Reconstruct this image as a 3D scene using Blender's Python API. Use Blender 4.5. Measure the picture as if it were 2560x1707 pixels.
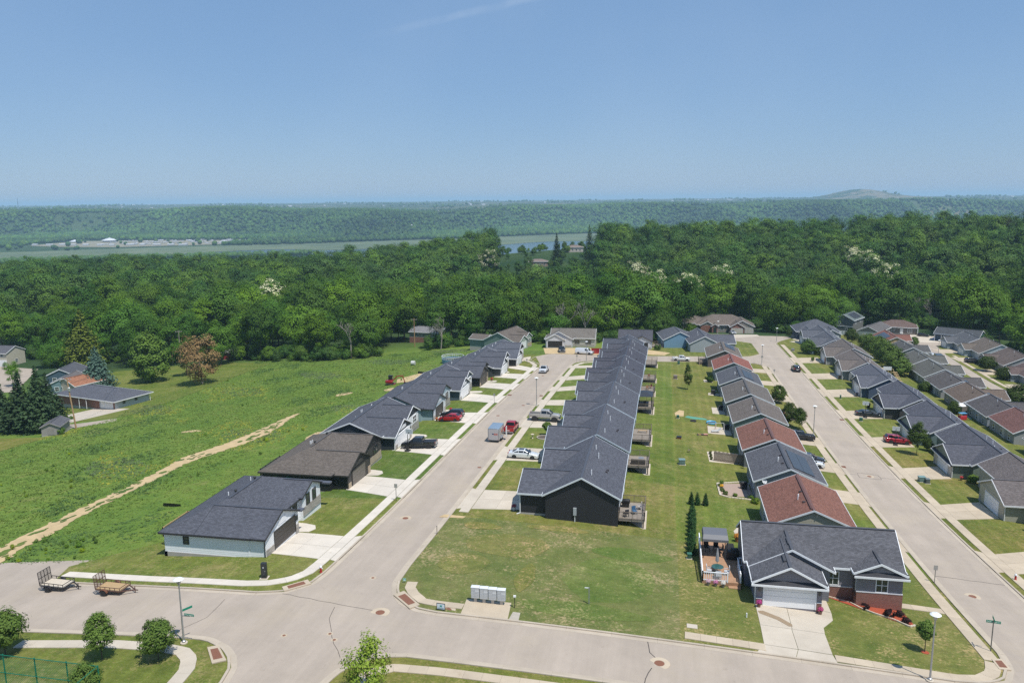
import bpy, bmesh, math, random
import numpy as np
from mathutils import Vector, Matrix, Euler
R_ = math.radians
C = bpy.context.scene.collection
SC = bpy.context.scene
for o in list(bpy.data.objects): bpy.data.objects.remove(o)

# ---------------------------------------------------------------- camera
# world frame: +Y runs along the two parallel streets, +X across them (metres)
TH = R_(11.0); ST, CT = math.sin(TH), math.cos(TH)
CAM_Z = 40.0
def _axes(pitch, roll):
    cp, sp = math.cos(pitch), math.sin(pitch)
    fw = Vector((0, cp, -sp)); r0 = Vector((1, 0, 0)); u0 = Vector((0, sp, cp))
    r = r0*math.cos(roll) - u0*math.sin(roll); u = r0*math.sin(roll) + u0*math.cos(roll)
    rot = Matrix.Rotation(TH, 3, 'Z')
    return rot @ r, rot @ u, rot @ fw
_r, _u, _f = _axes(R_(10.05), R_(0.6))
cam_d = bpy.data.cameras.new('camera'); cam = bpy.data.objects.new('camera', cam_d); C.objects.link(cam)
cam_d.sensor_width = 36; cam_d.lens = 28.0; cam_d.clip_start = 0.5; cam_d.clip_end = 60000
m4 = Matrix((_r, _u, -_f)).transposed().to_4x4(); m4.translation = (0, 0, CAM_Z)
cam.matrix_world = m4
SC.camera = cam

# ---------------------------------------------------------------- sky, sun, exposure
SUN_EL, SUN_AZ = R_(65.0), R_(131.0)          # azimuth clockwise from +Y
w = bpy.data.worlds.new('World'); SC.world = w; w.use_nodes = True
nt = w.node_tree; nt.nodes.clear()
wo = nt.nodes.new('ShaderNodeOutputWorld'); bg = nt.nodes.new('ShaderNodeBackground')
sky = nt.nodes.new('ShaderNodeTexSky'); sky.sky_type = 'NISHITA'; sky.sun_disc = False
sky.sun_elevation = SUN_EL; sky.sun_rotation = SUN_AZ
sky.altitude = 250; sky.air_density = 1.0; sky.dust_density = 0.25; sky.ozone_density = 3.0
mx = nt.nodes.new('ShaderNodeMix'); mx.data_type = 'RGBA'; mx.inputs[0].default_value = 0.65      # thin even veil over the clear sky
mx.inputs[7].default_value = (1.86, 3.36, 5.85, 1); nt.links.new(sky.outputs[0], mx.inputs[6])
def _dir(px, py):                                       # direction of a point of the sky
    d = _f*1991.0+_r*(px-1280)-_u*(py-853.5); return d.normalized()
_d1, _d2 = _dir(860, 106), _dir(1310, 0); _n = _d1.cross(_d2).normalized(); _t = (_d2-_d1).normalized()
def _vm(op, a, b):
    q = nt.nodes.new('ShaderNodeVectorMath'); q.operation = op; nt.links.new(a, q.inputs[0]); q.inputs[1].default_value = b; return q.outputs['Value']
def _mr(v, a, b, c, d, smooth=True):
    q = nt.nodes.new('ShaderNodeMapRange'); q.interpolation_type = 'SMOOTHSTEP' if smooth else 'LINEAR'
    for i, x in enumerate((a, b, c, d)): q.inputs[i+1].default_value = x
    nt.links.new(v, q.inputs[0]); return q.outputs[0]
def _mm(op, a, b=0.0):
    q = nt.nodes.new('ShaderNodeMath'); q.operation = op
    for sck, v in ((q.inputs[0], a), (q.inputs[1], b)):
        if isinstance(v, (int, float)): sck.default_value = v
        else: nt.links.new(v, sck)
    return q.outputs[0]
_tc = nt.nodes.new('ShaderNodeTexCoord').outputs['Generated']
_ns = nt.nodes.new('ShaderNodeTexNoise'); _ns.inputs['Scale'].default_value = 26.0; _ns.inputs['Detail'].default_value = 5; nt.links.new(_tc, _ns.inputs['Vector'])
_ac = _mm('ABSOLUTE', _mm('ADD', _vm('DOT_PRODUCT', _tc, _n), _mm('MULTIPLY', _mm('SUBTRACT', _ns.outputs['Fac'], .5), .006)))
_al = _vm('DOT_PRODUCT', _tc, _t); _l0, _l1 = _d1.dot(_t), _d2.dot(_t)
_k = _mm('MULTIPLY', _mr(_ac, .001, .0065, 1, 0), _mm('MULTIPLY', _mr(_al, _l0, _l0+(_l1-_l0)*.75, 0, 1), _mr(_ns.outputs['Fac'], .35, .62, .35, 1)))
_up = _vm('DOT_PRODUCT', _tc, Vector((0, 0, 1))); _k = _mm('MULTIPLY', _mm('MULTIPLY', _k, _mr(_up, 0, .05, 0, 1)), .085)
_n2 = nt.nodes.new('ShaderNodeTexNoise'); _n2.inputs['Scale'].default_value = 5.0; _n2.inputs['Detail'].default_value = 4; nt.links.new(_tc, _n2.inputs['Vector'])
_k = _mm('ADD', _k, _mr(_n2.outputs['Fac'], .35, .75, 0, .035))
m2 = nt.nodes.new('ShaderNodeMix'); m2.data_type = 'RGBA'; nt.links.new(_k, m2.inputs[0]); nt.links.new(mx.outputs[2], m2.inputs[6]); m2.inputs[7].default_value = (8.2, 8.8, 9.4, 1)
nt.links.new(m2.outputs[2], bg.inputs[0]); bg.inputs[1].default_value = 0.085
nt.links.new(bg.outputs[0], wo.inputs[0])
sd = bpy.data.lights.new('sun', 'SUN'); sd.energy = 3.7; sd.angle = R_(0.53); sd.color = (1.0, 0.955, 0.88)
sun = bpy.data.objects.new('sun', sd); C.objects.link(sun)
sdir = Vector((math.sin(SUN_AZ)*math.cos(SUN_EL), math.cos(SUN_AZ)*math.cos(SUN_EL), math.sin(SUN_EL)))
sun.rotation_euler = sdir.to_track_quat('Z', 'Y').to_euler(); sun.location = (0, -30, 120)
SC.view_settings.view_transform = 'Standard'; SC.view_settings.look = 'None'
SC.view_settings.gamma = 1.0; SC.view_settings.use_curve_mapping = False
SC.view_settings.exposure = 0.38
SC.render.engine = 'CYCLES'
cy = SC.cycles
cy.max_bounces = 6; cy.diffuse_bounces = 3; cy.glossy_bounces = 2; cy.transmission_bounces = 3
cy.volume_bounces = 1; cy.caustics_reflective = False; cy.caustics_refractive = False
cy.use_denoising = False

# ---------------------------------------------------------------- terrain (height in metres)
SN = np.array([-400,-60,20,60,90,120,155,200,240,290,340,430,520,600,660,740,880,1050,1250], float)
NN = np.array([-900,-530,-330,-230,-170,-100,-60,-30,35,100,180,320,600,1000], float)
DROP=np.array([
 [46,46,46,46,46,42,40,37,39,46,52,58,60,60],
 [46,46,46,46,45,39.5,37,35,37,42,48,56,60,60],
 [50,50,50,48,46,40.5,37.6,35.8,38,44,50,56,60,60],
 [54,54,53,50,47,42,38.5,37,39.6,46,52,57,60,60],
 [57,57,56,54,50,44.5,40.3,38.7,42.4,48,53,58,60,60],
 [59,59,58,56,52.5,46.5,42,40,44.6,50,54.5,58,60,60],
 [61,61,60,58,55.5,48.8,44,41.6,46.3,51.5,56,58,58,58],
 [62,62,62,60,58,51.3,47,44.7,47.8,52.8,57,58,56,54],
 [63,63,62,60.5,58.5,53,49,47.6,48.8,54,57.5,58,54,50],
 [63,63,62,61,59.5,55.5,52.3,51,50.5,55,58,57,50,46],
 [63,63,62,61,60,58,56,55,55,57,58,54,46,42],
 [62,62,61,61,61,61,61,61,61,59,55,48,40,38],
 [64,64,63,62,60,58,56,55,55,53,47,41,36,36],
 [67,67,65,60,54,47,46,45,45,45,41,38,35,35],
 [69,69,66,57,49,43,42,41,41,40,37,35,34,34],
 [76,76,74,66,55,46,44,43,42,39,36,35,34,34],
 [110,110,105,95,85,75,72,70,66,60,50,44,42,42],
 [127,127,127,126,122,117,115,113,110,104,92,84,80,80],
 [128,128,128,128,128,128,128,128,128,128,128,126,124,124]],float)
def _cr(nodes,v):
    i=np.clip(np.searchsorted(nodes,v,side='right')-1,0,len(nodes)-2)
    h=nodes[i+1]-nodes[i]; t=np.clip((v-nodes[i])/h,0,1)
    return i,h,t
_ds=np.zeros_like(DROP); _dn=np.zeros_like(DROP); _dsn=np.zeros_like(DROP)
def _slopes(nodes,V):
    # monotone (harmonic) slopes along axis 0
    d=(V[1:]-V[:-1])/(nodes[1:]-nodes[:-1])[:,None]; m=np.zeros_like(V)
    a,b=d[:-1],d[1:]; w=np.where(a*b>0,2*a*b/np.where(a+b==0,1,a+b),0)
    m[1:-1]=w; return m
_ds=_slopes(SN,DROP); _dn=_slopes(NN,DROP.T).T; _dsn=_slopes(SN,_dn)
def _near(s,n):
    i,hs,t=_cr(SN,s); j,hn,u=_cr(NN,n)
    def H(t): return 2*t**3-3*t**2+1, t**3-2*t**2+t, -2*t**3+3*t**2, t**3-t**2
    a0,a1,a2,a3=H(t); b0,b1,b2,b3=H(u)
    def row(V,i): return V[i,j]*b0+V[i,j+1]*b2
    def rowd(V,i): return (V[i,j]*b1+V[i,j+1]*b3)*hn
    f0=row(DROP,i)+rowd(_dn,i); f1=row(DROP,i+1)+rowd(_dn,i+1)
    g0=row(_ds,i)+rowd(_dsn,i); g1=row(_ds,i+1)+rowd(_dsn,i+1)
    return a0*f0+a2*f1+hs*(a1*g0+a3*g1)
def _sm(a, b, x):
    t = np.clip((x-a)/(b-a), 0, 1); return t*t*(3-2*t)
def camxy(X, Y): return Y*ST + X*CT, Y*CT - X*ST
def unxy(xc, yc): return xc*CT - yc*ST, xc*ST + yc*CT
def shore_y(xc): return np.minimum(2850+.5*xc, 3000)+35*np.sin(xc/260)
def foot_y(xc): return np.maximum(shore_y(xc)+260, 2900)+70*np.sin(xc/330+1)
def gully(xc, yc): return np.sin(xc/290+.8*np.sin(yc/420))+.75*np.sin(xc/151-yc/520+1.3)+.4*np.sin(xc/83+yc/300+.7)
def hz(X, Y):
    X = np.asarray(X, float); Y = np.asarray(Y, float)
    d = _near(Y, X); xc, yc = camxy(X, Y)
    g = gully(xc, yc); ft = foot_y(xc)
    sp_ = 165*(g+1); t = _sm(ft+60+sp_, ft+600+sp_*.7, yc)
    top = 40-26*_sm(4300, 9500, yc)-3*_sm(400, 2600, xc)+(9*np.sin(xc/620+yc/1900)+7*np.sin(xc/270+.5+yc/1500)+5*np.sin(xc/118+yc/900))*(1-.7*_sm(4200, 6000, yc))
    far = 128+(top-128)*t+(1-np.abs(2*t-1))*10*np.sin(xc/61+yc/140)
    far = far-68*np.exp(-(((xc-3010)/255)**2+((yc-7000)/420)**2))-22*np.exp(-(((xc-3150)/690)**2+((yc-7000)/420)**2))
    wt = _sm(1250, 1500, Y)
    return CAM_Z-(d*(1-wt)+far*wt)
def H(x, y): return float(hz(x, y))

# ---------------------------------------------------------------- object helpers
def tag(o, label=None, cat=None, group=None, kind=None):
    if label: o['label'] = label
    if cat: o['category'] = cat
    if group: o['group'] = group
    if kind: o['kind'] = kind
    return o
def empty(name, loc=(0,0,0), rz=0.0, label=None, cat=None, group=None, kind=None):
    o = bpy.data.objects.new(name, None); C.objects.link(o); o.empty_display_size = .3
    o.location = loc; o.rotation_euler = (0, 0, rz)
    return tag(o, label, cat, group, kind)
def link(name, me, parent=None, loc=(0,0,0), rot=(0,0,0), color=None, scale=None):
    o = bpy.data.objects.new(name, me); C.objects.link(o); o.location = loc; o.rotation_euler = rot
    if scale is not None: o.scale = scale if hasattr(scale, '__len__') else (scale,)*3
    if parent: o.parent = parent
    if color: o.color = (*color, 1)
    return o
def copy_tree(o, parent=None):
    c = o.copy(); C.objects.link(c)
    if parent: c.parent = parent
    for ch in list(o.children): copy_tree(ch, c)
    return c
class MB:
    """collects faces; build() links them as one mesh object"""
    def __init__(s): s.v = []; s.f = []; s.m = []; s.uv = {}
    def add(s, vs, fs, m=0):
        b = len(s.v); s.v += [tuple(p) for p in vs]
        for f in fs: s.f.append(tuple(i+b for i in f)); s.m.append(m)
        return s
    def box(s, x0, x1, y0, y1, z0, z1, m=0):
        if x0 > x1: x0, x1 = x1, x0
        if y0 > y1: y0, y1 = y1, y0
        return s.add([(x0,y0,z0),(x1,y0,z0),(x1,y1,z0),(x0,y1,z0),(x0,y0,z1),(x1,y0,z1),(x1,y1,z1),(x0,y1,z1)],
                     [(0,3,2,1),(4,5,6,7),(0,1,5,4),(1,2,6,5),(2,3,7,6),(3,0,4,7)], m)
    def tube(s, p, q, r0, r1=None, n=8, m=0, caps=True):
        p, q = Vector(p), Vector(q); d = q-p
        if d.length < 1e-6: return s
        r1 = r0 if r1 is None else r1
        a = d.normalized(); u = a.orthogonal().normalized(); v = a.cross(u)
        vs = [p+(u*math.cos(t)+v*math.sin(t))*r0 for t in [2*math.pi*i/n for i in range(n)]]
        vs += [q+(u*math.cos(t)+v*math.sin(t))*r1 for t in [2*math.pi*i/n for i in range(n)]]
        fs = [(i, (i+1) % n, n+(i+1) % n, n+i) for i in range(n)]
        if caps: fs += [tuple(range(n))[::-1], tuple(range(n, 2*n))]
        return s.add(vs, fs, m)
    def bar(s, p, q, w, h=None, m=0):
        """square bar from p to q"""
        h = h or w; p, q = Vector(p), Vector(q); a = (q-p).normalized()
        up = Vector((0,0,1)) if abs(a.z) < .95 else Vector((0,1,0))
        u = a.cross(up).normalized()*w/2; v = u.cross(a).normalized()*h/2
        vs = [p-u-v, p+u-v, p+u+v, p-u+v, q-u-v, q+u-v, q+u+v, q-u+v]
        return s.add(vs, [(0,1,2,3),(7,6,5,4),(0,4,5,1),(1,5,6,2),(2,6,7,3),(3,7,4,0)], m)
    def lathe(s, prof, c=(0,0,0), n=12, m=0):
        vs = []; k = len(prof)
        for r, z in prof:
            vs += [(c[0]+r*math.cos(2*math.pi*i/n), c[1]+r*math.sin(2*math.pi*i/n), c[2]+z) for i in range(n)]
        fs = [(j*n+i, j*n+(i+1) % n, (j+1)*n+(i+1) % n, (j+1)*n+i) for j in range(k-1) for i in range(n)]
        fs += [tuple(range(n))[::-1], tuple(range((k-1)*n, k*n))]
        return s.add(vs, fs, m)
    def prism(s, poly, axis, a, b, m=0):
        """2-D polygon extruded along axis ('x','y','z') from a to b"""
        n = len(poly)
        def P(p, t): return {'x': (t, p[0], p[1]), 'y': (p[0], t, p[1]), 'z': (p[0], p[1], t)}[axis]
        vs = [P(p, a) for p in poly]+[P(p, b) for p in poly]
        fs = [tuple(range(n))[::-1], tuple(range(n, 2*n))]+[(i, (i+1) % n, n+(i+1) % n, n+i) for i in range(n)]
        return s.add(vs, fs, m)
    def mesh(s, name, mats, smooth=False, fix=True):
        me = bpy.data.meshes.new(name); me.from_pydata(s.v, [], s.f)
        for x in (mats if isinstance(mats, (list, tuple)) else [mats]): me.materials.append(x)
        me.polygons.foreach_set('material_index', s.m)
        if fix:
            bm = bmesh.new(); bm.from_mesh(me); bmesh.ops.recalc_face_normals(bm, faces=bm.faces); bm.to_mesh(me); bm.free()
        if smooth: me.polygons.foreach_set('use_smooth', [True]*len(me.polygons))
        me.update(); return me
    def build(s, name, mats, parent=None, loc=(0,0,0), rot=(0,0,0), color=None, smooth=False, fix=True):
        return link(name, s.mesh(name, mats, smooth, fix), parent, loc, rot, color)
def npmesh(name, V, F, mat, attr=None):
    """fast mesh from numpy arrays (all faces the same size)"""
    me = bpy.data.meshes.new(name); n, k = F.shape
    me.vertices.add(len(V)); me.vertices.foreach_set('co', np.asarray(V, np.float32).ravel())
    me.loops.add(n*k); me.loops.foreach_set('vertex_index', F.astype(np.int32).ravel())
    me.polygons.add(n); me.polygons.foreach_set('loop_start', np.arange(0, n*k, k, dtype=np.int32))
    if attr is not None:
        a = me.attributes.new('tint', 'FLOAT_COLOR', 'POINT')
        c = np.ones((len(V), 4), np.float32); c[:, :3] = attr; a.data.foreach_set('color', c.ravel())
    me.update(calc_edges=True); me.materials.append(mat) if mat else None
    return me
# ---------------------------------------------------------------- materials
class NT:
    def __init__(s, name):
        s.m = bpy.data.materials.new(name); s.m.use_nodes = True; s.t = s.m.node_tree; s.t.nodes.clear()
        s.out = s.n('OutputMaterial'); s.b = s.n('BsdfPrincipled'); s.l(s.b.outputs[0], s.out.inputs[0])
    def n(s, typ, **kw):
        x = s.t.nodes.new('ShaderNode'+typ)
        for k, v in kw.items():
            if k[0] == 'i' and k[1:].isdigit(): x.inputs[int(k[1:])].default_value = v
            elif k in x.inputs: x.inputs[k].default_value = v
            else: setattr(x, k, v)
        return x
    def l(s, a, b): s.t.links.new(a, b)
    def coords(s, kind='Object'): return s.n('TexCoord').outputs[kind]
    def pos(s): return s.n('NewGeometry').outputs['Position']
    def noise(s, co, scale, detail=3, rough=.55):
        x = s.n('TexNoise', Scale=scale, Detail=detail, Roughness=rough); s.l(co, x.inputs['Vector']); return x.outputs['Fac']
    def ramp(s, f, stops):
        x = s.n('ValToRGB'); e = x.color_ramp.elements
        while len(e) < len(stops): e.new(.5)
        for a, (p, c) in zip(e, stops): a.position = p; a.color = (*c, 1) if len(c) == 3 else c
        s.l(f, x.inputs[0]); return x.outputs[0]
    def mix(s, f, a, b, mode='MIX'):
        x = s.n('Mix', data_type='RGBA', blend_type=mode)
        for sock, v in ((x.inputs[0], f), (x.inputs[6], a), (x.inputs[7], b)):
            if isinstance(v, (int, float)): sock.default_value = v
            elif isinstance(v, tuple): sock.default_value = (*v, 1)
            else: s.l(v, sock)
        return x.outputs[2]
    def math(s, op, a, b=0.0, clamp=False):
        x = s.n('Math', operation=op, use_clamp=clamp)
        for sock, v in ((x.inputs[0], a), (x.inputs[1], b)):
            if isinstance(v, (int, float)): sock.default_value = v
            else: s.l(v, sock)
        return x.outputs[0]
    def val(s, f, lo, hi):                 # grey multiplier from a 0..1 factor
        x = s.n('MapRange', i3=lo, i4=hi); s.l(f, x.inputs[0]); return x.outputs[0]
    def bump(s, h, strength, dist):
        x = s.n('Bump', Strength=strength, Distance=dist); s.l(h, x.inputs['Height']); s.l(x.outputs[0], s.b.inputs['Normal'])
    def col(s, c): s.l(c, s.b.inputs['Base Color'])
    def rough(s, v): s.b.inputs['Roughness'].default_value = v; return s
def objcol(t): return t.n('ObjectInfo').outputs['Color']
def simple(name, c, rough=.7, metal=0, var=.12, scale=3.0, spec=None):
    t = NT(name); t.rough(rough); t.b.inputs['Metallic'].default_value = metal
    if spec is not None: t.b.inputs['Specular IOR Level'].default_value = spec
    v = t.val(t.noise(t.coords(), scale), 1-var, 1+var)
    base = t.n('RGB'); base.outputs[0].default_value = (*c, 1)
    t.col(t.mix(1.0, base.outputs[0], v, 'MULTIPLY')); return t.m
def by_object(name, rough=.7, metal=0, var=.1, scale=2.0, coat=0.0):
    """colour comes from the object, so one material serves many paints"""
    t = NT(name); t.rough(rough); t.b.inputs['Metallic'].default_value = metal
    t.b.inputs['Coat Weight'].default_value = coat; t.b.inputs['Coat Roughness'].default_value = .06
    v = t.val(t.noise(t.coords(), scale), 1-var, 1+var)
    t.col(t.mix(1.0, objcol(t), v, 'MULTIPLY')); return t.m
M = {}
def mk_grass(name, stops, tint=False, stripes=False, fine=(1.1, 7.0), dry=None):
    t = NT(name); t.rough(.9); t.b.inputs['Specular IOR Level'].default_value = .15
    p = t.pos()
    big = t.noise(p, .045, 4, .6); mid = t.noise(p, .35, 4, .65); fin = t.noise(p, fine[1], 3, .7)
    f = t.math('ADD', t.math('MULTIPLY', big, .5), t.math('MULTIPLY', mid, .5))
    c = t.ramp(f, stops)
    if dry:
        d = t.noise(p, .2, 6, .75); d2 = t.noise(p, 3.2, 4, .75)
        k = t.ramp(t.math('ADD', t.math('MULTIPLY', d, .52), t.math('MULTIPLY', d2, .48)), [(dry[1], (0,0,0)), (dry[2], (1,1,1))])
        c = t.mix(k, c, dry[0])
    if stripes:
        sx = t.n('SeparateXYZ'); t.l(p, sx.inputs[0])
        wv = t.math('SINE', t.math('ADD', t.math('MULTIPLY', sx.outputs[0], 3.3), t.math('MULTIPLY', t.noise(p, .2), 2.0)))
        c = t.mix(1.0, c, t.val(wv, .97, 1.10), 'MULTIPLY')
    c = t.mix(1.0, c, t.val(fin, .55, 1.45), 'MULTIPLY')
    c = t.mix(1.0, c, t.val(t.noise(p, fine[0], 4, .7), .6, 1.4), 'MULTIPLY')
    mp = t.n('Mapping'); mp.inputs['Scale'].default_value = (.5, 2.6, 1); mp.inputs['Rotation'].default_value = (0, 0, .12); t.l(p, mp.inputs[0])
    c = t.mix(1.0, c, t.val(t.noise(mp.outputs[0], 1.6, 4, .75), .68, 1.32), 'MULTIPLY')
    if tint: c = t.mix(1.0, c, objcol(t), 'MULTIPLY')
    t.col(c); t.bump(fin, .6, .08); return t.m
M['field'] = mk_grass('field_grass', [(.32, (.052,.092,.024)), (.45, (.083,.135,.03)), (.55, (.12,.165,.036)), (.66, (.17,.185,.06))])
M['lawn'] = mk_grass('lawn_grass', [(.36, (.08,.112,.024)), (.48, (.118,.142,.033)), (.56, (.145,.155,.042)), (.66, (.185,.175,.064))], tint=True, stripes=True, dry=((.23,.195,.09), .5, .62))
M['straw_lawn'] = mk_grass('thin_lawn', [(.36, (.08,.115,.028)), (.48, (.12,.142,.04)), (.56, (.15,.158,.052)), (.64, (.19,.18,.075))], tint=True, dry=((.33,.262,.14), .52, .62))
def mk_wood_floor():
    t = NT('wooded_ground'); t.rough(1); p = t.pos()
    c = t.ramp(t.noise(p, .02, 5), [(.3, (.025,.05,.018)), (.6, (.05,.085,.028))]); t.col(c); return t.m
def mk_far():
    """ground: rough meadow near by, woodland floor, then farmland out to the horizon"""
    t = NT('ground'); t.rough(.95); t.b.inputs['Specular IOR Level'].default_value = .1
    p = t.pos()
    big = t.noise(p, .05, 4, .6); mid = t.noise(p, .4, 4, .65); fin = t.noise(p, 5.0, 3, .7)
    near = t.ramp(t.math('ADD', t.math('MULTIPLY', big, .5), t.math('MULTIPLY', mid, .5)),
                  [(.34, (.085,.15,.028)), (.46, (.11,.18,.032)), (.56, (.14,.2,.038)), (.66, (.19,.205,.065))])
    near = t.mix(1.0, near, t.val(fin, .6, 1.4), 'MULTIPLY')
    wood = t.ramp(t.noise(p, .012, 6, .65), [(.35, (.022,.05,.02)), (.6, (.05,.085,.03))])
    vo = t.n('TexVoronoi', Scale=.0016, Randomness=1.0); t.l(p, vo.inputs['Vector'])
    farm = t.ramp(vo.outputs['Color'], [(.2, (.05,.08,.035)), (.45, (.11,.13,.06)), (.6, (.2,.17,.11)), (.8, (.07,.1,.045))])
    farm = t.mix(t.ramp(t.noise(p, .004, 6, .7), [(.46, (0,0,0)), (.54, (1,1,1))]), farm, wood)
    ln = t.n('VectorMath', operation='LENGTH'); t.l(p, ln.inputs[0]); d = ln.outputs['Value']
    k1 = t.n('MapRange', i1=285.0, i2=330.0); t.l(d, k1.inputs[0])
    k2 = t.n('MapRange', i1=3900.0, i2=4700.0); t.l(d, k2.inputs[0])
    c = t.mix(k1.outputs[0], near, wood); c = t.mix(k2.outputs[0], c, farm)
    t.col(c); t.bump(fin, .5, .12); return t.m
M['ground'] = mk_far()
def mk_asphalt():
    t = NT('aged_asphalt'); t.rough(.9); p = t.pos()
    sx = t.n('SeparateXYZ'); t.l(p, sx.inputs[0])
    c = t.ramp(t.noise(p, .22, 4, .6), [(.3, (.35,.295,.24)), (.7, (.405,.342,.28))])
    wob = t.math('ADD', sx.outputs[0], t.math('MULTIPLY', t.noise(p, .1), 1.5))
    tr = t.math('SINE', t.math('MULTIPLY', wob, 1.55))                 # faint wheel tracks along the streets
    c = t.mix(1.0, c, t.val(tr, .965, 1.02), 'MULTIPLY')
    c = t.mix(1.0, c, t.val(t.noise(p, 1.3, 4, .7), .93, 1.07), 'MULTIPLY')
    c = t.mix(1.0, c, t.val(t.noise(p, 14.0, 2), .9, 1.1), 'MULTIPLY')
    st = t.ramp(t.noise(p, .7, 5, .75), [(.62, (1,1,1)), (.74, (.8,.79,.78))])
    c = t.mix(t.ramp(t.noise(p, .13, 5, .7), [(.5, (0,0,0)), (.7, (.55,.55,.55))]), c, (.4,.335,.25))
    mp = t.n('Mapping'); mp.inputs['Scale'].default_value = (2.2, .12, 1); t.l(p, mp.inputs[0]); c = t.mix(1.0, c, t.val(t.noise(mp.outputs[0], 1.0, 4, .7), .9, 1.1), 'MULTIPLY')
    c = t.mix(1.0, c, st, 'MULTIPLY')
    t.col(c); t.bump(t.noise(p, 30.0, 2), .3, .01); return t.m
M['asphalt'] = mk_asphalt()
def mk_concrete(name, a, b):
    t = NT(name); t.rough(.85); p = t.pos()
    c = t.ramp(t.noise(p, .5, 4, .6), [(.3, a), (.7, b)])
    c = t.mix(1.0, c, t.val(t.noise(p, 6.0, 3, .7), .92, 1.08), 'MULTIPLY')
    c = t.mix(1.0, c, t.ramp(t.noise(p, 1.1, 5, .75), [(.6, (1,1,1)), (.72, (.86,.83,.78))]), 'MULTIPLY')
    v = t.n('ObjectInfo').outputs['Random']
    c = t.mix(1.0, c, t.val(v, .94, 1.05), 'MULTIPLY')
    t.col(c); return t.m
M['concrete'] = mk_concrete('pale_concrete', (.47,.41,.33), (.55,.485,.395))
M['new_concrete'] = mk_concrete('new_concrete', (.56,.505,.43), (.64,.58,.495))
M['old_concrete'] = mk_concrete('tan_concrete', (.43,.355,.262), (.51,.425,.315))
M['kerb'] = mk_concrete('kerb_concrete', (.4,.34,.265), (.48,.41,.325))
M['dirt'] = simple('bare_dirt', (.5,.37,.2), .95, var=.35, scale=.9)
M['gravel'] = simple('gravel', (.4,.36,.3), .95, var=.3, scale=4)
M['stone_edge'] = simple('pale_stone', (.55,.48,.38), .9, var=.25, scale=5)
M['paver'] = simple('paver', (.36,.27,.22), .9, var=.25, scale=6)
M['mulch'] = simple('red_mulch', (.36,.07,.03), .95, var=.4, scale=9)
M['rust_plate'] = simple('rusty_iron', (.2,.085,.05), .8, var=.25, scale=8)
M['seal'] = simple('tar_seal', (.07,.06,.055), .8)
M['wet'] = simple('wet_concrete', (.3,.22,.14), .5)
def mk_roof():
    t = NT('roof_shingle'); t.rough(.92); t.b.inputs['Specular IOR Level'].default_value = .2
    uv = t.coords('UV')
    br = t.n('TexBrick', offset=.5, Scale=1.0, i1=(.78,.78,.78,1), i2=(1.22,1.22,1.22,1), i3=(.6,.6,.6,1))
    br.inputs['Mortar Size'].default_value = .012; br.inputs['Mortar Smooth'].default_value = .3
    br.inputs['Brick Width'].default_value = .34; br.inputs['Row Height'].default_value = .15
    t.l(uv, br.inputs['Vector'])
    c = t.mix(1.0, objcol(t), br.outputs['Color'], 'MULTIPLY')
    c = t.mix(1.0, c, t.val(t.noise(t.pos(), 2.6, 4, .7), .72, 1.28), 'MULTIPLY')
    c = t.mix(1.0, c, t.val(t.noise(t.pos(), .35, 3), .86, 1.14), 'MULTIPLY')
    t.col(c); t.bump(br.outputs['Fac'], .5, -.02); return t.m
M['roof'] = mk_roof()
def mk_siding():
    t = NT('lap_siding'); t.rough(.6); co = t.coords()
    sx = t.n('SeparateXYZ'); t.l(co, sx.inputs[0])
    fr = t.math('FRACT', t.math('MULTIPLY', sx.outputs[2], 5.0))
    k = t.ramp(fr, [(.0, (.62,.62,.62)), (.16, (.97,.97,.97)), (1.0, (1.04,1.04,1.04))])
    c = t.mix(1.0, objcol(t), k, 'MULTIPLY')
    c = t.mix(1.0, c, t.val(t.noise(co, .8, 4), .92, 1.07), 'MULTIPLY')
    t.col(c); t.bump(fr, .5, -.02); return t.m
M['siding'] = mk_siding()
def mk_brick(name, a, b, mort, w=.22, h=.075):
    t = NT(name); t.rough(.9); co = t.coords()
    sx = t.n('SeparateXYZ'); t.l(co, sx.inputs[0]); cx = t.n('CombineXYZ')
    t.l(t.math('ADD', sx.outputs[0], sx.outputs[1]), cx.inputs[0]); t.l(sx.outputs[2], cx.inputs[1])
    br = t.n('TexBrick', i1=(*a,1), i2=(*b,1), i3=(*mort,1), Scale=1.0); br.inputs['Brick Width'].default_value = w
    br.inputs['Row Height'].default_value = h; br.inputs['Mortar Size'].default_value = h*.13; t.l(cx.outputs[0], br.inputs['Vector'])
    t.col(t.mix(1.0, br.outputs['Color'], t.val(t.noise(co, 5.0), .8, 1.2), 'MULTIPLY')); return t.m
M['brick'] = mk_brick('red_brick', (.17,.045,.03), (.25,.075,.05), (.3,.24,.2))
M['stone'] = mk_brick('stone_veneer', (.33,.3,.27), (.5,.46,.41), (.25,.23,.2), .45, .16)
M['tanstone'] = mk_brick('tan_stone_veneer', (.42,.33,.22), (.55,.44,.31), (.3,.25,.2), .45, .16)
M['foundation'] = simple('foundation_concrete', (.36,.34,.31), .9, var=.15, scale=1.5)
M['paint'] = by_object('painted_trim', .5, var=.05)
M['plastic'] = by_object('moulded_plastic', .45, var=.08)
M['metal'] = by_object('painted_metal', .4, .6, var=.1)
M['steel'] = simple('galvanised_steel', (.42,.43,.44), .45, .7, var=.1)
M['car'] = by_object('car_paint', .28, .25, var=.02, coat=.6)
M['rubber'] = simple('tyre_rubber', (.02,.02,.021), .85)
M['black'] = simple('black_trim', (.018,.018,.02), .5)
M['rim'] = simple('wheel_rim', (.5,.51,.53), .3, .8)
def mk_glass(name, c, r=.06):
    t = NT(name); t.rough(r); t.b.inputs['Base Color'].default_value = (*c, 1); t.b.inputs['Specular IOR Level'].default_value = .8; return t.m
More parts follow.
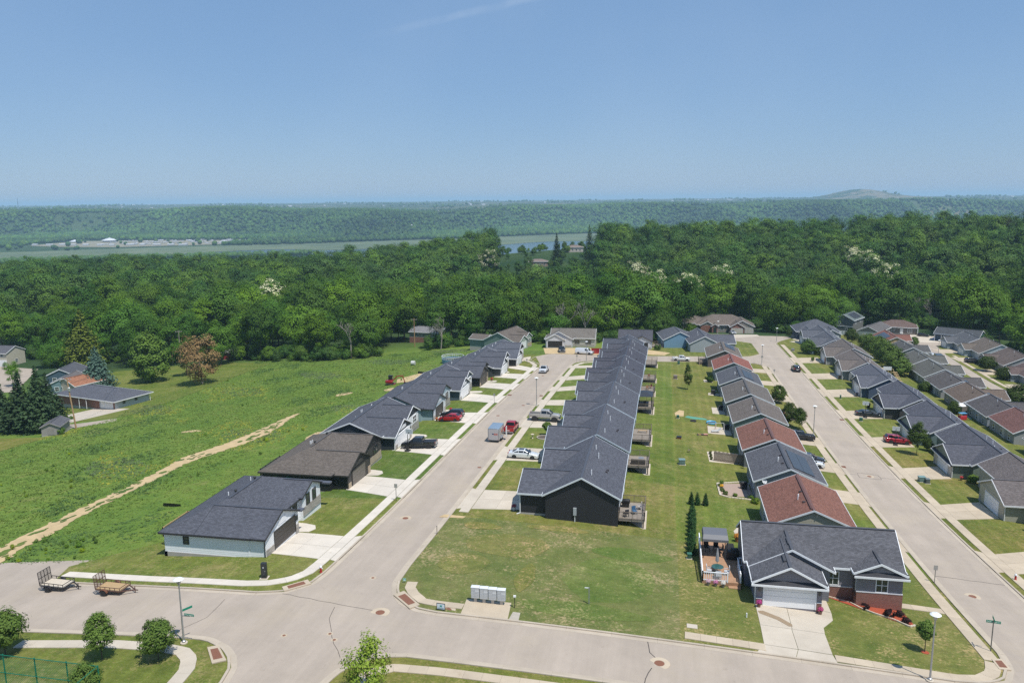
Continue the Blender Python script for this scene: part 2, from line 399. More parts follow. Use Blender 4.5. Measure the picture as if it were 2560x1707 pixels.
M['glass'] = mk_glass('window_glass', (.028,.04,.046)); M['greenglass'] = mk_glass('green_glass', (.03,.1,.095))
M['carglass'] = mk_glass('car_glass', (.012,.015,.018), .04); M['solar'] = mk_glass('solar_cell', (.05,.055,.068), .3)
M['lampglass'] = simple('lamp_glass', (.75,.76,.76), .3)
M['headlight'] = simple('headlight_lens', (.7,.72,.74), .15); M['taillight'] = simple('tail_light_lens', (.35,.01,.01), .25)
def mk_boards(name, a, b):
    t = NT(name); t.rough(.85); co = t.coords(); sx = t.n('SeparateXYZ'); t.l(co, sx.inputs[0])
    fr = t.math('FRACT', t.math('MULTIPLY', sx.outputs[1], 7.0)); k = t.ramp(fr, [(0, (.5,.5,.5)), (.12, (1,1,1))])
    c = t.ramp(t.noise(co, 2.0, 4), [(.3, a), (.7, b)]); t.col(t.mix(1.0, c, k, 'MULTIPLY')); return t.m
M['deck_tan'] = mk_boards('cedar_boards', (.33,.19,.11), (.42,.25,.15)); M['deck_grey'] = mk_boards('weathered_boards', (.22,.19,.16), (.32,.28,.24))
M['wood'] = simple('weathered_wood', (.17,.135,.105), .9, var=.25, scale=4); M['newwood'] = simple('new_lumber', (.42,.29,.15), .85, var=.2, scale=4)
M['pole_wood'] = simple('pole_timber', (.36,.23,.12), .9, var=.25, scale=3)
M['barkm'] = simple('bark', (.09,.07,.055), .95, var=.3, scale=2); M['deadwood'] = simple('dead_wood', (.26,.23,.2), .95, var=.25, scale=2)
def mk_leaf(name, c, trans=.14, var=.35, clump=.35):
    t = NT(name); t.rough(.6); t.b.inputs['Specular IOR Level'].default_value = .1
    p = t.coords('Object'); oi = t.n('ObjectInfo')
    v = t.val(t.noise(p, clump, 3), 1-var, 1+var)
    base = t.n('RGB'); base.outputs[0].default_value = (*c, 1)
    k = t.mix(1.0, base.outputs[0], v, 'MULTIPLY')
    k = t.mix(1.0, k, t.ramp(t.noise(p, 3.0, 2), [(.35, (.75,.8,.7)), (.65, (1.25,1.2,1.1))]), 'MULTIPLY')
    k = t.mix(1.0, k, oi.outputs['Color'], 'MULTIPLY')
    h = t.n('HueSaturation'); t.l(k, h.inputs['Color']); t.l(t.val(oi.outputs['Random'], .75, 1.25), h.inputs['Value'])
    k = h.outputs[0]; t.col(k)
    tr = t.n('BsdfTranslucent'); t.l(t.mix(1.0, k, (1.0, 1.1, .5), 'MULTIPLY'), tr.inputs[0])
    ms = t.n('MixShader', i0=trans); t.l(t.b.outputs[0], ms.inputs[1]); t.l(tr.outputs[0], ms.inputs[2]); t.l(ms.outputs[0], t.out.inputs[0]); return t.m
M['leaf'] = mk_leaf('broad_leaves', (.074,.152,.021), var=.45, clump=.2); M['needle'] = mk_leaf('needles', (.035,.06,.03), .1)
M['leaf_bright'] = mk_leaf('bright_leaves', (.1,.16,.035), clump=1.2); M['blossom'] = mk_leaf('white_blossom', (.62,.6,.45), .2, .15)
M['purple_leaf'] = mk_leaf('purple_leaves', (.03,.016,.018), .1); M['flower'] = by_object('flower_petals', .7, var=.3, scale=20)
def mk_tint(name):
    t = NT(name); t.rough(.8); t.b.inputs['Specular IOR Level'].default_value = .2
    a = t.n('Attribute', attribute_name='tint'); t.col(a.outputs['Color'])
    tr = t.n('BsdfTranslucent'); t.l(a.outputs['Color'], tr.inputs[0]); ms = t.n('MixShader', i0=.3)
    t.l(t.b.outputs[0], ms.inputs[1]); t.l(tr.outputs[0], ms.inputs[2]); t.l(ms.outputs[0], t.out.inputs[0]); return t.m
M['tuft'] = mk_tint('meadow_blades')
def mk_water():
    t = NT('river_water'); t.rough(.12); t.b.inputs['Base Color'].default_value = (.035,.055,.075,1); t.b.inputs['Specular IOR Level'].default_value = .5
    t.bump(t.noise(t.pos(), .12, 4), .25, .6); return t.m
M['water'] = mk_water()
def mk_marsh():
    t = NT('marsh_reeds'); t.rough(.95); p = t.pos()
    t.col(t.ramp(t.noise(p, .008, 5, .65), [(.32, (.07,.1,.05)), (.5, (.1,.135,.06)), (.66, (.14,.165,.085))])); return t.m
M['marsh'] = mk_marsh()
# ---------------------------------------------------------------- ground sheet out to the horizon
def build_ground():
    rs = [12.0]
    while rs[-1] < 23000: rs.append(rs[-1]+max(1.25, rs[-1]*.0125))
    rs = np.array(rs)
    a = np.concatenate([np.arange(-180, -50, 6.0), np.arange(-50, 50, .36), np.arange(50, 180, 6.0)])
    aa = np.radians(a)
    RR, AA = np.meshgrid(rs, aa, indexing='ij')
    xc, yc = RR*np.sin(AA), RR*np.cos(AA)
    X, Y = unxy(xc, yc); Zz = hz(X, Y)
    V = np.stack([X, Y, Zz], -1).reshape(-1, 3); nr, na = RR.shape
    idx = np.arange(nr*na).reshape(nr, na)
    F = np.stack([idx[:-1, :], idx[1:, :], np.roll(idx, -1, 1)[1:, :], np.roll(idx, -1, 1)[:-1, :]], -1).reshape(-1, 4)
    F = F[:, ::-1]
    me = npmesh('ground', V, F, M['ground']); me.polygons.foreach_set('use_smooth', [True]*len(me.polygons))
    tag(link('ground', me), 'rough grassy ground and far wooded country reaching the horizon', kind='structure')
build_ground()

def sheet_mesh(name, poly, off, mat, maxlen=4.0, skirt=0.0):
    """polygon in plan, cut fine enough to lie on the terrain, off metres above it"""
    bm = bmesh.new(); f = bm.faces.new([bm.verts.new((x, y, 0)) for x, y in poly])
    bmesh.ops.triangulate(bm, faces=[f], ngon_method='EAR_CLIP')
    for _ in range(9):
        es = [e for e in bm.edges if e.calc_length() > maxlen]
        if not es: break
        bmesh.ops.subdivide_edges(bm, edges=es, cuts=1)
        bmesh.ops.triangulate(bm, faces=[q for q in bm.faces if len(q.verts) > 3])
    bm.normal_update()
    if sum(q.normal.z*q.calc_area() for q in bm.faces) < 0: bmesh.ops.reverse_faces(bm, faces=bm.faces)
    if skirt:
        be = [e for e in bm.edges if e.is_boundary]
        r = bmesh.ops.extrude_edge_only(bm, edges=be); nv = {v for v in r['geom'] if isinstance(v, bmesh.types.BMVert)}
    else: nv = set()
    vs = list(bm.verts); zz = hz([v.co.x for v in vs], [v.co.y for v in vs])
    for v, z in zip(vs, zz): v.co.z = z+off-(skirt if v in nv else 0)
    me = bpy.data.meshes.new(name); bm.to_mesh(me); bm.free(); me.materials.append(mat); return me
def sheet(name, poly, off, mat, parent=None, color=None, label=None, kind='structure', maxlen=4.0, skirt=0.0, cat=None):
    o = link(name, sheet_mesh(name, poly, off, mat, maxlen, skirt), parent, color=color)
    if parent is None: tag(o, label, cat, kind=kind)
    return o
def rect(x0, x1, y0, y1): return [(x0, y0), (x1, y0), (x1, y1), (x0, y1)]
def arc(cx, cy, r, a0, a1, n=8): return [(cx+r*math.cos(R_(a0+(a1-a0)*i/n)), cy+r*math.sin(R_(a0+(a1-a0)*i/n))) for i in range(n+1)]
rnd = random.Random(5)
def ragged(pts, amp, step, seed=0):
    """closed outline cut into short steps with a wandering edge"""
    r = random.Random(seed); out = []
    for (ax, ay), (bx, by) in zip(pts, pts[1:]+pts[:1]):
        L = math.hypot(bx-ax, by-ay); k = max(1, int(L/step)); nx, ny = (by-ay)/L, -(bx-ax)/L
        for i in range(k):
            t = i/k; d = r.uniform(-amp, amp); out.append((ax+(bx-ax)*t+nx*d, ay+(by-ay)*t+ny*d))
    return out

# ---------------------------------------------------------------- streets
LX0, LX1 = -33.75, -25.9          # west street, kerb to kerb
BX0, BX1 = 29.95, 38.3            # east street
cSW = [(-41,57.1),(-38.2,57.0),(-35.8,55.8),(-34.6,54.6),(-33.6,53.1),(-33.1,51)]
cSE = [(-25.3,51.5),(-24.9,53.8),(-24,55.6),(-22.6,56.8),(-20.5,57.4)]
cBS = [(24,57.4),(27,56.6),(29,54.5),(BX0,51)]
cBN = [(BX0,72),(29.6,69.3),(28.4,66.8),(26.5,65.6),(24,65.2)]
cNE = [(-20,65.2),(-21.8,65.5),(-23.7,66.6),(-25,68.5),(-25.7,70.7),(LX1,75)]
cNW = [(LX0,75),(-33.8,71.6),(-34.1,68.9),(-35.9,66.7),(-38.5,66.1)]
road_d = [(-90,57.2)]+cSW+[(-33,15),(-25.3,15)]+cSE+cBS+cBN+cNE+cNW+[(-60,66.6),(-64,68.2),(-66.4,69.7),(-69.5,71.1),(-90,72)]
sheet('road', road_d, .03, M['asphalt'], label='pale asphalt cross street with the junction in front')
cAE = [(LX1,219),(-25.4,224.5),(-24,228),(-21,230.3),(-17,231.2)]
cAW = [(LX0,214),(-34.4,219),(-37,225),(-39.3,231),(-38.8,238),(-36.2,243.5),(-31,247),(-26,246),(-17,244.2)]
sheet('road', [(LX0,75),(LX1,75)]+cAE+cAW[::-1], .03, M['asphalt'], label='pale asphalt street running up between the dark-roofed rows')
cE0 = [(-17,231.2),(-2.3,235.2),(11,239.6),(22,242),(27,241),(BX0,236)]
cE1 = [(-17,244.2),(-2.5,246.7),(11,250.0),(22,252.5),(27,255),(BX0,260)]
sheet('road', cE0+cE1[::-1], .03, M['asphalt'], label='short asphalt link street beyond the middle gardens')
bulb = [(BX0,286),(25,290),(20.5,296),(19,303),(21,310),(27,315),(34,316.5),(41,314),(46,320),(50,316),(46,305),(41,296),(39,288)]
sheet('road', [(BX0,15),(BX1,15),(BX1,286)]+bulb[::-1], .03, M['asphalt'], label='pale asphalt street on the right leading to the wide end')
cC0 = [(85.4,150),(85.6,255),(87,272),(91,300),(94,325)]; cC1 = [(93.2,150),(93.8,250),(95.7,281),(97.5,299),(100.5,315)]
sheet('road', cC0+[(92,335),(93,347),(99,353),(108,352),(114,346),(113,337),(107,330),(102,324)]+cC1[::-1], .03, M['asphalt'], label='asphalt street of the far right rows with a round end')
sheet('road', [(-260,150),(-170,170),(-146,171),(-138,175.5),(-134.5,171),(-142,165),(-170,163.5),(-260,143)], .03, M['asphalt'], label='grey lane passing the ranch house and the shed')
sheet('road', [(-300,262),(-236,249),(-212,215),(-207,217),(-231,254),(-300,267)], .03, M['asphalt'], label='lane by the far left houses')
# ---------------------------------------------------------------- kerbs: sections with gutter pans
def offset_line(pts, d):
    out = []
    for i, p in enumerate(pts):
        a = pts[max(0, i-1)]; b = pts[min(len(pts)-1, i+1)]
        L = math.hypot(b[0]-a[0], b[1]-a[1]) or 1; out.append((p[0]-(b[1]-a[1])/L*d, p[1]+(b[0]-a[0])/L*d))
    return out
def resample(pts, step):
    d = [0]
    for a, b in zip(pts, pts[1:]): d.append(d[-1]+math.hypot(b[0]-a[0], b[1]-a[1]))
    n = max(1, round(d[-1]/step)); out = []
    for i in range(n+1):
        t = d[-1]*i/n; k = max(j for j in range(len(d)) if d[j] <= t+1e-9); k = min(k, len(pts)-2)
        u = (t-d[k])/max(1e-9, d[k+1]-d[k]); out.append((pts[k][0]+(pts[k+1][0]-pts[k][0])*u, pts[k][1]+(pts[k+1][1]-pts[k][1])*u))
    return out
def strip_piece(name, pts, d0, d1, z0, z1, mat, parent, depth=.2, gap=0.0, AB=None):
    """solid strip along pts between the offsets d0 and d1 (left positive); heights z0, z1 at the two edges"""
    A, B = AB or (offset_line(pts, d0), offset_line(pts, d1)); A, B = list(A), list(B); mb = MB(); vs = []
    if gap:
        for Q in (A, B):
            a, b = Vector((*Q[0],0)), Vector((*Q[-1],0)); u = (b-a).normalized()*gap
            Q[0] = (Q[0][0]+u.x, Q[0][1]+u.y); Q[-1] = (Q[-1][0]-u.x, Q[-1][1]-u.y)
    for a, b in zip(A, B):
        ha, hb = H(*a), H(*b); vs += [(*a, ha+z0), (*b, hb+z1), (*b, hb+z1-depth), (*a, ha+z0-depth)]
    n = len(pts); fs = []
    for i in range(n-1):
        for k in range(4): fs.append((4*i+k, 4*i+(k+1) % 4, 4*i+4+(k+1) % 4, 4*i+4+k))
    fs += [(0,1,2,3), (4*n-1, 4*n-2, 4*n-3, 4*n-4)]
    mb.add(vs, fs); return mb.build(name, mat, parent)
def kerb(pts, side, label, step=4.0, near=True):
    """side +1: lawn lies left of the line; kerb top .13 high with a .5 m gutter pan on the road side"""
    root = empty('kerb', (0,0,0), label=label, kind='structure')
    P = resample(pts, 1.0 if len(pts) > 2 else 2.0)
    k = max(1, int(step/(1.0 if len(pts) > 2 else 2.0)))
    Kb, Ga, Gb = offset_line(P, side*.22), offset_line(P, -side*.52), offset_line(P, -side*.012)
    for i in range(0, len(P)-1, k):
        seg = P[i:i+k+1]
        if len(seg) < 2: continue
        strip_piece('kerb_section', seg, 0, 0, .15, .15, M['kerb'], root, .3, .006, (P[i:i+k+1], Kb[i:i+k+1]))
        strip_piece('gutter_pan', seg, 0, 0, .042, .05, M['kerb'], root, .1, .006, (Ga[i:i+k+1], Gb[i:i+k+1]))
kerb([(-56.5,57.1)]+cSW+[(-33,44)], -1, 'concrete kerb curving round the near left corner')
kerb([(-25.3,44)]+cSE+[(24,57.4)], -1, 'concrete kerb along the near verge at the bottom')
kerb(cNE[::-1], 1, 'concrete kerb curving round the corner by the mailboxes')
kerb([(-20,65.2),(24,65.2)], 1, 'long straight kerb of the vacant corner lot')
kerb(cBN[::-1], 1, 'concrete kerb curving round the brick house corner')
kerb(cNW[::-1], 1, 'concrete kerb curving round the white house corner')
kerb([(-62,67.2),(-38.5,66.1)], 1, 'concrete kerb behind the two flat trailers')
kerb([(LX0,75),(LX0,214)], 1, 'kerb along the left side of the middle street', 6.0)
kerb([(LX1,75),(LX1,219)], -1, 'kerb along the right side of the middle street', 6.0)
kerb([(BX0,72),(BX0,236)], 1, 'kerb along the left side of the right street', 6.0)
kerb([(BX1,40),(BX1,286)], -1, 'kerb along the right side of the right street', 6.0)
kerb(cAW, 1, 'kerb round the bend before the unfinished house', 6.0)
kerb(cAE, -1, 'kerb at the far end of the dark middle row', 6.0)
kerb(cE0, -1, 'near kerb of the link street', 6.0); kerb(cE1, 1, 'far kerb of the link street', 6.0)

# ---------------------------------------------------------------- lawns (one sheet per lot)
def lawn(x0, x1, y0, y1, tint=(1,1,1), mat='lawn', poly=None, label='mown lawn'):
    return sheet('lawn', poly or rect(x0, x1, y0, y1), .06, M[mat], color=tint, label=label)
G1, G2, G3, G4 = (.82,1.0,.78), (1.0,1.0,.9), (1.12,1.05,.85), (.95,1.05,.8)
lawn(0,0,0,0, (1.0,1.05,.85), poly=[(-62.5,67.4)]+[(p[0], p[1]) for p in cNW[::-1]][0:]+[(LX0,96),(-45,96),(-46,73),(-58,74.5),(-64,71.5)], label='corner lawn round the white house')
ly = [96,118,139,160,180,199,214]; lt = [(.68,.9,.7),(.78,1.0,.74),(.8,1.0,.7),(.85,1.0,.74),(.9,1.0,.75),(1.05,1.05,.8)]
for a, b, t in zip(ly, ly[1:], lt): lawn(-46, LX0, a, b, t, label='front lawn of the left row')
lawn(0,0,0,0, (.95,1.0,.75), poly=[(-46,214),(LX0,214)]+cAW[1:5]+[(-40,243),(-46,245)], label='front lawn at the bend')
lawn(0,0,0,0, (.7,.95,.7), poly=[(-46,245.2),(-40,243.2),(-37,245),(-38,253),(-46,256)], label='small lawn before the taupe roofed house')
ry = [91,113,135,156,176,198,218]
lawn(0,0,0,0, (1,1,1), 'straw_lawn', cNE[::-1]+[(2,65.2),(2,91),(LX1,91)], label='thin strawy grass of the vacant corner lot')
for a, b, t in zip(ry, ry[1:], [(1.12,1.05,.95),(.9,1.0,.75),(.9,1.05,.75),(.85,1.0,.72),(.85,1.05,.75),(.85,1.05,.72)]): lawn(LX1, 2, a, b, t, label='front and rear lawn of the middle row')
lawn(0,0,0,0, (.95,1.05,.8), poly=[(LX1,218),(2,218),(2,236.2)]+cE0[:1]+cAE[::-1], label='lawn at the far end of the middle row')
by = [91,109,127,145.5,164.5,184.5,205,227]
lawn(0,0,0,0, (1.05,1.02,.85), 'straw_lawn', [(2,65.2),(24,65.2)]+cBN[::-1][1:]+[(BX0,91),(2,91)], label='lawn round the brick fronted corner house')
for i, (a, b) in enumerate(zip(by, by[1:])): lawn(2, BX0, a, b, [(.92,1.05,.75),(1.0,1.03,.8),(1.03,1.03,.85),(1.05,1.03,.85),(1.03,1.03,.85),(1.02,1.0,.82),(1.05,1.03,.85)][i], label='long back lawn of the right row')
lawn(0,0,0,0, (1.05,1.03,.85), poly=[(2,227),(BX0,227),(BX0,236),(27,241),(22,242),(11,239.6),(2,236.5)], label='lawn beside the link street')
lawn(0,0,0,0, (1.0,1.03,.85), poly=[(-17,244.4),(-2.5,246.9),(11,250.2),(22,252.7),(27,255.2),(BX0,260),(BX0,286),(24,290),(18,300),(-2,292),(-14,262)], label='lawn of the light blue house')
ey = [15,60,95,114,134,155,176,199,221,246,268,286]
for i, (a, b) in enumerate(zip(ey, ey[1:])): lawn(BX1, 67.5, a, b, [(1.05,1,.85),(1.05,1.0,.85),(1.1,1.0,.85),(1.0,1.0,.8),(1.12,1.0,.85),(.95,1.05,.8),(1.0,1.03,.8),(.9,1.0,.78),(.85,.95,.75),(.95,1,.8),(1,1,.8)][i], label='lawn of the right street, far side')
lawn(0,0,0,0, (1,1,.82), poly=[(67.5,100),(85.4,150),(85.6,255),(87,272),(91,300),(94,325),(90,345),(60,345),(50,318),(46,305),(40,292),(38.3,286),(67.5,286)], label='back gardens between the two right streets')
lawn(0,0,0,0, (1,1,.82), poly=[(93.2,150),(140,160),(135,240),(128,330),(118,345),(110,330),(102,324),(100.5,315),(97.5,299),(95.7,281),(93.8,250)], label='lawns of the far right row')
lawn(0,0,0,0, (1.0,1.02,.85), poly=[(-90,45),(-33.2,45),(-33.2,51)]+cSW[::-1][1:]+[(-56,57.1),(-60,56),(-90,55)], label='park lawn with the green court fence')
lawn(0,0,0,0, (1.05,1.0,.85), poly=[(-25.3,30),(BX0,30),(BX0,51)]+cBS[::-1][1:]+cSE[::-1], label='lawn along the bottom of the picture')
lawn(0,0,0,0, (1.12,1.05,.85), poly=[(-215,120),(-139,139),(-140,154),(-170,158),(-215,148)], label='mown lawn at the left edge')
lawn(0,0,0,0, (.88,1.0,.7), poly=[(-137,178),(-146,196),(-142,230),(-139,259),(-165,268),(-195,250),(-186,214),(-178,192),(-172,176),(-146,174)], label='mown lawn round the ranch house and the big trees')
# patches: brighter grass, worn strips and straw in the vacant lot
for i, (x, y, rx, ry_, t, mt) in enumerate([(-5.0,77,4.6,6.0,(.86,1.0,.8),'straw_lawn'),(-3.2,84.5,4.6,1.8,(.74,.95,.68),'straw_lawn'),(-7,69,6,1.5,(.84,.98,.78),'straw_lawn'),(-17,83,5,3.6,(1.22,1.08,1.05),'straw_lawn'),(-12,90,4,.8,(1.3,1.12,1.05),'straw_lawn'),(-20.5,77,2.6,3,(1.15,1.06,1.0),'straw_lawn'),(-13.5,75,.9,3.5,(1.22,1.08,.95),'straw_lawn'),(-21,88.5,2.4,1.2,(1.3,1.1,1.0),'straw_lawn')]):
    pts = [(x+rx*math.cos(a*math.pi/14)*rnd.uniform(.75,1.1), y+ry_*math.sin(a*math.pi/14)*rnd.uniform(.75,1.1)) for a in range(28)]
    pts = ragged(pts, .22, .4, i)
    sheet('grass_patch', pts, .066+.004*i, M[mt], color=t, label='patch of different grass in the vacant corner lot')
# ---------------------------------------------------------------- pavements, cut into slabs
def sidewalk(pts, width, label, mat='concrete', step=1.5):
    """pts: left edge line; width to the right of the walking direction"""
    root = empty('sidewalk', label=label, kind='structure')
    if len(pts) == 2: P = resample(pts, step); k = 1
    else: P = resample(pts, .75); k = 2
    Wb = offset_line(P, -width)
    for i in range(0, len(P)-1, k): 
        seg = P[i:i+k+1]
        if len(seg) > 1: strip_piece('slab', seg, 0, 0, .13, .13, M[mat], root, .25, .006, (seg, Wb[i:i+k+1]))
    return root
sidewalk([(-62.6,69.95),(-52,69.15),(-41,68.65),(-38.6,69.0),(-37.0,70.0),(-36.2,71.6),(-36.05,74),(-36.05,214)], 1.27, 'pale sidewalk curving round the white house and up the left row', 'new_concrete')
sidewalk([(-36.05,214.2),(-36.4,218),(-38.4,224),(-41,229),(-42.5,235)], 1.2, 'sidewalk curving at the bend of the middle street')
sidewalk([(-25.1,92.6),(-25.1,214),(-24.9,221),(-23.5,226),(-20,229),(-16,229.8)], 1.22, 'sidewalk along the front of the dark middle row')
sidewalk([(-24.72,71.0),(-24.55,69.6),(-23.7,68.2),(-22.2,66.7),(-20.6,66.45),(-17.95,66.4)][::-1], 1.05, 'short sidewalk stub between the corner ramp and the mailboxes', 'old_concrete')
sidewalk([(2.4,67.35),(9.25,67.1)], 1.25, 'short sidewalk beginning in the grass of the corner lot', 'old_concrete', 1.3)
sidewalk([(15.0,66.85),(24.5,66.45),(26.2,66.9),(27.4,68.1),(28.0,70)], 1.15, 'near sidewalk rounding the brick house corner', 'old_concrete', 1.3)
sidewalk([(28.05,70.2),(28.1,238)], 1.28, 'long sidewalk of the right street, left side', 'old_concrete')
sidewalk([(39.35,40),(39.35,284)], 1.38, 'long sidewalk of the right street, right side', 'old_concrete')
sidewalk([(-55.2,55.45),(-46,56.05),(-41,55.85),(-38.8,55.4),(-37.3,54.2),(-36.4,52.4),(-36.1,50),(-36.1,42)], 1.25, 'park sidewalk curving round the near left corner')
sidewalk([(-24.2,42),(-23.6,52),(-22.8,54.6),(-20.9,56.0),(-17,56.25),(18,56.25)][::1], 1.1, 'sidewalk along the very bottom of the picture', 'old_concrete')
sidewalk([(94.9,150),(95.3,250),(97.2,281),(99,298)], 1.2, 'sidewalk of the far right street', 'old_concrete', 3.0)
sidewalk([(23.6,81.1),(28.0,81.1)], 1.25, 'short path from the brick house to the sidewalk', 'old_concrete', 1.5)
# ---------------------------------------------------------------- driveways, cut into panels
def panel(poly, mat, parent, name='panel'):
    return sheet(name, poly, .105, M[mat], parent, maxlen=3.5, skirt=.25)
def driveway(xk, xs0, xs1, xh, ya, yb, yha, yhb, label, mat, split=2, walk=None):
    """xk kerb, xs0..xs1 sidewalk, xh house; ya..yb width at the street, yha..yhb at the house"""
    root = empty('driveway', label=label, kind='structure')
    g = .02*(1 if xh > xk else -1)
    panel([(xk, ya-.5), (xs0-g, ya), (xs0-g, yb), (xk, yb+.5)], mat, root)
    for i in range(split):
        for j in range(2):
            u0, u1 = i/split, (i+1)/split; v0, v1 = j/2, (j+1)/2
            def P(u, v):
                x = xs1+g+(xh-xs1-g)*u; a = ya+(yha-ya)*u; b = yb+(yhb-yb)*u; return (x, a+(b-a)*v)
            e = .0035
            panel([P(u0+e/split, v0+e), P(u1-e/split, v0+e), P(u1-e/split, v1-e), P(u0+e/split, v1-e)], mat, root)
    if walk: panel(walk, mat, root, 'walk')
    return root
Lh = -43.2
LD = [(75,82,76.2,82.9),(96.8,104.3,99.5,106.2),(117.7,127.6,120.2,128.6),(139.6,148.9,142.6,149.6),(159,166.8,162.8,172),(175.5,183.8,180.5,188),(192,200.5,197,204),(206.5,213,214,222)]
for i, (a, b, c_, d) in enumerate(LD):
    driveway(LX0, -34.75, -36.1, Lh, a, b, c_, d, 'pale concrete driveway of the left row', 'new_concrete',
             walk=[(Lh-.4, d+.1), (Lh+2.2, d+.1), (Lh+2.6, d+1.2), (Lh+2.0, d+2.4), (Lh+.5, d+3.0), (Lh-1.6, d+3.4), (Lh-1.9, d+1.2)])
CDv = [(94,101.8,95.2,102.6),(116.5,124.2,117.4,125),(138.1,145.2,139.6,147),(158.3,163.9,160,166.5),(175,180.9,180,187),(191.7,198,197,204),(214,219,216,222)]
for i, (a, b, c_, d) in enumerate(CDv): driveway(LX1, -25.1, -23.85, -17.7, a, b, c_, d, 'concrete driveway of the middle row', 'concrete')
for a, b in [(98.4,104.8),(116.4,122.8),(132.8,139.2),(150.1,156.9),(170,176.5),(189,195.5),(208,214),(226,232)]: driveway(BX0, 29.3, 28.1, 22.9, a, b, a, b, 'tan driveway of the right row', 'old_concrete', 1)
for a, b in [(95.5,102),(115.3,122),(134.9,141.5),(155.2,162.7),(178.2,185.8),(200.4,208.8),(222.4,230),(247,256)]: driveway(BX1, 39.35, 40.75, 47.6, a, b, a+3.4, b+4.2, 'tan driveway across the right street', 'old_concrete')
dr = empty('driveway', label='wide driveway of the brick fronted corner house', kind='structure')
for p in ([(8.4,65.4),(9.2,67.0),(12.0,66.9),(11.6,65.4)], [(11.64,65.4),(12.04,66.9),(14.85,66.8),(15.0,65.4)], [(9.2,67.05),(9.3,70.9),(12.05,70.9),(12.02,67)], [(12.06,67),(12.09,70.9),(14.95,70.9),(14.85,66.9)],
          [(9.3,70.95),(9.35,75.6),(12.3,75.6),(12.1,70.95)], [(12.14,70.95),(12.34,75.6),(15.7,76.2),(16.5,75.9),(16.3,74.2),(15.1,72.2),(14.97,70.95)], [(15.72,76.25),(16.5,76.0),(16.6,80),(15.8,80)]): panel(p, 'concrete', dr)
sheet('stain', [(9.4,74.0),(9.9,74.2),(11.3,73.2),(12.25,72.0),(12.25,71.5),(11.9,71.4),(11.0,72.5),(9.5,73.5)], .115, M['wet'], dr)
pad = empty('driveway', label='concrete pad in front of the mailboxes', kind='structure'); panel([(-18.0,68.6),(-13.7,68.8),(-13.4,65.45),(-17.8,65.45)], 'old_concrete', pad)
sheet('slab', rect(2.6,3.55,68.3,69.1), .1, M['concrete'], skirt=.2, label='small loose concrete slab in the grass')
for poly, m_, lb in [([(20.5,296),(12,300),(8,320),(36,324),(36,314)][::-1], 'concrete', 'forecourt of the big brick house'), ([(46.4,305),(49,300),(60,318),(54,326),(50,316)], 'concrete', 'apron at the far street end'),
      ([(-38,253.5),(-37,245.2),(-30,247.4),(-20,245),(-14,262),(-30,262),(-40,261)], 'dirt', 'bare dirt round the unfinished house'), ([(-13,249),(-7.5,250),(-6.5,262),(-13,262)], 'old_concrete', 'driveway of the second unfinished house'), ([(-6.8,250),(0,250),(2,256),(-6,262)], 'dirt', 'bare dirt beside the second unfinished house'),
      ([(-39.5,231),(-43,224),(-44.5,233),(-40.5,239)], 'concrete', 'driveway at the bend'), ([(-164,172),(-150,172),(-145,190),(-158,193.4),(-158,181)], 'concrete', 'driveway of the ranch house'),
      ([(47.6,289),(56,300),(50,303),(44,295)], 'concrete', 'driveway near the street end'), ([(96,333),(113,335),(113,352),(100,358),(93,352)], 'concrete', 'driveway of the brown hipped house') ]:
    sheet('driveway', poly, .08, M[m_], label=lb, skirt=.1)
for a, b in [(285,296),(262,274),(240,251),(303,316)]: sheet('driveway', [(97,a),(105.5,a+3),(105.5,b),(97,b-3)], .075, M['old_concrete'], label='driveway of the far right row', skirt=.1)
for a in (176,195,214,232,250,268): sheet('driveway', [(84.8,a),(84.8,a+6),(81,a+6),(81,a)], .075, M['old_concrete'], label='driveway on the far right street', skirt=.1)
# patios and beds behind the right row
for poly, m_, lb in [([(8.3,116.9),(8.5,111.6),(13.1,112.6),(12.9,119.6)], 'paver', 'reddish paved patio edged with plants'), ([(8.5,149),(8.6,155),(13,155.4),(12.9,149.6)], 'concrete', 'concrete patio with play things'), ([(10.3,167.2),(10.4,173.6),(13,174.4),(13,167.6)], 'concrete', 'plain concrete patio'),
      ([(10.4,187.6),(10.6,190.6),(13.1,190.8),(13.1,188)], 'concrete', 'small concrete patio with a grill'), ([(10.2,205),(10.2,208.4),(12.4,208.6),(12.4,205)], 'concrete', 'little patio slab'), ([(7.7,129),(7.6,135.2),(9.0,136.4),(13.4,136.6),(13.4,130.0)], 'stone_edge', 'pale gravel bed round the wooden fence'),
      ([(10.8,92.4),(9.4,93.5),(9.0,97),(10.4,101),(12.9,101.5),(12.9,92.2)], 'concrete', 'shaded patio behind the brown roofed house'), ([(2.6,160.4),(2.4,163),(3.4,166.6),(4.4,166.2),(4.2,161)], 'dirt', 'patch of bare soil'), ([(4.4,160.2),(5,161.8),(8.6,161.4),(9,160.2),(6,159.4)], 'plastic', 'green ground sheet on the lawn'),
      ([(-27,90.3),(-24,90.5),(-23.8,91.2),(-26.6,91.3)] , 'dirt', 'worn soil by the kerb')]:
    o = sheet('patio' if m_ != 'dirt' else 'bare_soil', poly, .09, M[m_], label=lb, color=(.1,.3,.2), skirt=.1)
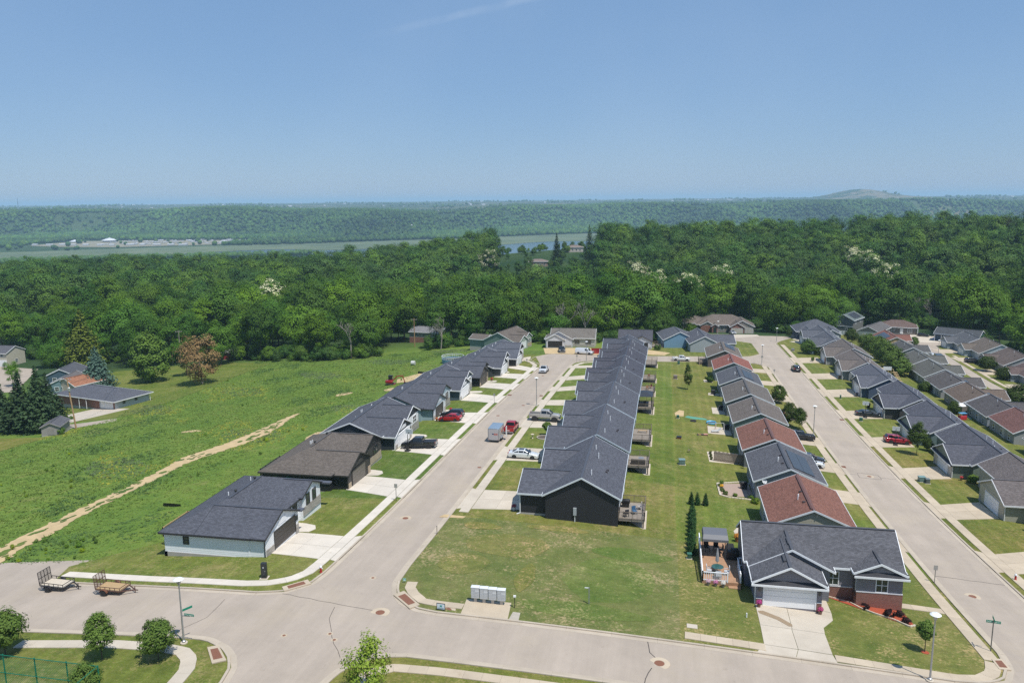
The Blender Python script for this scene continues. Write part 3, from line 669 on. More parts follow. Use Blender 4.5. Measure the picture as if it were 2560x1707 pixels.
# ---------------------------------------------------------------- dirt track through the meadow
tl = [(-86,55),(-79.6,78),(-80.9,85),(-81.4,92),(-81.9,107),(-84.6,124),(-82.0,134),(-81.4,143.5),(-81.5,153),(-81.4,161),(-78,176)]
tr = [(-80,55),(-74.0,72.8),(-75.8,78.6),(-76.6,84),(-78.2,92),(-79.4,107),(-80.6,120),(-77.0,131.5),(-76.4,141),(-79.2,155),(-80.4,162),(-77.4,176)]
tl = tl[:-1]; tr = tr[:-1]
tw_ = [(p[0]*.98+q[0]*.02, p[1]*.98+q[1]*.02) for p, q in zip(tl, [min(tr, key=lambda r: abs(r[1]-p[1])) for p in tl])]; te_ = [(p[0]*.98+q[0]*.02, p[1]*.98+q[1]*.02) for p, q in zip(tr, [min(tl, key=lambda r: abs(r[1]-p[1])) for p in tr])]
sheet('dirt_track', ragged(tw_+te_[::-1], .42, .6, 3), .05, M['dirt'], label='pale dirt track crossing the meadow', maxlen=3)
for i in range(80):
    t = rnd.random(); k = t*(len(tl)-2); j = int(k); u = k-j; a = (tl[j][0]*(1-u)+tl[j+1][0]*u, tl[j][1]*(1-u)+tl[j+1][1]*u); k2 = t*(len(tr)-2); j2 = int(k2); u2 = k2-j2
    b = (tr[j2][0]*(1-u2)+tr[j2+1][0]*u2, tr[j2][1]*(1-u2)+tr[j2+1][1]*u2); q = rnd.choice([rnd.uniform(.4,.6), rnd.random()]); x, y = a[0]+(b[0]-a[0])*q, a[1]+(b[1]-a[1])*q
    r = rnd.uniform(.25,.7); sheet('grass_patch', [(x+r*math.cos(a_)*rnd.uniform(.5,1.1), y+1.7*r*math.sin(a_)*rnd.uniform(.5,1.2)) for a_ in [z*.7 for z in range(9)]], .062+.0003*i, M['field'], label='tuft of grass left standing in the dirt track')
for x, y, rx, ry_ in [(-66,206,6,9),(-60,190,2.5,5),(-68,188,2,2.5),(-62,160,2.2,4),(-64,135,1.6,4),(-80,186,2,3),(-100,150,3,1.2),(-62,118,1.5,3)]:
    sheet('bare_soil', [(x+rx*math.cos(a*.4)*rnd.uniform(.6,1.15), y+ry_*math.sin(a*.4)*rnd.uniform(.6,1.15)) for a in range(15)], .05, M['dirt'], label='patch of bare dirt at the meadow edge')
# ---------------------------------------------------------------- ironwork and seams in the asphalt
def manhole(x, y, r, label, collar=True):
    root = empty('manhole_cover', (x, y, H(x, y)), label=label, cat='manhole')
    if collar: MB().lathe([(r*2.1,.0),(r*2.1,.045),(r*1.02,.048),(r*1.02,.0)], n=28).build('collar', M['old_concrete'], root)
    MB().lathe([(r,.0),(r,.052),(r*.9,.056),(r*.2,.058)], n=24).build('lid', M['rust_plate'], root); return root
manhole(-25.1,64.2,.42,'rusty manhole cover in a broad concrete ring near the mailbox corner'); manhole(.2,61.3,.42,'rusty manhole cover in a concrete ring with tar seams on the cross street')
manhole(-31,89.1,.36,'rusty manhole cover in the street beside the white house lawn'); manhole(32.7,86.2,.38,'rusty manhole cover in the right street near the bottom'); manhole(-28.5,71.3,.16,'tiny valve cover at the mouth of the middle street')
for x, y, l in [(-31.8,58.6,'leftmost small valve cover in the junction'),(-28.0,59.6,'upper one of the paired small valve covers in the junction'),(-27.2,58.7,'lower one of the paired small valve covers in the junction')]: manhole(x,y,.14,l)
manhole(-19.2,66.05,.36,'rusty round lid in the verge beside the estate sign'); manhole(-31.4,146.5,.34,'manhole cover in the middle street near the parked red car',False); manhole(-30.5,198,.34,'manhole cover near the far white pickup',False); manhole(-28.3,157,.36,'oval looking manhole cover below the street lamp',False); manhole(33.5,133.5,.36,'manhole cover in the patched square of the right street'); manhole(-27,112,.3,'patched dark manhole near the white sedan',False)
def seam(pts, wd, label):
    P = resample(pts, 1.2); P = [(x+rnd.uniform(-.1,.1), y+rnd.uniform(-.1,.1)) for x, y in P]
    root = strip_piece('tar_seam', P, -wd/2, wd/2, .042, .042, M['seal'], None, .02); tag(root, label, kind='structure')
seam([(-.9,65),(-.6,62.6),(-.1,62.1)], .07, 'tar seam above the ringed manhole'); seam([(-.3,60.5),(-.9,58.9),(-1,57.6)], .07, 'tar seam below the ringed manhole'); seam([(-36,66.4),(-33.5,65.8),(-29.5,65.0),(-25.9,64.4)], .04, 'long dark seam across the street mouth')
seam([(-29.6,64.5),(-29.2,62),(-28.2,60.2),(-27.2,58.4),(-25.6,56.2)], .04, 'wandering crack through the junction'); seam([(-41,64.5),(-40.5,61),(-42,57.6)], .03, 'crack across the left arm of the cross street'); seam([(30.4,91.2),(34,91.2),(38,91.3)], .07, 'tar seam across the right street'); seam([(-1.5,57.6),(6,57.7)], .04, 'thin seam at the lower kerb')
seam([(31.8,132.2),(35.2,132.2),(35.2,135),(31.8,135),(31.8,132.3)], .06, 'square tar seam round a patch in the right street'); seam([(30.3,133.6),(31.6,133.6)], .05, 'tar seam left of the patched square'); seam([(35.3,133.6),(38,133.6)], .05, 'tar seam right of the patched square')
for x in (86,87): pass
for yy in (214,226,238,250,262,274): seam([(86.2,yy),(94.5,yy+.5)], .12, 'tar seam across the far right street')
for pts, lb in [([(-36.8,55.3),(-36.3,55.6),(-35.0,54.2),(-35.6,53.8)], 'rusty tactile plate at the near left corner'), ([(-36.1,67.75),(-34.95,69.05),(-34.45,68.5),(-35.65,67.2)], 'rusty tactile plate at the white house corner'), ([(-24.5,67.5),(-24.05,68.2),(-22.5,66.55),(-22.95,65.95)], 'rusty tactile plate at the mailbox corner'), ([(28.85,69.0),(29.5,69.1),(29.5,70.4),(28.9,70.2)], 'rusty tactile plate at the brick house corner')]:
    cx = sum(p[0] for p in pts)/4; cy_ = sum(p[1] for p in pts)/4
    rt = empty('tactile_plate', (0,0,0), label=lb, cat='ramp plate'); sheet('ramp', [(cx+(p[0]-cx)*1.55, cy_+(p[1]-cy_)*1.55) for p in pts], .165, M['old_concrete'], rt, skirt=.1); sheet('plate', pts, .175, M['rust_plate'], rt, skirt=.03)
for x, y, l in [(30.3,137.6,'rusty storm drain at the left kerb of the right street, nearer one'),(37.9,176.2,'rusty storm drain at the right kerb of the right street'),(30.4,176,'grey storm drain at the left kerb behind the trees'),(-33.3,168,'storm drain at the left kerb of the middle street'),(-26.3,168.5,'storm drain at the right kerb of the middle street'),(-32.5,217,'storm drain at the bend')]:
    b = MB(); b.box(x-.4,x+.4,y-.5,y+.5,H(x,y)-.05,H(x,y)+.07)
    for k in range(5): b.box(x-.36,x+.36,y-.42+k*.19,y-.32+k*.19,H(x,y)+.07,H(x,y)+.09)
    tag(b.build('storm_drain', M['rust_plate']), l, 'drain')
# ---------------------------------------------------------------- river and marsh in the far valley
def far_sheet(name, fa, fb, z, mat, label, x0=-3200, x1=3200, n=60):
    xs = np.linspace(x0, x1, n); V = []
    for x in xs:
        for yc in (fa(x), fb(x)):
            X, Y = unxy(x, yc); V.append((X, Y, z))
    F = np.array([(2*i, 2*i+2, 2*i+3, 2*i+1) for i in range(n-1)]); me = npmesh(name, np.array(V), F, mat); tag(link(name, me), label, kind='structure')
far_sheet('river', lambda x: 1240+abs(x)*.25, lambda x: float(shore_y(x)), -87.6, M['water'], 'dark still river in the valley')
far_sheet('marsh', lambda x: 2360+.36*x+60*math.sin(x/150)+35*math.sin(x/61), lambda x: float(shore_y(x))+30, -87.2, M['marsh'], 'pale green reed marsh along the far bank', n=160)
far_sheet('marsh', lambda x: 1700+.2*x+40*math.sin(x/120), lambda x: 1960+.3*x+60*math.sin(x/170+1)-(abs(x+1100)*.12 if x > -1100 else 0), -87.3, M['marsh'], 'reed bed nearer in the river', x0=-2300, x1=-520, n=90)
# ---------------------------------------------------------------- houses
WHITE = (.78,.79,.8); TRIMB = (.5,.58,.64)
CHAR, SLATE, TAUPE, BROWN, REDB, GREY = (.088,.093,.112), (.1,.107,.128), (.135,.115,.1), (.12,.085,.07), (.2,.095,.072), (.085,.085,.09)
class House:
    def __init__(s, x, y, label, base=None, cat='house', name='house', rz=0.0, roof=CHAR, wall=WHITE, trim=WHITE, group=None):
        s.z = H(x, y) if base is None else base
        s.root = empty(name, (x, y, s.z), rz, label, cat, group); s.roofc, s.wallc, s.trim = roof, wall, trim
        s.roofs = []; s.ox, s.oy = x, y
    def block(s, x0, x1, y0, y1, eh=2.75, pitch=.48, axis='y', ends='gg', ov=.42, ovg=.24, z0=-3.2, wall=None, roof=None, trim=None, found=True, wallmat='siding', rwall=True):
        """rectangular block with a gable ('g') or hip ('h') at its low and high end of the ridge axis"""
        wall, roof, trim = wall or s.wallc, roof or s.roofc, trim or s.trim
        if axis == 'x': a0, a1, b0, b1 = x0, x1, y0, y1
        else: a0, a1, b0, b1 = y0, y1, x0, x1                # a along the ridge, b across
        def P(a, b, z): return (a, b, z) if axis == 'x' else (b, a, z)
        hb = (b1-b0)/2; bm_ = (b0+b1)/2; pk = eh+pitch*hb; e = .02
        mb = MB()
        def end(a, kind):
            pts = [P(a,b0,z0), P(a,b0,eh), P(a,b1,eh), P(a,b1,z0)]
            if kind == 'g': pts = [pts[0], pts[1], P(a,bm_,pk), pts[2], pts[3]]
            return pts
        A, B = end(a0, ends[0]), end(a1, ends[1])
        mb.add(A, [tuple(range(len(A)))]); mb.add(B, [tuple(range(len(B)))])
        mb.add([P(a0,b0,z0),P(a1,b0,z0),P(a1,b0,eh),P(a0,b0,eh)], [(0,1,2,3)]); mb.add([P(a0,b1,z0),P(a1,b1,z0),P(a1,b1,eh),P(a0,b1,eh)], [(0,1,2,3)])
        if rwall: mb.build('wall', M[wallmat], s.root, color=wall)
        if found: MB().box(x0-.03, x1+.03, y0-.03, y1+.03, z0-.2, -.12).build('foundation', M['foundation'], s.root)
        # roof planes
        t = .16; ze = eh-pitch*ov; o0 = ovg if ends[0] == 'g' else ov; o1 = ovg if ends[1] == 'g' else ov; ra0 = a0-o0 if ends[0] == 'g' else a0+hb; ra1 = a1+o1 if ends[1] == 'g' else a1-hb
        c = [P(a0-o0,b0-ov,ze+t), P(a1+o1,b0-ov,ze+t), P(a1+o1,b1+ov,ze+t), P(a0-o0,b1+ov,ze+t), P(ra0,bm_,pk+t), P(ra1,bm_,pk+t)]
        faces = [(0,1,5,4), (2,3,4,5)]
        if ends[0] == 'h': faces.append((3,0,4))
        if ends[1] == 'h': faces.append((1,2,5))
        rim = [0,1]+([5] if ends[1] == 'g' else [])+[2,3]+([4] if ends[0] == 'g' else [])
        rb = MB(); rb.add(c, faces); rb.add([(p[0],p[1],p[2]-.1) for p in c], [f[::-1] for f in faces], 1)
        o = rb.build('roof', [M['roof'], M['paint']], s.root, color=roof)
        me = o.data; uvl = me.uv_layers.new(name='UVMap')
        for pl in me.polygons:
            n = pl.normal; e1 = Vector((-n.y, n.x, 0)); e1 = e1.normalized() if e1.length > 1e-4 else Vector((1,0,0)); e2 = n.cross(e1)
            for li in pl.loop_indices:
                v = me.vertices[me.loops[li].vertex_index].co; uvl.data[li].uv = (v.dot(e1), v.dot(e2))
        fb = MB(); k = len(rim); ctr = Vector((sum(c[i][0] for i in range(4))/4, sum(c[i][1] for i in range(4))/4, 0))
        for i in range(k):
            p, q = Vector(c[rim[i]]), Vector(c[rim[(i+1) % k]]); d = (q-p); d.z = 0
            nrm = Vector((d.y, -d.x, 0)).normalized(); mid = (p+q)/2; mid.z = 0
            if nrm.dot(mid-ctr) < 0: nrm = -nrm
            w_ = nrm*.05; up = Vector((0,0,.025)); dn = Vector((0,0,-.19)); g = d.normalized()*.05 if False else Vector((0,0,0))
            fb.add([p-nrm*.012+dn,q-nrm*.012+dn,q+w_+dn,p+w_+dn,p-nrm*.012+up,q-nrm*.012+up,q+w_+up,p+w_+up], [(0,3,2,1),(4,5,6,7),(0,1,5,4),(1,2,6,5),(2,3,7,6),(3,0,4,7)])
        fb.build('fascia', M['paint'], o, color=trim)
        # ridge cap
        MB().bar(P(ra0+.05,bm_,pk+t+.03), P(ra1-.05,bm_,pk+t+.03), .3, .05).build('ridge_cap', M['paint'], o, color=tuple(v*.75 for v in roof))
        s.roofs.append((o, x0, x1, y0, y1, eh, pitch, axis, pk+t)); return o
    def rz_(s, i, x, y):
        """roof top height of block i"""
        o, x0, x1, y0, y1, eh, pitch, axis, pk = s.roofs[i]
        m = (x0+x1)/2 if axis == 'y' else (y0+y1)/2; return pk-pitch*abs((x if axis == 'y' else y)-m)
    def pipe(s, i, x, y, h=.5, col=WHITE, r=.06):
        z = s.rz_(i, x, y); MB().tube((x,y,z-.1), (x,y,z+h), r).build('vent_pipe', M['paint'], s.roofs[i][0], color=col)
    def vent(s, i, x, y, col=(.03,.03,.03), r=.18):
        z = s.rz_(i, x, y); b = MB(); b.lathe([(r*.7,-.15),(r*.7,.2),(r,.22),(r,.36),(r*.5,.42)], (x,y,z), 10); b.build('roof_vent', M['paint'], s.roofs[i][0], color=col)
    def box_vent(s, i, x, y, col=(.05,.04,.04)):
        z = s.rz_(i, x, y); MB().box(x-.16,x+.16,y-.16,y+.16,z-.1,z+.13).build('roof_vent', M['paint'], s.roofs[i][0], color=col)
    def solar(s, i, x0, x1, y0, y1, nx, ny):
        o = s.roofs[i][0]; dx, dy = (x1-x0)/nx, (y1-y0)/ny
        for a in range(nx):
            for b in range(ny):
                xa, xb, ya, yb = x0+a*dx+.02, x0+(a+1)*dx-.02, y0+b*dy+.02, y0+(b+1)*dy-.02; mb = MB(); vs = []
                for zz in (.06, .12): vs += [(x,y,s.rz_(i,x,y)+zz) for x, y in ((xa,ya),(xb,ya),(xb,yb),(xa,yb))]
                mb.add(vs, [(0,3,2,1),(4,5,6,7),(0,1,5,4),(1,2,6,5),(2,3,7,6),(3,0,4,7)]); mb.build('solar_panel', M['solar'], o)
    def _plane(s, side, pos, u0, u1, z0, z1, d0, d1):
        """box on a wall: side '+x','-x','+y','-y' at coordinate pos, from d0 to d1 out of the wall"""
        sg = 1 if side[0] == '+' else -1; a, b = pos+sg*d0, pos+sg*d1
        return (min(a,b), max(a,b), u0, u1, z0, z1) if side[1] == 'x' else (u0, u1, min(a,b), max(a,b), z0, z1)
    def window(s, side, pos, uc, zc, w=1.0, h=1.2, frame=None, mull=1, glass='glass'):
        fr = MB(); t = .09
        for a in ((uc-w/2-t, uc-w/2, zc-h/2-t, zc+h/2+t), (uc+w/2, uc+w/2+t, zc-h/2-t, zc+h/2+t), (uc-w/2, uc+w/2, zc+h/2, zc+h/2+t), (uc-w/2, uc+w/2, zc-h/2-t, zc-h/2), (uc-w/2, uc+w/2, zc-.03, zc+.03)): fr.box(*s._plane(side, pos, *a, .0, .07))
        for k in range(1, mull): u = uc-w/2+w*k/mull; fr.box(*s._plane(side, pos, u-.03, u+.03, zc-h/2, zc+h/2, .0, .068))
        root = fr.build('window', M['paint'], s.root, color=frame or s.trim)
        for k in range(mull):
            u0 = uc-w/2+w*k/mull; MB().box(*s._plane(side, pos, u0, u0+w/mull, zc-h/2, zc+h/2, -.05, .025)).build('pane', M[glass], root)
        return root
    def garage(s, side, pos, uc, w=4.6, h=2.15, col=WHITE, lights=False, trim=None, z=0.0):
        fr = MB(); t = .12
        for a in ((uc-w/2-t, uc-w/2, z, z+h+t), (uc+w/2, uc+w/2+t, z, z+h+t), (uc-w/2, uc+w/2, z+h, z+h+t)): fr.box(*s._plane(side, pos, *a, 0, .08))
        root = fr.build('garage_door', M['paint'], s.root, color=trim or s.trim)
        for k in range(4):
            MB().box(*s._plane(side, pos, uc-w/2, uc+w/2, z+h*k/4+.012, z+h*(k+1)/4-.012, -.1, .035)).build('panel', M['paint'], root, color=col)
        if lights:
            for g in range(4):
                for k in range(5):
                    u = uc-w/2+w*(g+.5)/4+(k-2)*.17; MB().box(*s._plane(side, pos, u-.065, u+.065, z+h*.9-.04, z+h*.9+.05, .03, .045)).build('pane', M['glass'], root)
        return root
    def door(s, side, pos, uc, col=(.12,.1,.09), w=.95, h=2.05):
        MB().box(*s._plane(side, pos, uc-w/2-.1, uc+w/2+.1, 0, h+.1, 0, .05)).build('door_frame', M['paint'], s.root, color=s.trim)
        d = MB().box(*s._plane(side, pos, uc-w/2, uc+w/2, .02, h, .0, .08)).build('door', M['paint'], s.root, color=col)
        MB().box(*s._plane(side, pos, uc+w/2-.16, uc+w/2-.08, .95, 1.05, .08, .14)).build('handle', M['rim'], d)
    def panel(s, side, pos, u0, u1, z0, z1, mat, d=.05, col=None, name='stone_facing'):
        return MB().box(*s._plane(side, pos, u0, u1, z0, z1, -.05, d)).build(name, M[mat], s.root, color=col)
    def downspout(s, x, y, z0, z1, col=None):
        b = MB(); b.box(x-.05,x+.05,y-.04,y+.04,z0,z1); b.bar((x,y,z0+.04),(x-.4,y-.3,z0-.02),.09); b.build('downspout', M['paint'], s.root, color=col or s.trim)
    def deck(s, x0, x1, y0, y1, z, wood='deck_grey', rail=(.3,.26,.22), railmat='wood', zg=None, open_side='-x', stairs=None, patio=True):
        """raised deck: floor, posts and railing; zg = ground below it relative to the house base"""
        zg = -2.6 if zg is None else zg
        fl = MB().box(x0,x1,y0,y1,z-.2,z).build('deck', M[wood], s.root)
        for px, py in ((x0+.15,y0+.15),(x1-.15,y0+.15),(x1-.15,y1-.15),(x0+.15,y1-.15)):
            if (open_side == '-x' and px < (x0+x1)/2) or (open_side == '+x' and px > (x0+x1)/2): continue
            MB().box(px-.09,px+.09,py-.09,py+.09,zg-.8,z-.2).build('post', M[railmat], fl, color=rail)
        rl = MB(); bl = MB()
        runs = [((x0,y0),(x1,y0)),((x0,y1),(x1,y1))]+([((x1,y0),(x1,y1))] if open_side != '+x' else [])+([((x0,y0),(x0,y1))] if open_side != '-x' else [])
        for (ax,ay),(bx,by) in runs:
            for zz in (.12, .98): rl.bar((ax,ay,z+zz),(bx,by,z+zz),.07,.07)
            n = max(2, int(math.hypot(bx-ax,by-ay)/.16))
            for k in range(n+1):
                u = k/n; px, py = ax+(bx-ax)*u, ay+(by-ay)*u; big = k % 10 == 0 or k == n; ww = .05 if big else .018
                (rl if big else bl).box(px-ww,px+ww,py-ww,py+ww,z-.05,z+(1.05 if big else .97))
        r = rl.build('railing', M[railmat], fl, color=rail); b = bl.build('balusters', M[railmat], fl, color=rail); b['kind'] = 'stuff'
        if patio: MB().box(x0-.2,x1+.2,y0-.1,y1+.1,zg-.4,zg+.06).build('patio', M['concrete'], s.root)
        return fl
def sites(x): return x

# ---- left row (fronts face +x). Local x: 0 = garage face, negative = towards the meadow
def left_house(y0, L, label, wall, front, roof=CHAR, trim=WHITE, gw=9.4, door=WHITE, hip=False, stone='stone', facade=None, over2=True, eh=2.5, dark_trim=False, xf=-43.4, md=(-12.5,-2.3), seed=0):
    h = House(xf, y0, label, roof=roof, wall=wall, trim=trim, base=max(H(xf, y0+4), H(xf, y0+8))+.12)
    h.block(md[0], md[1], 0, L, eh, .40, 'y', 'hh' if hip else 'gg')
    h.block(-8.2, 0, .8, gw, eh-.15, .42, 'x', 'gg', wall=wall)
    if over2: h.block(-8.4, -1.1, gw+.35, L-.5, eh+.1, .44, 'x', 'gg', wall=wall)
    h.panel('+x', 0, .85, gw-.07, -.3, eh-.2, 'siding', .03, front, 'front_siding')
    h.garage('+x', .03, gw/2+.1, 5.0, 2.1, door, trim=trim)
    for u in (1.4, gw-.6): h.panel('+x', 0.0, u-.5, u+.45, -.3, .85, stone, .09)
    if over2:
        h.panel('+x', -1.1, gw+.5, L-.7, -.3, eh, 'siding', .03, front, 'front_siding'); h.panel('+x', -1.1, gw+1.9, L-.75, -.3, .8, stone, .08)
        h.window('+x', -1.07, (gw+L)/2+1.0, 1.6, 1.7, 1.25, frame=trim, mull=2); h.door('+x', -1.07, gw+1.1)
    # gable boards on the street side
    for x in (.44,): h.panel('+x', 0, gw*.3, gw*.7, eh+.12, eh+.7, 'siding', .035, tuple(v*.9 for v in front), 'gable_siding')
    h.downspout(-.06, .74, .05, eh-.3, trim)
    for k in range(2): h.pipe(0, (md[0]+md[1])/2-1.2, L*.45+k*.5, .5)
    h.window('-y', 0.0, -10.4, 1.35, .8, .95, frame=trim)
    return h
h = House(-42.2, 74.9, 'white house with charcoal hipped roof on the corner nearest the flat trailers', roof=CHAR, wall=(.76,.785,.81), trim=(.03,.03,.035), base=H(-43,77)+.22)
h.block(-12.2, -1.9, 0, 17.9, 2.2, .40, 'y', 'hh', found=False); h.block(-8.0, 0, .05, 8.0, 2.2, .40, 'x', 'gg', found=False); h.block(-7.5, -1.35, 12.0, 17.2, 2.3, .42, 'x', 'gg', found=False)
h.panel('+x', 0, .1, 7.95, -.2, 2.2, 'siding', .03, WHITE, 'front_siding'); h.garage('+x', .03, 4.6, 5.0, 2.0, (.05,.043,.04), trim=(.03,.03,.03))
h.panel('+x', 0, .12, 1.9, -.3, .75, 'stone', .1); h.panel('+x', 0, 7.2, 7.95, -.3, .75, 'stone', .1); h.panel('+x', -1.35, 12.1, 17.1, -.3, .8, 'stone', .1)
for u in (13.5, 15.3): h.window('+x', -1.32, u, 1.55, .85, 1.3, frame=(.04,.04,.04))
h.window('+x', -1.87, 9.3, 1.3, 1.2, 1.1, frame=(.04,.04,.04)); h.door('+x', -1.87, 11.0, (.04,.04,.04)); h.window('-y', .0, -9.5, 1.3, .55, .75, frame=(.03,.03,.03)); h.window('+x', .03, 7.55, 1.5, .35, .4, frame=(.03,.03,.03))
MB().box(-12.25,.0,-.06,.3,-3,-.18).build('foundation', M['foundation'], h.root); MB().box(-12.26,-11.9,-.06,17.9,-3,-.18).build('foundation', M['foundation'], h.root)
h.panel('+x', .02, 3.2, 5.0, 2.35, 3.0, 'siding', .02, WHITE, 'gable_siding'); h.downspout(-.02, -.05, -.1, 2.0, (.02,.02,.02)); h.vent(0, -7.35, 7.2); h.vent(0, -7.4, 11.8); h.pipe(0, -8.2, 7.0, .45); h.pipe(0, -8.2, 12.2, .45)
MB().box(-.2,.5,8.0,8.9,2.1,2.25).build('porch_roof', M['paint'], h.root, color=CHAR); MB().box(-1.8,.0,17.3,18.0,2.1,2.3).build('porch_roof', M['paint'], h.root, color=CHAR)
h.deck(-14.6, -12.3, 3.2, 8.2, .1, 'newwood', (.36,.26,.17), 'newwood', zg=-1.6, open_side='+x', patio=False)
h = left_house(98.9, 17.6, 'black sided house with big brown hipped roof, second from the cross street', (.012,.012,.014), (.05,.045,.042), roof=(0.13,0.112,0.098), trim=(.03,.028,.026), door=(.16,.14,.12), hip=True, stone='tanstone', eh=2.35, xf=-42.9)
h.vent(0, -7.6, 7.0); h.vent(0, -7.7, 11.6); h.pipe(0, -8.8, 8.0, .5); h.window('-y', .0, -8.5, 1.3, .8, 1.0, frame=(.02,.02,.02), glass='greenglass')
h.deck(-15.0, -12.55, 4, 10, .15, 'deck_grey', (.03,.03,.03), 'plastic', zg=-1.8, open_side='+x', patio=False)
h = left_house(120.1, 17.6, 'navy sided house with white front and a wide dark gable, behind the black pickup', (.03,.038,.05), WHITE, roof=CHAR, stone='stone', seed=1); h.deck(-15.0,-12.55,2.5,7.5,.2,'newwood',(.4,.28,.16),'newwood',zg=-2,open_side='+x',patio=False); h.window('+x', .03, 8.7, 1.4, .7, 1.2, frame=WHITE)
left_house(142.3, 17.3, 'house with pale blue side wall behind the red and black parked cars', (.3,.4,.46), (.62,.66,.68), roof=CHAR, trim=(.05,.05,.055), door=(.05,.045,.045))
h = left_house(162.6, 16.4, 'house with white front and slate blue side in the middle of the left row', (.075,.11,.14), WHITE, roof=CHAR); h.window('+x', .03, 8.9, 1.3, .6, 1.6, frame=WHITE)
left_house(181.2, 15.2, 'black sided house with stone front, three from the far end of the left row', (.02,.022,.024), (.1,.085,.075), roof=CHAR, trim=(.05,.05,.05), door=(.08,.07,.06), stone='tanstone')
left_house(197.4, 17.2, 'white fronted house with dark grey side, two from the far end of the left row', (.06,.07,.075), WHITE, roof=CHAR, xf=-41.5)
left_house(216.0, 18.6, 'white fronted house with black side at the far end of the left row', (.02,.024,.028), WHITE, roof=SLATE, xf=-40.9)
h = House(-47.5, 256.5, 'taupe roofed house with green gables at the bend', roof=TAUPE, wall=(.14,.2,.18), base=H(-47.5,256)-.0, rz=R_(-14))
h.block(-13, -2.5, 0, 15, 2.8, .5, 'y'); h.block(-8, 0, .5, 7, 2.7, .5, 'x', 'gg', wall=(.32,.37,.33)); h.block(-8, -1, 7.6, 12.8, 2.9, .55, 'x', 'gg', wall=(.32,.37,.33)); h.block(-19, -12.8, 1.0, 7.0, 2.6, .4, 'x')
h.garage('+x', 0, 3.5, 4.4); h.panel('+x', -1, 7.8, 12.6, -.3, .8, 'tanstone', .08); h.window('+x', -1, 10.4, 1.7, 2.6, 1.2, mull=4); h.door('+x', -2.5, 13.8); h.window('-y', 0, -8, 1.6, .9, 1.1)

# ---- middle row (fronts face -x). Local x: 0 = garage face, positive = downhill to the back lawn
def mid_house(y0, L, label, wall, roof=(0.0915,0.0964,0.116), trim=TRIMB, gw=9.0, w2=(9.6, 16.5), deck=None, winggap=.3, door=WHITE, pitch=.52, xf=-17.5, deckrail=(.3,.26,.22), wing3=False, flip=False):
    h = House(xf, y0, label, roof=roof, wall=wall, trim=trim, base=max(H(xf, y0+2), H(xf, y0+8))+.42)
    h.block(3.4, 12.4, 0, L, 2.75, pitch, 'y', 'gg', z0=-4.5, found=False)
    h.block(0, 7.4, .8, gw, 2.55, .38, 'x', 'gg', z0=-3.5)
    if w2: h.block(1.6, 7.6, w2[0], w2[1], 2.7, .46, 'x', 'gg')
    h.garage('-x', 0, gw/2+.1, 4.8, 2.1, door); h.downspout(.06, .74, -.2, 2.3, WHITE)
    if w2: h.window('-x', 1.6, (w2[0]+w2[1])/2+.6, 1.6, 1.6, 1.2, mull=2); h.door('-x', 1.6, w2[0]+1.1)
    for u in (3, 8.2, 13.5): 
        if u < L-1: h.window('+x', 12.4, u, 1.5, 1.5, 1.2, mull=2); h.window('+x', 12.4, u, -1.3, 1.5, 1.2, mull=2)
    h.pipe(0, 8.9, 2.4, .7); h.pipe(0, 9.2, L*.55, .8); h.pipe(0, 8.6, L*.72, .6); h.box_vent(0, 10.5, L*.35); h.box_vent(0, 10.6, L*.4)
    if deck: h.deck(12.45, 15.6, deck[0], deck[1], deck[2] if len(deck) > 2 else -.05, 'deck_grey', deckrail, 'wood', zg=H(xf+14, y0+deck[0]+1.5)-h.z)
    return h
h = mid_house(93.2, 17.4, 'black sided house with grey blue gabled roof at the near end of the middle row', (.018,.019,.024), deck=(.4,6.2), trim=(.62,.66,.69))
MB().box(6.9,7.3,-.2,-.0,.3,1.25).build('meter_box', M['plastic'], h.root, color=(.35,.38,.4)); MB().box(7.05,7.15,-.12,-.02,-3,.3).build('conduit', M['plastic'], h.root, color=(.6,.62,.62))
mid_house(115.2, 17.8, 'house with slate blue side beside the white sedan, second of the middle row', (.085,.125,.15), deck=(1.5,6.6), gw=10.4)
mid_house(137.2, 17.6, 'house with dark green side beside the lifted silver pickup, third of the middle row', (.03,.058,.056), deck=(-3.6,3.2,-.1), w2=(8.4,15.5))
mid_house(158.0, 16.4, 'fourth house of the middle row, white vents on a plain charcoal roof', (.08,.09,.1), deck=(.8,7.0), roof=(0.0793,0.083,0.1))
mid_house(177.4, 17.0, 'fifth house of the middle row with two tan and red chairs on its deck', (.1,.12,.14), deck=(1,6.4), roof=(0.0708,0.0732,0.0915), deckrail=(.4,.27,.18))
mid_house(196.4, 17.0, 'sixth house of the middle row with one brown chair on its deck', (.12,.13,.14), deck=(.6,6), roof=(0.0671,0.0683,0.0854), deckrail=(.42,.3,.22))
mid_house(216.0, 17.0, 'seventh house of the middle row, its blue gable just showing', (.13,.24,.3), deck=(6,12), roof=(0.0732,0.0756,0.0915))
h = House(-18.2, 240.5-5.5, 'grey blue roofed house closing the far end of the middle row', roof=(0.0732,0.0793,0.0976), wall=(.2,.3,.36), trim=TRIMB, base=H(-16,237)+.3); h.block(2.5, 11.5, 0, 15, 2.75, .5, 'y', z0=-4); h.block(0, 7, 2, 13, 2.7, .4, 'x'); h.garage('-x', 0, 6.5, 4.8); h.pipe(0, 7.6, 4, .7)

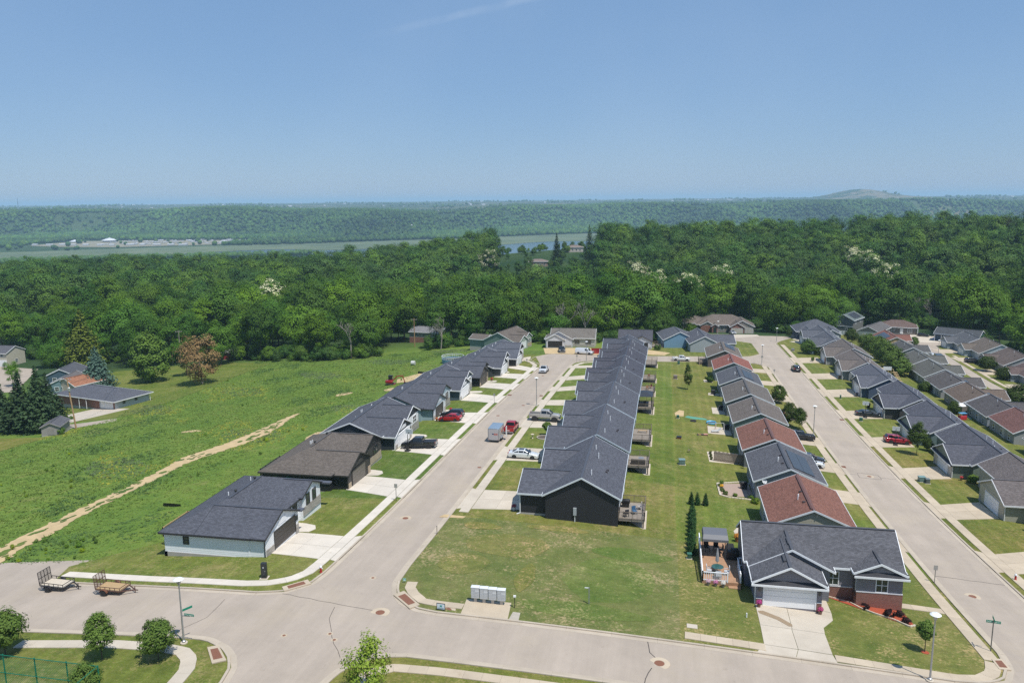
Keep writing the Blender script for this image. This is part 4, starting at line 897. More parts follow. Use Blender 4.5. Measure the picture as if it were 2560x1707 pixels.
# ---- right row, backs to the middle (local x: 0 = back wall, 9.6 = front on the right street)
def right_house(y0, L, label, wall, roof, trim=(.66,.69,.71), x0=13.15, base_off=.1, win=False, gdoor=WHITE):
    h = House(x0, y0, label, roof=roof, wall=wall, trim=trim, base=H(x0, y0+L/2)+base_off+.5)
    L = L-2.3; h.block(0, 9.1, 0, L, 2.75, .42, 'y', 'gg', z0=-4)
    h.garage('+x', 9.1, L*.35, 4.6, 2.1, gdoor, z=-1.2); h.door('+x', 9.1, L*.75); h.window('+x', 9.1, L*.88, 1.3, 1.2, 1.1); h.window('-x', 0, L*.25, 1.4, 1.5, 1.2, mull=2); h.window('-x', 0, L*.6, 1.1, 1.7, 1.9, mull=2)
    if win: h.window('-y', 0, 6.0, 1.3, .95, .75, glass='greenglass')
    h.pipe(0, 3.4, L*.35, .7); h.pipe(0, 3.6, L*.42, .35); h.box_vent(0, 3.9, L*.24); h.box_vent(0, 4.0, L*.52)
    MB().bar((4.4,.3,h.rz_(0,4.4,0)+.06), (4.4,L-.3,h.rz_(0,4.4,0)+.06), .34, .07).build('ridge_vent', M['paint'], h.roofs[0][0], color=tuple(v*.55 for v in roof))
    return h
h = right_house(93.6, 14.6, 'tan sided house with red brown roof just behind the brick fronted house', (.36,.34,.27), (0.205,0.098,0.075), win=True)
h.downspout(9.5, -.08, -3, 2.5, (.7,.72,.72)); MB().bar((4.9,-.2,4.0),(4.9,-.2,4.5),.05).build('mast', M['steel'], h.root)
h = right_house(111.5, 14.6, 'slate grey roofed house with a large solar array and a satellite dish', (.2,.22,.25), (0.104,0.106,0.12)); h.solar(0, 5.1, 8.0, 1.0, 9.4, 2, 8)
h = right_house(128.7, 14.6, 'red brown roofed house behind the black pickup bed', (.12,.135,.14), (0.2,0.098,0.075))
right_house(147.9, 14.6, 'taupe grey roofed house with green gable beside two street trees', (.17,.22,.2), (0.145,0.125,0.112))
right_house(166.6, 15.8, 'grey taupe roofed house with dark slate gable, fifth of the right row', (.12,.14,.15), (0.135,0.122,0.112))
h = right_house(186.8, 14.8, 'charcoal roofed house with a narrow solar array, sixth of the right row', (.1,.13,.17), (0.0976,0.102,0.116)); h.solar(0, 5.4, 7.6, 1.5, 9.5, 2, 7)
right_house(208.3, 14.4, 'bright red brown roofed house near the link street', (.17,.2,.21), (0.23,0.095,0.075))
h = right_house(230.3, 17.0, 'brown grey roofed house with solar panels and outside stairs at the link street corner', (.13,.11,.1), (0.15,0.128,0.112), x0=12.4); h.solar(0, 5.3, 8.1, 7, 14, 2, 7)
st = MB()
for k in range(9): st.box(-2.2,-.3,.2+k*.42,.5+k*.42,-2.6+k*.32,-2.5+k*.32)
for x in (-2.25,-.25): st.bar((x,.2,-2.5),(x,4.2,.5),.12,.25)
st.build('outside_stair', M['wood'], h.root); h.deck(-2.4,-.05,4,8,.3,'wood',(.12,.09,.07),'wood',zg=-2.4,open_side='+x',patio=False)

# ---- brick fronted corner house, near right (front faces the camera, -y)
h = House(9.35, 75.6, 'grey house with brick base and white garage door at the near right corner', roof=(0.104,0.105,0.117), wall=(.21,.2,.225), trim=(.75,.77,.79), base=H(12,75.2)+.13)
h.block(-.6, 14.45, 4.6, 12.8, 2.62, .56, 'x', 'gg', found=False); h.block(0, 6.15, 0, 6.0, 2.62, .5, 'y', 'gg', ov=.45, ovg=.4, found=False); h.block(10.0, 14.3, 3.4, 8.4, 2.62, .44, 'y', 'gg', ov=.4, found=False)
h.block(-.07, 7.45, 3.3, 9.4, 2.62, .5, 'y', 'gg', ov=.45, ovg=.3, wall=(.16,.165,.19), found=False)
h.garage('-y', 0, 3.15, 4.75, 2.2, (.8,.81,.82), lights=True); h.panel('-y', 0, .02, .62, -.5, .7, 'brick', .06); h.panel('-y', 0, 5.68, 6.13, -.5, .7, 'brick', .06); h.panel('-y', 0, .02, .62, .7, .78, 'paint', .09, (.7,.71,.72), 'ledge'); h.panel('-y', 0, 5.68, 6.13, .7, .78, 'paint', .09, (.7,.71,.72), 'ledge')
pf = MB(); pf.add([(-.45,-.46,2.35),(6.6,-.46,2.35),(6.6,-.0,2.72),(-.45,-.0,2.72),(-.45,-.46,2.25),(6.6,-.46,2.25),(6.6,0,2.3),(-.45,0,2.3)], [(0,1,2,3),(7,6,5,4),(0,4,5,1),(1,5,6,2),(3,2,6,7),(0,3,7,4)])
pent = pf.build('pent_roof', M['roof'], h.root, color=(.085,.086,.096)); MB().box(-.5,6.65,-.53,-.46,2.2,2.4).build('fascia', M['paint'], pent, color=(.75,.77,.79))
pf = MB(); pf.add([(9.7,2.95,2.35),(14.75,2.95,2.35),(14.75,3.4,2.72),(9.7,3.4,2.72),(9.7,2.95,2.25),(14.75,2.95,2.25),(14.75,3.4,2.3),(9.7,3.4,2.3)], [(0,1,2,3),(7,6,5,4),(0,4,5,1),(1,5,6,2),(3,2,6,7),(0,3,7,4)])
pent = pf.build('pent_roof', M['roof'], h.root, color=(.085,.086,.096)); MB().box(9.65,14.8,2.88,2.95,2.2,2.4).build('fascia', M['paint'], pent, color=(.75,.77,.79))
h.panel('-y', 3.4, 10.02, 14.28, -2.2, .55, 'brick', .07); h.panel('-y', 4.6, 6.2, 9.95, -2.2, .35, 'brick', .07); h.panel('+x', 14.3, 3.45, 8.3, -2.2, .55, 'brick', .07); h.panel('-x', 10.0, 3.4, 4.6, -2.2, .55, 'brick', .05)
h.panel('-y', 3.4, 9.98, 14.32, .55, .64, 'paint', .1, (.62,.63,.66), 'ledge'); h.panel('-y', 4.6, 6.2, 9.95, .35, .44, 'paint', .1, (.62,.63,.66), 'ledge')
h.window('-y', 3.4, 12.35, 1.4, 1.0, 1.35, mull=2); h.window('-y', 4.6, 8.0, 1.25, 1.0, 1.35, mull=2); h.door('-x', 10.0, 4.05, (.1,.08,.08), .8)
lamp_bx = MB().box(.25,.42,-.2,-.07,1.55,1.95).build('wall_lamp', M['plastic'], h.root, color=(.1,.09,.08)); MB().box(5.82,5.99,-.2,-.07,1.55,1.95).build('wall_lamp', M['plastic'], h.root, color=(.1,.09,.08))
for x in (2.85,): 
    for y in (1.9, 6.4)[:1]: MB().box(x-.22,x+.05,y-.75,y+.75,h.rz_(1,x,y)-.05,h.rz_(1,x,y)+.09).build('ridge_vent', M['paint'], h.roofs[1][0], color=(.06,.06,.065))
MB().box(3.45,3.72,4.4,6.0,h.rz_(3,3.6,5)-.05,h.rz_(3,3.6,5)+.09).build('ridge_vent', M['paint'], h.roofs[3][0], color=(.06,.06,.065))
MB().box(12.0,12.22,4.6,6.0,h.rz_(2,12.1,5)-.05,h.rz_(2,12.1,5)+.09).build('ridge_vent', M['paint'], h.roofs[2][0], color=(.06,.06,.065))
h.downspout(-.05, .1, -.6, 2.2); b = MB(); b.bar((-.1,-.05,-.55),(-1.2,.4,-.5),.1); b.build('drain_pipe', M['paint'], h.root, color=(.8,.8,.8))
# deck with white railing, left of the garage
dz = .35
fl = MB().box(-4.95,-1.05,3.6,13.4,dz-.9,dz).build('deck', M['deck_tan'], h.root)
def white_rail(runs, z, parent, col=(.82,.83,.84), hgt=.95):
    rl, bl = MB(), MB()
    for (ax,ay),(bx,by) in runs:
        rl.bar((ax,ay,z+hgt),(bx,by,z+hgt),.1,.07); rl.bar((ax,ay,z+.12),(bx,by,z+.12),.07,.07); n = max(2, int(math.hypot(bx-ax,by-ay)/.19))
        for k in range(n+1):
            px, py = ax+(bx-ax)*k/n, ay+(by-ay)*k/n; e = k in (0, n); ww = .065 if e else .026; (rl if e else bl).box(px-ww,px+ww,py-ww,py+ww,z-.05,z+(hgt+.1 if e else hgt))
    rl.build('railing', M['paint'], parent, color=col); o = bl.build('balusters', M['paint'], parent, color=col); o['kind'] = 'stuff'
white_rail([((-4.9,3.65),(-2.4,3.65)),((-4.9,3.65),(-4.9,13.3)),((-1.1,3.7),(-1.1,7.6)),((-1.1,7.6),(-.1,7.6))], dz, fl)
MB().box(-2.3,-1.1,3.1,3.6,-.5,.0).build('step', M['deck_tan'], fl)

# ---- far side of the right street (fronts face -x)
def far_house(y0, L, label, wall, roof, front=None, trim=(.72,.73,.74), xf=47.8, gw=10.0, pitch=.5, depth=11.3, box_gable=True, gdoor=WHITE, main0=3.0):
    h = House(xf, y0, label, roof=roof, wall=wall, trim=trim, base=H(xf, y0+5)+.12); front = front or (.5,.47,.42)
    h.block(main0, depth, 0, L, 2.75, pitch, 'y', 'gg', z0=-4); h.block(0, 7.6, .8, gw, 2.6, .42, 'x', 'gg')
    h.panel('-x', 0, .85, gw-.05, -.2, 2.55, 'siding', .03, front, 'front_siding'); h.garage('-x', -.03, gw/2+.1, 4.9, 2.1, gdoor); h.panel('-x', 0, .86, 1.4, -.3, .9, 'stone', .06); h.panel('-x', 0, gw-.8, gw-.08, -.3, .9, 'stone', .06)
    if box_gable:
        pf = MB(); pf.add([(-.46,.4,2.3),(-.46,gw+.4,2.3),(0,gw+.4,2.62),(0,.4,2.62),(-.46,.4,2.2),(-.46,gw+.4,2.2),(0,gw+.4,2.2),(0,.4,2.2)], [(0,1,2,3),(7,6,5,4),(0,4,5,1),(1,5,6,2),(3,2,6,7),(0,3,7,4)]); o = pf.build('pent_roof', M['roof'], h.root, color=roof); MB().box(-.53,-.46,.36,gw+.45,2.16,2.34).build('fascia', M['paint'], o, color=trim)
    h.window('-x', main0, gw+2.4, 1.5, 1.4, 1.2, mull=2); h.door('-x', main0, gw+.9); h.window('-y', 0, main0+2.5, 1.4, .8, .9); h.downspout(.06, .74, -.3, 2.4, trim)
    for u in (L*.4, L*.55): h.pipe(0, (main0+depth)/2+1.2, u, .6)
    h.box_vent(0, (main0+depth)/2+1.8, L*.3); h.window('+x', depth, L*.3, 1.2, 1.4, 1.2, mull=2); h.window('+x', depth, L*.7, 1.2, 1.4, 1.2, mull=2); return h
far_house(96.0, 17.5, 'taupe roofed house cut by the right picture edge', (.3,.28,.24), (0.14,0.122,0.118))
far_house(117.2, 18.6, 'taupe roofed house with cream garage wing at the right picture edge', (.34,.34,.28), (0.14,0.122,0.118), (.42,.39,.3), box_gable=False)
far_house(138.4, 18.4, 'charcoal roofed house with sage green side and a shrub by its wall', (.16,.2,.16), (0.0915,0.0939,0.112))
far_house(160.0, 17.6, 'charcoal roofed house behind the maroon parked car', (.14,.2,.2), (0.0915,0.0952,0.115))
far_house(181.2, 18.4, 'charcoal roofed house with dark grey side behind the dark sedan', (.055,.055,.06), (0.0878,0.0915,0.112))
far_house(202.8, 18.2, 'slate roofed house with navy gable, two doors past the dark sedan', (.07,.1,.16), (0.104,0.11,0.132), (.5,.46,.44), box_gable=False, main0=1.6, depth=10.4)
far_house(224.6, 19.0, 'taupe roofed house with grey gable next to the slate roofed one', (.25,.27,.28), (0.145,0.125,0.115), (.42,.4,.36), box_gable=False, main0=1.6, depth=10.6)
h = far_house(247.0, 16.6, 'taupe roofed house with red front door facing the bend of the right street', (.25,.26,.26), (0.14,0.122,0.112), (.45,.44,.42), box_gable=False, main0=2.4, depth=12.5); h.door('-x', -.06, 1.9, (.3,.04,.03), 1.2)
far_house(266.4, 16.8, 'slate roofed house with blue gable, two from the wide street end', (.16,.26,.36), (0.0976,0.104,0.122), (.2,.24,.26), xf=46.6, box_gable=False)
far_house(286.5, 15.5, 'slate roofed house with grey green garage next to the wide street end', (.14,.19,.19), (0.0976,0.104,0.122), (.3,.31,.33), xf=47.6, box_gable=False)
h = House(48.5, 306, 'navy house with slate hipped roof at the wide street end', roof=(0.0976,0.104,0.122), wall=(.06,.085,.13), base=H(50,308)+.2); h.block(0, 15, 2, 16, 2.9, .5, 'x', 'hh'); h.block(1, 6, -1.5, 8, 2.9, .55, 'y', 'gg'); h.block(8.5, 14.5, -3, 8, 2.8, .5, 'y', 'gg', wall=(.3,.31,.33)); h.window('-y', -1.5, 3.5, 1.5, 2, 1.5, mull=3); h.garage('-y', -3, 11.5, 4.4)

# ---- rows of the far right street
def back_house(x0, y0, w_, L, label, wall, roof, pitch=.46, garage_side='+x', trim=(.72,.73,.74), off=.2, eh=2.75, nwin=3):
    h = House(x0, y0, label, roof=roof, wall=wall, trim=trim, base=H(x0+w_/2, y0+L/2)+off); h.block(0, w_, 0, L, eh, pitch, 'y', 'gg', z0=-4)
    h.block(w_-5 if garage_side == '+x' else -2.2, w_+2.2 if garage_side == '+x' else 5, L-7.5, L-.5, eh-.1, .42, 'x', 'gg')
    for k in range(nwin): h.window('-x' if garage_side == '+x' else '+x', 0 if garage_side == '+x' else w_, L*(k+.6)/(nwin+.2), 1.2, .9, 1.1); 
    h.garage(garage_side, w_+2.2 if garage_side == '+x' else -2.2, L-4, 4.6); h.door('-x' if garage_side == '+x' else '+x', 0 if garage_side == '+x' else w_, L*.42, (.5,.5,.5)); h.window('-y', 0, w_*.5, 1.3, .8, .9)
    h.pipe(0, w_*.42, L*.5, .6); h.pipe(0, w_*.55, L*.6, .5); h.box_vent(0, w_*.35, L*.3); return h
for x0, y0, w_, L, lb, wl, rf in [(69.6,152.5,9.5,13.5,'brown roofed grey house at the right edge, nearest of the far right row',(.3,.31,.31),(.13,.1,.085)),(69.9,171.5,9.5,12.6,'red brown roofed house near the right edge, second of the far right row',(.3,.31,.32),(.16,.085,.075)),(69.9,185.4,9.4,12,'dark grey roofed house behind the red brown roofed one in the far right row',(.3,.34,.38),(.095,.088,.09)),
    (69.2,198.6,9.6,12.4,'brown roofed house with a shaded porch in the far right row',(.26,.24,.22),(.14,.108,.088)),(69.3,214.0,9.6,12.2,'dark roofed house with skylights in the far right row',(.3,.31,.32),(.1,.092,.09)),(70.3,231.0,10,14,'grey green roofed house behind the tall bushes, nearer one',(.26,.27,.24),(.11,.11,.1)),(71.6,249.3,9.8,13,'grey green roofed house behind the tall bushes, farther one',(.2,.24,.23),(.115,.115,.105)),(73.2,270.0,9.8,13.5,'dark grey roofed house at the head of the bushes',(.24,.25,.25),(.095,.095,.095)),(75.0,296.5,10.4,16,'red roofed house with solar panels beyond the bushes',(.42,.3,.16),(.19,.09,.07))]:
    hh = back_house(x0, y0, w_, L, lb, wl, rf)
    if 'solar' in lb: hh.solar(0, .8, 4.2, 4, 13, 3, 5)
    if 'skylight' in lb or 'brown roofed house with a' in lb or 'behind the red' in lb:
        for k in range(2): MB().box(6.6+k*.0,7.4,3+k*1.1,3.9+k*1.1,hh.rz_(0,7,3)-.1,hh.rz_(0,7,3)+.12).build('skylight', M['glass'], hh.roofs[0][0])
for x0, y0, w_, L, lb, wl, rf in [(105.6,309.5,12,15,'slate roofed grey house past the blue tarpaulins',(.28,.33,.37),(.1,.105,.115)),(105.6,291.5,13,15,'brown roofed house with pale blue side across the far right street',(.36,.41,.45),(.14,.118,.1)),(104.3,268,13,15,'brown roofed house behind the dark parked van, far right',(.26,.27,.28),(.125,.1,.09)),(102.8,244.5,13,16,'maroon brown roofed house with white garage at the right edge',(.28,.3,.33),(.12,.088,.082)),(102.5,222,12,15,'brown roofed house cut by the right edge below the round tree',(.3,.3,.28),(.125,.095,.085))]: back_house(x0, y0, w_, L, lb, wl, rf, garage_side='-x')
h = House(113, 337, 'dark blue house with a long charcoal roof and white porch posts, far right', roof=(0.0732,0.0793,0.0878), wall=(.05,.1,.17), base=H(113,340)+.3, rz=R_(-32)); h.block(-8, 8, 0, 9, 2.8, .42, 'x', 'gg'); h.window('-y', 0, 3, 1.5, 1.3, 1.2, mull=2); h.door('-y', 0, 0, (.7,.7,.7)); h.window('-y', 0, -3, 1.5, 1.3, 1.2, mull=2)
for k in range(4): MB().box(-7.5+k*2.4,-7.3+k*2.4,-1.6,-1.4,-.5,2.5).build('porch_post', M['paint'], h.root, color=WHITE)
MB().box(-8.3,1,-1.8,.2,2.45,2.62).build('porch_roof', M['paint'], h.root, color=(.06,.065,.072))
h = House(97, 357, 'brown hipped bungalow with white garage door at the wood edge', roof=(0.14,0.1,0.088), wall=(.16,.14,.125), base=H(97,357)+.3, rz=R_(-12)); h.block(-7.5, 7, 0, 10, 2.8, .45, 'x', 'hh'); h.garage('-y', 0, -5.3, 2.8); h.door('-y', 0, 1.2, (.75,.75,.75)); h.window('-y', 0, -2, 1.5, 1.2, 1); h.window('-y', 0, 4.3, 1.4, 1.6, 1.5, mull=2); MB().box(7.2,7.4,-.4,-.2,-.5,2.5).build('porch_post', M['paint'], h.root, color=WHITE)
h = House(80, 336, 'long dark roofed grey house with a white gable beyond the board fence', roof=(0.122,0.116,0.116), wall=(.22,.22,.21), base=H(80,340)+.3, rz=R_(-28)); h.block(-4.2, 4.2, 0, 17, 2.8, .45, 'y', 'gg'); h.window('-x', -4.2, 4, 1.5, 1.1, 1.1); h.window('-x', -4.2, 9, 1.5, 1.1, 1.1); h.door('-x', -4.2, 6.4, (.6,.6,.6)); h.panel('-y', 0, -4.15, 4.15, -.3, 2.7, 'siding', .03, (.62,.62,.6), 'front_siding')
h = House(74.5, 356, 'two storey grey house with a green grey solar roof against the wood', roof=(0.13,0.16,0.155), wall=(.17,.17,.16), base=H(74,358)+.2, rz=R_(-30)); h.block(-4.3, 4.3, 0, 13, 5.4, .5, 'y', 'gg'); h.window('-y', 0, -1.5, 4.1, .9, 1.0); h.window('-y', 0, 1.6, 1.4, .9, 1.0); h.window('-x', -4.3, 4, 4.2, 1, 1); h.window('+x', 4.3, 3, 4.2, 1.2, 1, mull=2); h.window('+x', 4.3, 9, 4.2, 1.2, 1, mull=2); h.solar(0, .6, 3.9, 3, 11.5, 3, 4); h.panel('-y', 0, -4.3, 4.3, 2.55, 2.75, 'paint', .08, WHITE, 'band_board')
# ---- unfinished houses, big brick house and the blue house
h = House(-40, 262.5, 'unfinished house wrapped in white sheeting with an open garage', roof=(0.16,0.145,0.128), wall=(.55,.56,.6), base=H(-32,262)+.15, rz=R_(2)); h.block(2, 17, 2.5, 12, 2.8, .5, 'x', 'gg', wall=(.5,.47,.43)); h.block(.5, 9.5, 0, 8, 2.8, .52, 'y', 'gg'); h.block(.9, 6.8, -.8, 6, 2.75, .55, 'y', 'gg', wall=(.6,.61,.65)); h.panel('-y', -.8, 1.4, 6.3, 0, 2.2, 'black', .02, None, 'garage_opening'); h.window('-y', 2.5, 11, 1.4, 1.6, 1.3, mull=2, frame=(.3,.3,.3)); h.window('-y', 2.5, 14.8, 1.4, 1.8, 1.5, mull=2, frame=(.3,.3,.3)); h.panel('-y', 2.5, 9.6, 16.9, -.3, .7, 'stone', .06); h.panel('-y', 0, 7.2, 9.3, -.3, .7, 'stone', .06)
h = House(-13.6, 262.5, 'unfinished charcoal roofed house with sheeted garage gable', roof=(0.0793,0.0805,0.0952), wall=(.55,.57,.62), trim=(.06,.05,.05), base=H(-8,262)+.1); h.block(-1.5, 9.5, 2.5, 11.5, 2.8, .55, 'x', 'gg'); h.block(3.4, 9.3, 0, 7, 2.75, .5, 'y', 'gg'); h.panel('-y', 0, 4.2, 8.3, 0, 2.2, 'black', .02, None, 'garage_opening'); h.panel('-y', 0, 8.5, 9.25, -.3, .7, 'stone', .06)
h = House(2.4, 268.5, 'light blue house with a slate roof and a small rear deck', roof=(0.104,0.11,0.128), wall=(.17,.3,.42), base=H(4,272)+.2, rz=R_(9)); h.block(-2.5, 8, 0, 17, 2.8, .48, 'y', 'gh'); h.window('-y', 0, 6.8, 1.5, .9, 1.3); 
for k in range(4): h.window('-x', -2.5, 2.5+k*3.6, 1.5, 1, 1.3)
h.deck(-6.4,-2.6,.5,6,.3,'deck_grey',(.45,.42,.4),'wood',zg=-1.2,open_side='+x',patio=False)
h = House(8.3, 259.5, 'pale grey gabled house with a slate roof at the corner of the link street', roof=(0.0976,0.102,0.12), wall=(.33,.36,.38), base=H(12,264)+.3, rz=R_(6)); h.block(0, 9, 0, 17, 2.8, .5, 'y', 'gg'); h.block(6, 14.5, 1.5, 10.5, 2.7, .42, 'x', 'gg'); h.garage('+x', 14.5, 6, 4.8); h.pipe(0, 3, 5, .7); h.pipe(0, 3.4, 9, .7)
h = House(22, 333, 'big brown roofed brick house with arched entrance at the wood edge', roof=(0.15,0.125,0.108), wall=(.25,.23,.2), base=H(22,336)+.3); h.block(-9, 12, 2, 15, 3.0, .5, 'x', 'hh'); h.block(-14.5, -4, 5, 16, 3.0, .45, 'x', 'hh', wall=(.2,.17,.15)); h.block(4.3, 13.5, -2, 9, 3.0, .5, 'y', 'gg', wall=(.3,.27,.23)); h.block(4.2, 9.5, -3.2, 6, 2.9, .6, 'y', 'gg', wallmat='brick'); h.block(-7.5, -2, 0, 8, 2.9, .55, 'y', 'gg'); h.block(-3, -.6, -1.4, 5, 2.9, .6, 'y', 'gg', wallmat='brick')
h.garage('-y', -3.2, 6.8, 4.2, 2.3, (.55,.5,.42)); h.garage('-y', -2, 11.6, 2.6, 2.2, (.5,.46,.4)); h.panel('-y', -1.4, -2.4, -1.2, 0, 2.4, 'glass', .03, None, 'entrance'); h.window('-y', 2, 1.2, 1.6, 1.4, 1.6, mull=2); h.panel('-y', 0, -7.4, -2.1, -.4, 2.8, 'brick', .05, None, 'brick_facing')
# ---- houses at the left edge and in the wood
h = House(-146.5, 189.5, 'ranch house with a wide slate hipped roof and white garage door in the hollow', roof=(0.1,0.105,0.125), wall=(.5,.53,.56), base=H(-152,192)+.25, rz=R_(-14)); h.block(-27, -3.4, 0, 11.5, 2.5, .3, 'x', 'hh', ov=.9); h.garage('-y', 0, -6.5, 4.7); h.panel('-y', 0, -26.9, -9.6, -.4, 2.45, 'brick', .05, None, 'brick_facing'); h.panel('-y', 0, -4.0, -3.42, -.4, 2.45, 'brick', .05, None, 'brick_facing')
for u in (-11.5, -15, -21): h.window('-y', .05, u, 1.5, 1.1, .9)
for u in (3, 7): h.window('+x', -3.4, u, 1.5, .8, .8, frame=(.2,.2,.2))
for x, y in ((-14,-.8),(-17,-.8),(-3.0,11.5)): MB().box(x-.06,x+.06,y-.06,y+.06,-.8,2.2).build('porch_post', M['paint'], h.root, color=WHITE)
h = House(-142.5, 155.5, 'small grey shed with a dark gabled roof beside the utility pole', cat='shed', name='shed', roof=(0.11,0.11,0.125), wall=(.3,.28,.265), trim=(.3,.28,.27), base=H(-140,156)+.1, rz=R_(22)); h.block(0, 4.0, 0, 6.5, 1.9, .45, 'y', 'gg', ov=.25, z0=-1); h.door('-y', 0, 2.0, (.27,.25,.24), 1.3, 1.7)
for x, y, w_, L, ax, lb, wl, rf, rz in [(-190,212,8.5,12,'y','teal blue house with a grey roof behind the ranch house',(.16,.25,.28),(.14,.13,.13),20),(-203,226,9,13,'y','dark blue house with a slate roof behind the teal one',(.06,.1,.14),(.09,.095,.11),20),(-189,214,9,12,'y','house with an orange brown roof half hidden by the blue spruce',(.4,.35,.3),(.3,.14,.085),-14),(-262,258,14,9,'x','cream two storey house at the left picture edge',(.5,.47,.38),(.1,.1,.115),0)]:
    h = House(x, y, lb, wall=wl, roof=rf, base=H(x+4,y+4)+.4, rz=R_(rz)); h.block(0, w_, 0, L, 5.0 if 'two' in lb else 2.8, .45, ax, 'gg'); h.window('-y', 0, w_*.3, 1.5, 1.2, 1.1); h.window('-y', 0, w_*.7, 1.5, 1.2, 1.1); h.window('+x', w_, L*.5, 1.5, 1.2, 1.1)
    if 'two' in lb: h.window('-y', 0, w_*.85, 4, 1.2, .9); h.panel('-y', 0, 8, 13.8, -.4, 2.3, 'paint', .05, (.75,.76,.77), 'garage_front')
h = House(-168, 272, 'small red barn with a pale metal roof behind the dead pine', cat='barn', name='barn', roof=(0.4,0.4,0.39), wall=(.3,.03,.03), trim=(.3,.28,.26), base=H(-164,272)+.2, rz=R_(12)); h.block(0, 10, 0, 7, 2.6, .35, 'x', 'gg', z0=-2); h.door('-y', 0, 6, (.12,.02,.02), 2.2, 2)
h = House(-101, 303, 'long low grey house with a brick base in the gap of the wood', roof=(0.2,0.2,0.215), wall=(.3,.28,.26), base=H(-95,303)+.6, rz=R_(-8)); h.block(0, 14, 0, 9, 3.6, .35, 'x', 'gg', z0=-3); h.panel('-y', 0, .1, 13.9, -2, 1.4, 'brick', .05, None, 'brick_facing')
for u in (3, 6.5, 11): h.window('-y', .0, u, 2.5, 1.6, 1.0, mull=2)
# ---------------------------------------------------------------- vehicles (local +x = front)
def bevelled(mb, name, mat, parent, color, w=.05, seg=2, angle=25):
    me = mb.mesh(name, mat); bm = bmesh.new(); bm.from_mesh(me); bmesh.ops.remove_doubles(bm, verts=bm.verts, dist=1e-4)
    es = [e for e in bm.edges if len(e.link_faces) == 2 and e.calc_face_angle(0) > R_(angle)]
    bmesh.ops.bevel(bm, geom=es, offset=w, segments=seg, affect='EDGES', clamp_overlap=True, profile=.6); bm.to_mesh(me); bm.free()
    me.polygons.foreach_set('use_smooth', [True]*len(me.polygons)); me.update()
    return link(name, me, parent, color=color)
def wheel(parent, x, y, r, wd=.22, rim='rim'):
    s = 1 if y > 0 else -1
    prof = [(r*.62,-wd/2),(r*.95,-wd/2),(r,-wd/2+.04),(r,wd/2-.04),(r*.95,wd/2),(r*.62,wd/2)]
    t = MB().lathe(prof, n=18).build('wheel', M['rubber'], parent, (x, y, r), (R_(90),0,0))
    b = MB().lathe([(r*.64,-.02),(r*.64,.03),(r*.55,.035),(r*.5,.0),(r*.14,.0),(r*.12,.03)], n=18)
    for k in range(5): a = k*2*math.pi/5; b.bar((0,0,.012),(r*.56*math.cos(a),r*.56*math.sin(a),.02),.09,.03)
    rm = b.build('rim', M[rim], t, (0,0,-s*(wd/2-.035)), (math.pi if s > 0 else 0,0,0)); return t
KIND = {
 'sedan': dict(w=1.82, low=[(-2.3,.28),(-2.42,.5),(-2.43,.78),(-2.28,.98),(-1.7,1.03),(1.0,.99),(2.0,.84),(2.36,.66),(2.43,.48),(2.33,.26)], cab=[(-1.85,.99),(-1.05,1.40),(.15,1.45),(1.2,.96)], wx=(-1.42,1.45), r=.33),
 'hatch': dict(w=1.74, low=[(-2.05,.28),(-2.17,.5),(-2.17,.95),(-1.95,1.12),(-1.2,1.06),(1.1,1.02),(1.85,.82),(2.17,.6),(2.2,.42),(2.1,.26)], cab=[(-2.0,1.05),(-1.3,1.42),(-.1,1.50),(1.35,.98)], wx=(-1.3,1.35), r=.31),
 'suv': dict(w=1.9, low=[(-2.3,.35),(-2.4,.55),(-2.4,1.05),(-2.3,1.14),(1.05,1.1),(2.05,1.02),(2.32,.85),(2.4,.55),(2.3,.32)], cab=[(-2.33,1.1),(-2.0,1.66),(.05,1.72),(1.15,1.07)], wx=(-1.45,1.45), r=.37),
 'pickup': dict(w=1.98, low=[(-2.9,.5),(-2.93,.72),(-2.9,.82),(-.86,.82),(-.86,1.18),(1.5,1.18),(2.55,1.12),(2.85,1.0),(2.93,.6),(2.85,.45)], cab=[(-.85,1.15),(-.72,1.84),(.75,1.88),(1.6,1.15)], wx=(-1.85,1.85), r=.4, bed=True),
 'van': dict(w=2.0, low=[(-2.8,.4),(-2.86,.6),(-2.86,1.2),(1.5,1.2),(2.5,1.08),(2.8,.9),(2.86,.55),(2.78,.38)], cab=[(-2.85,1.15),(-2.78,1.98),(-2.6,2.06),(1.0,2.06),(1.25,1.98),(1.85,1.18)], wx=(-1.75,1.85), r=.37, cargo=True)}
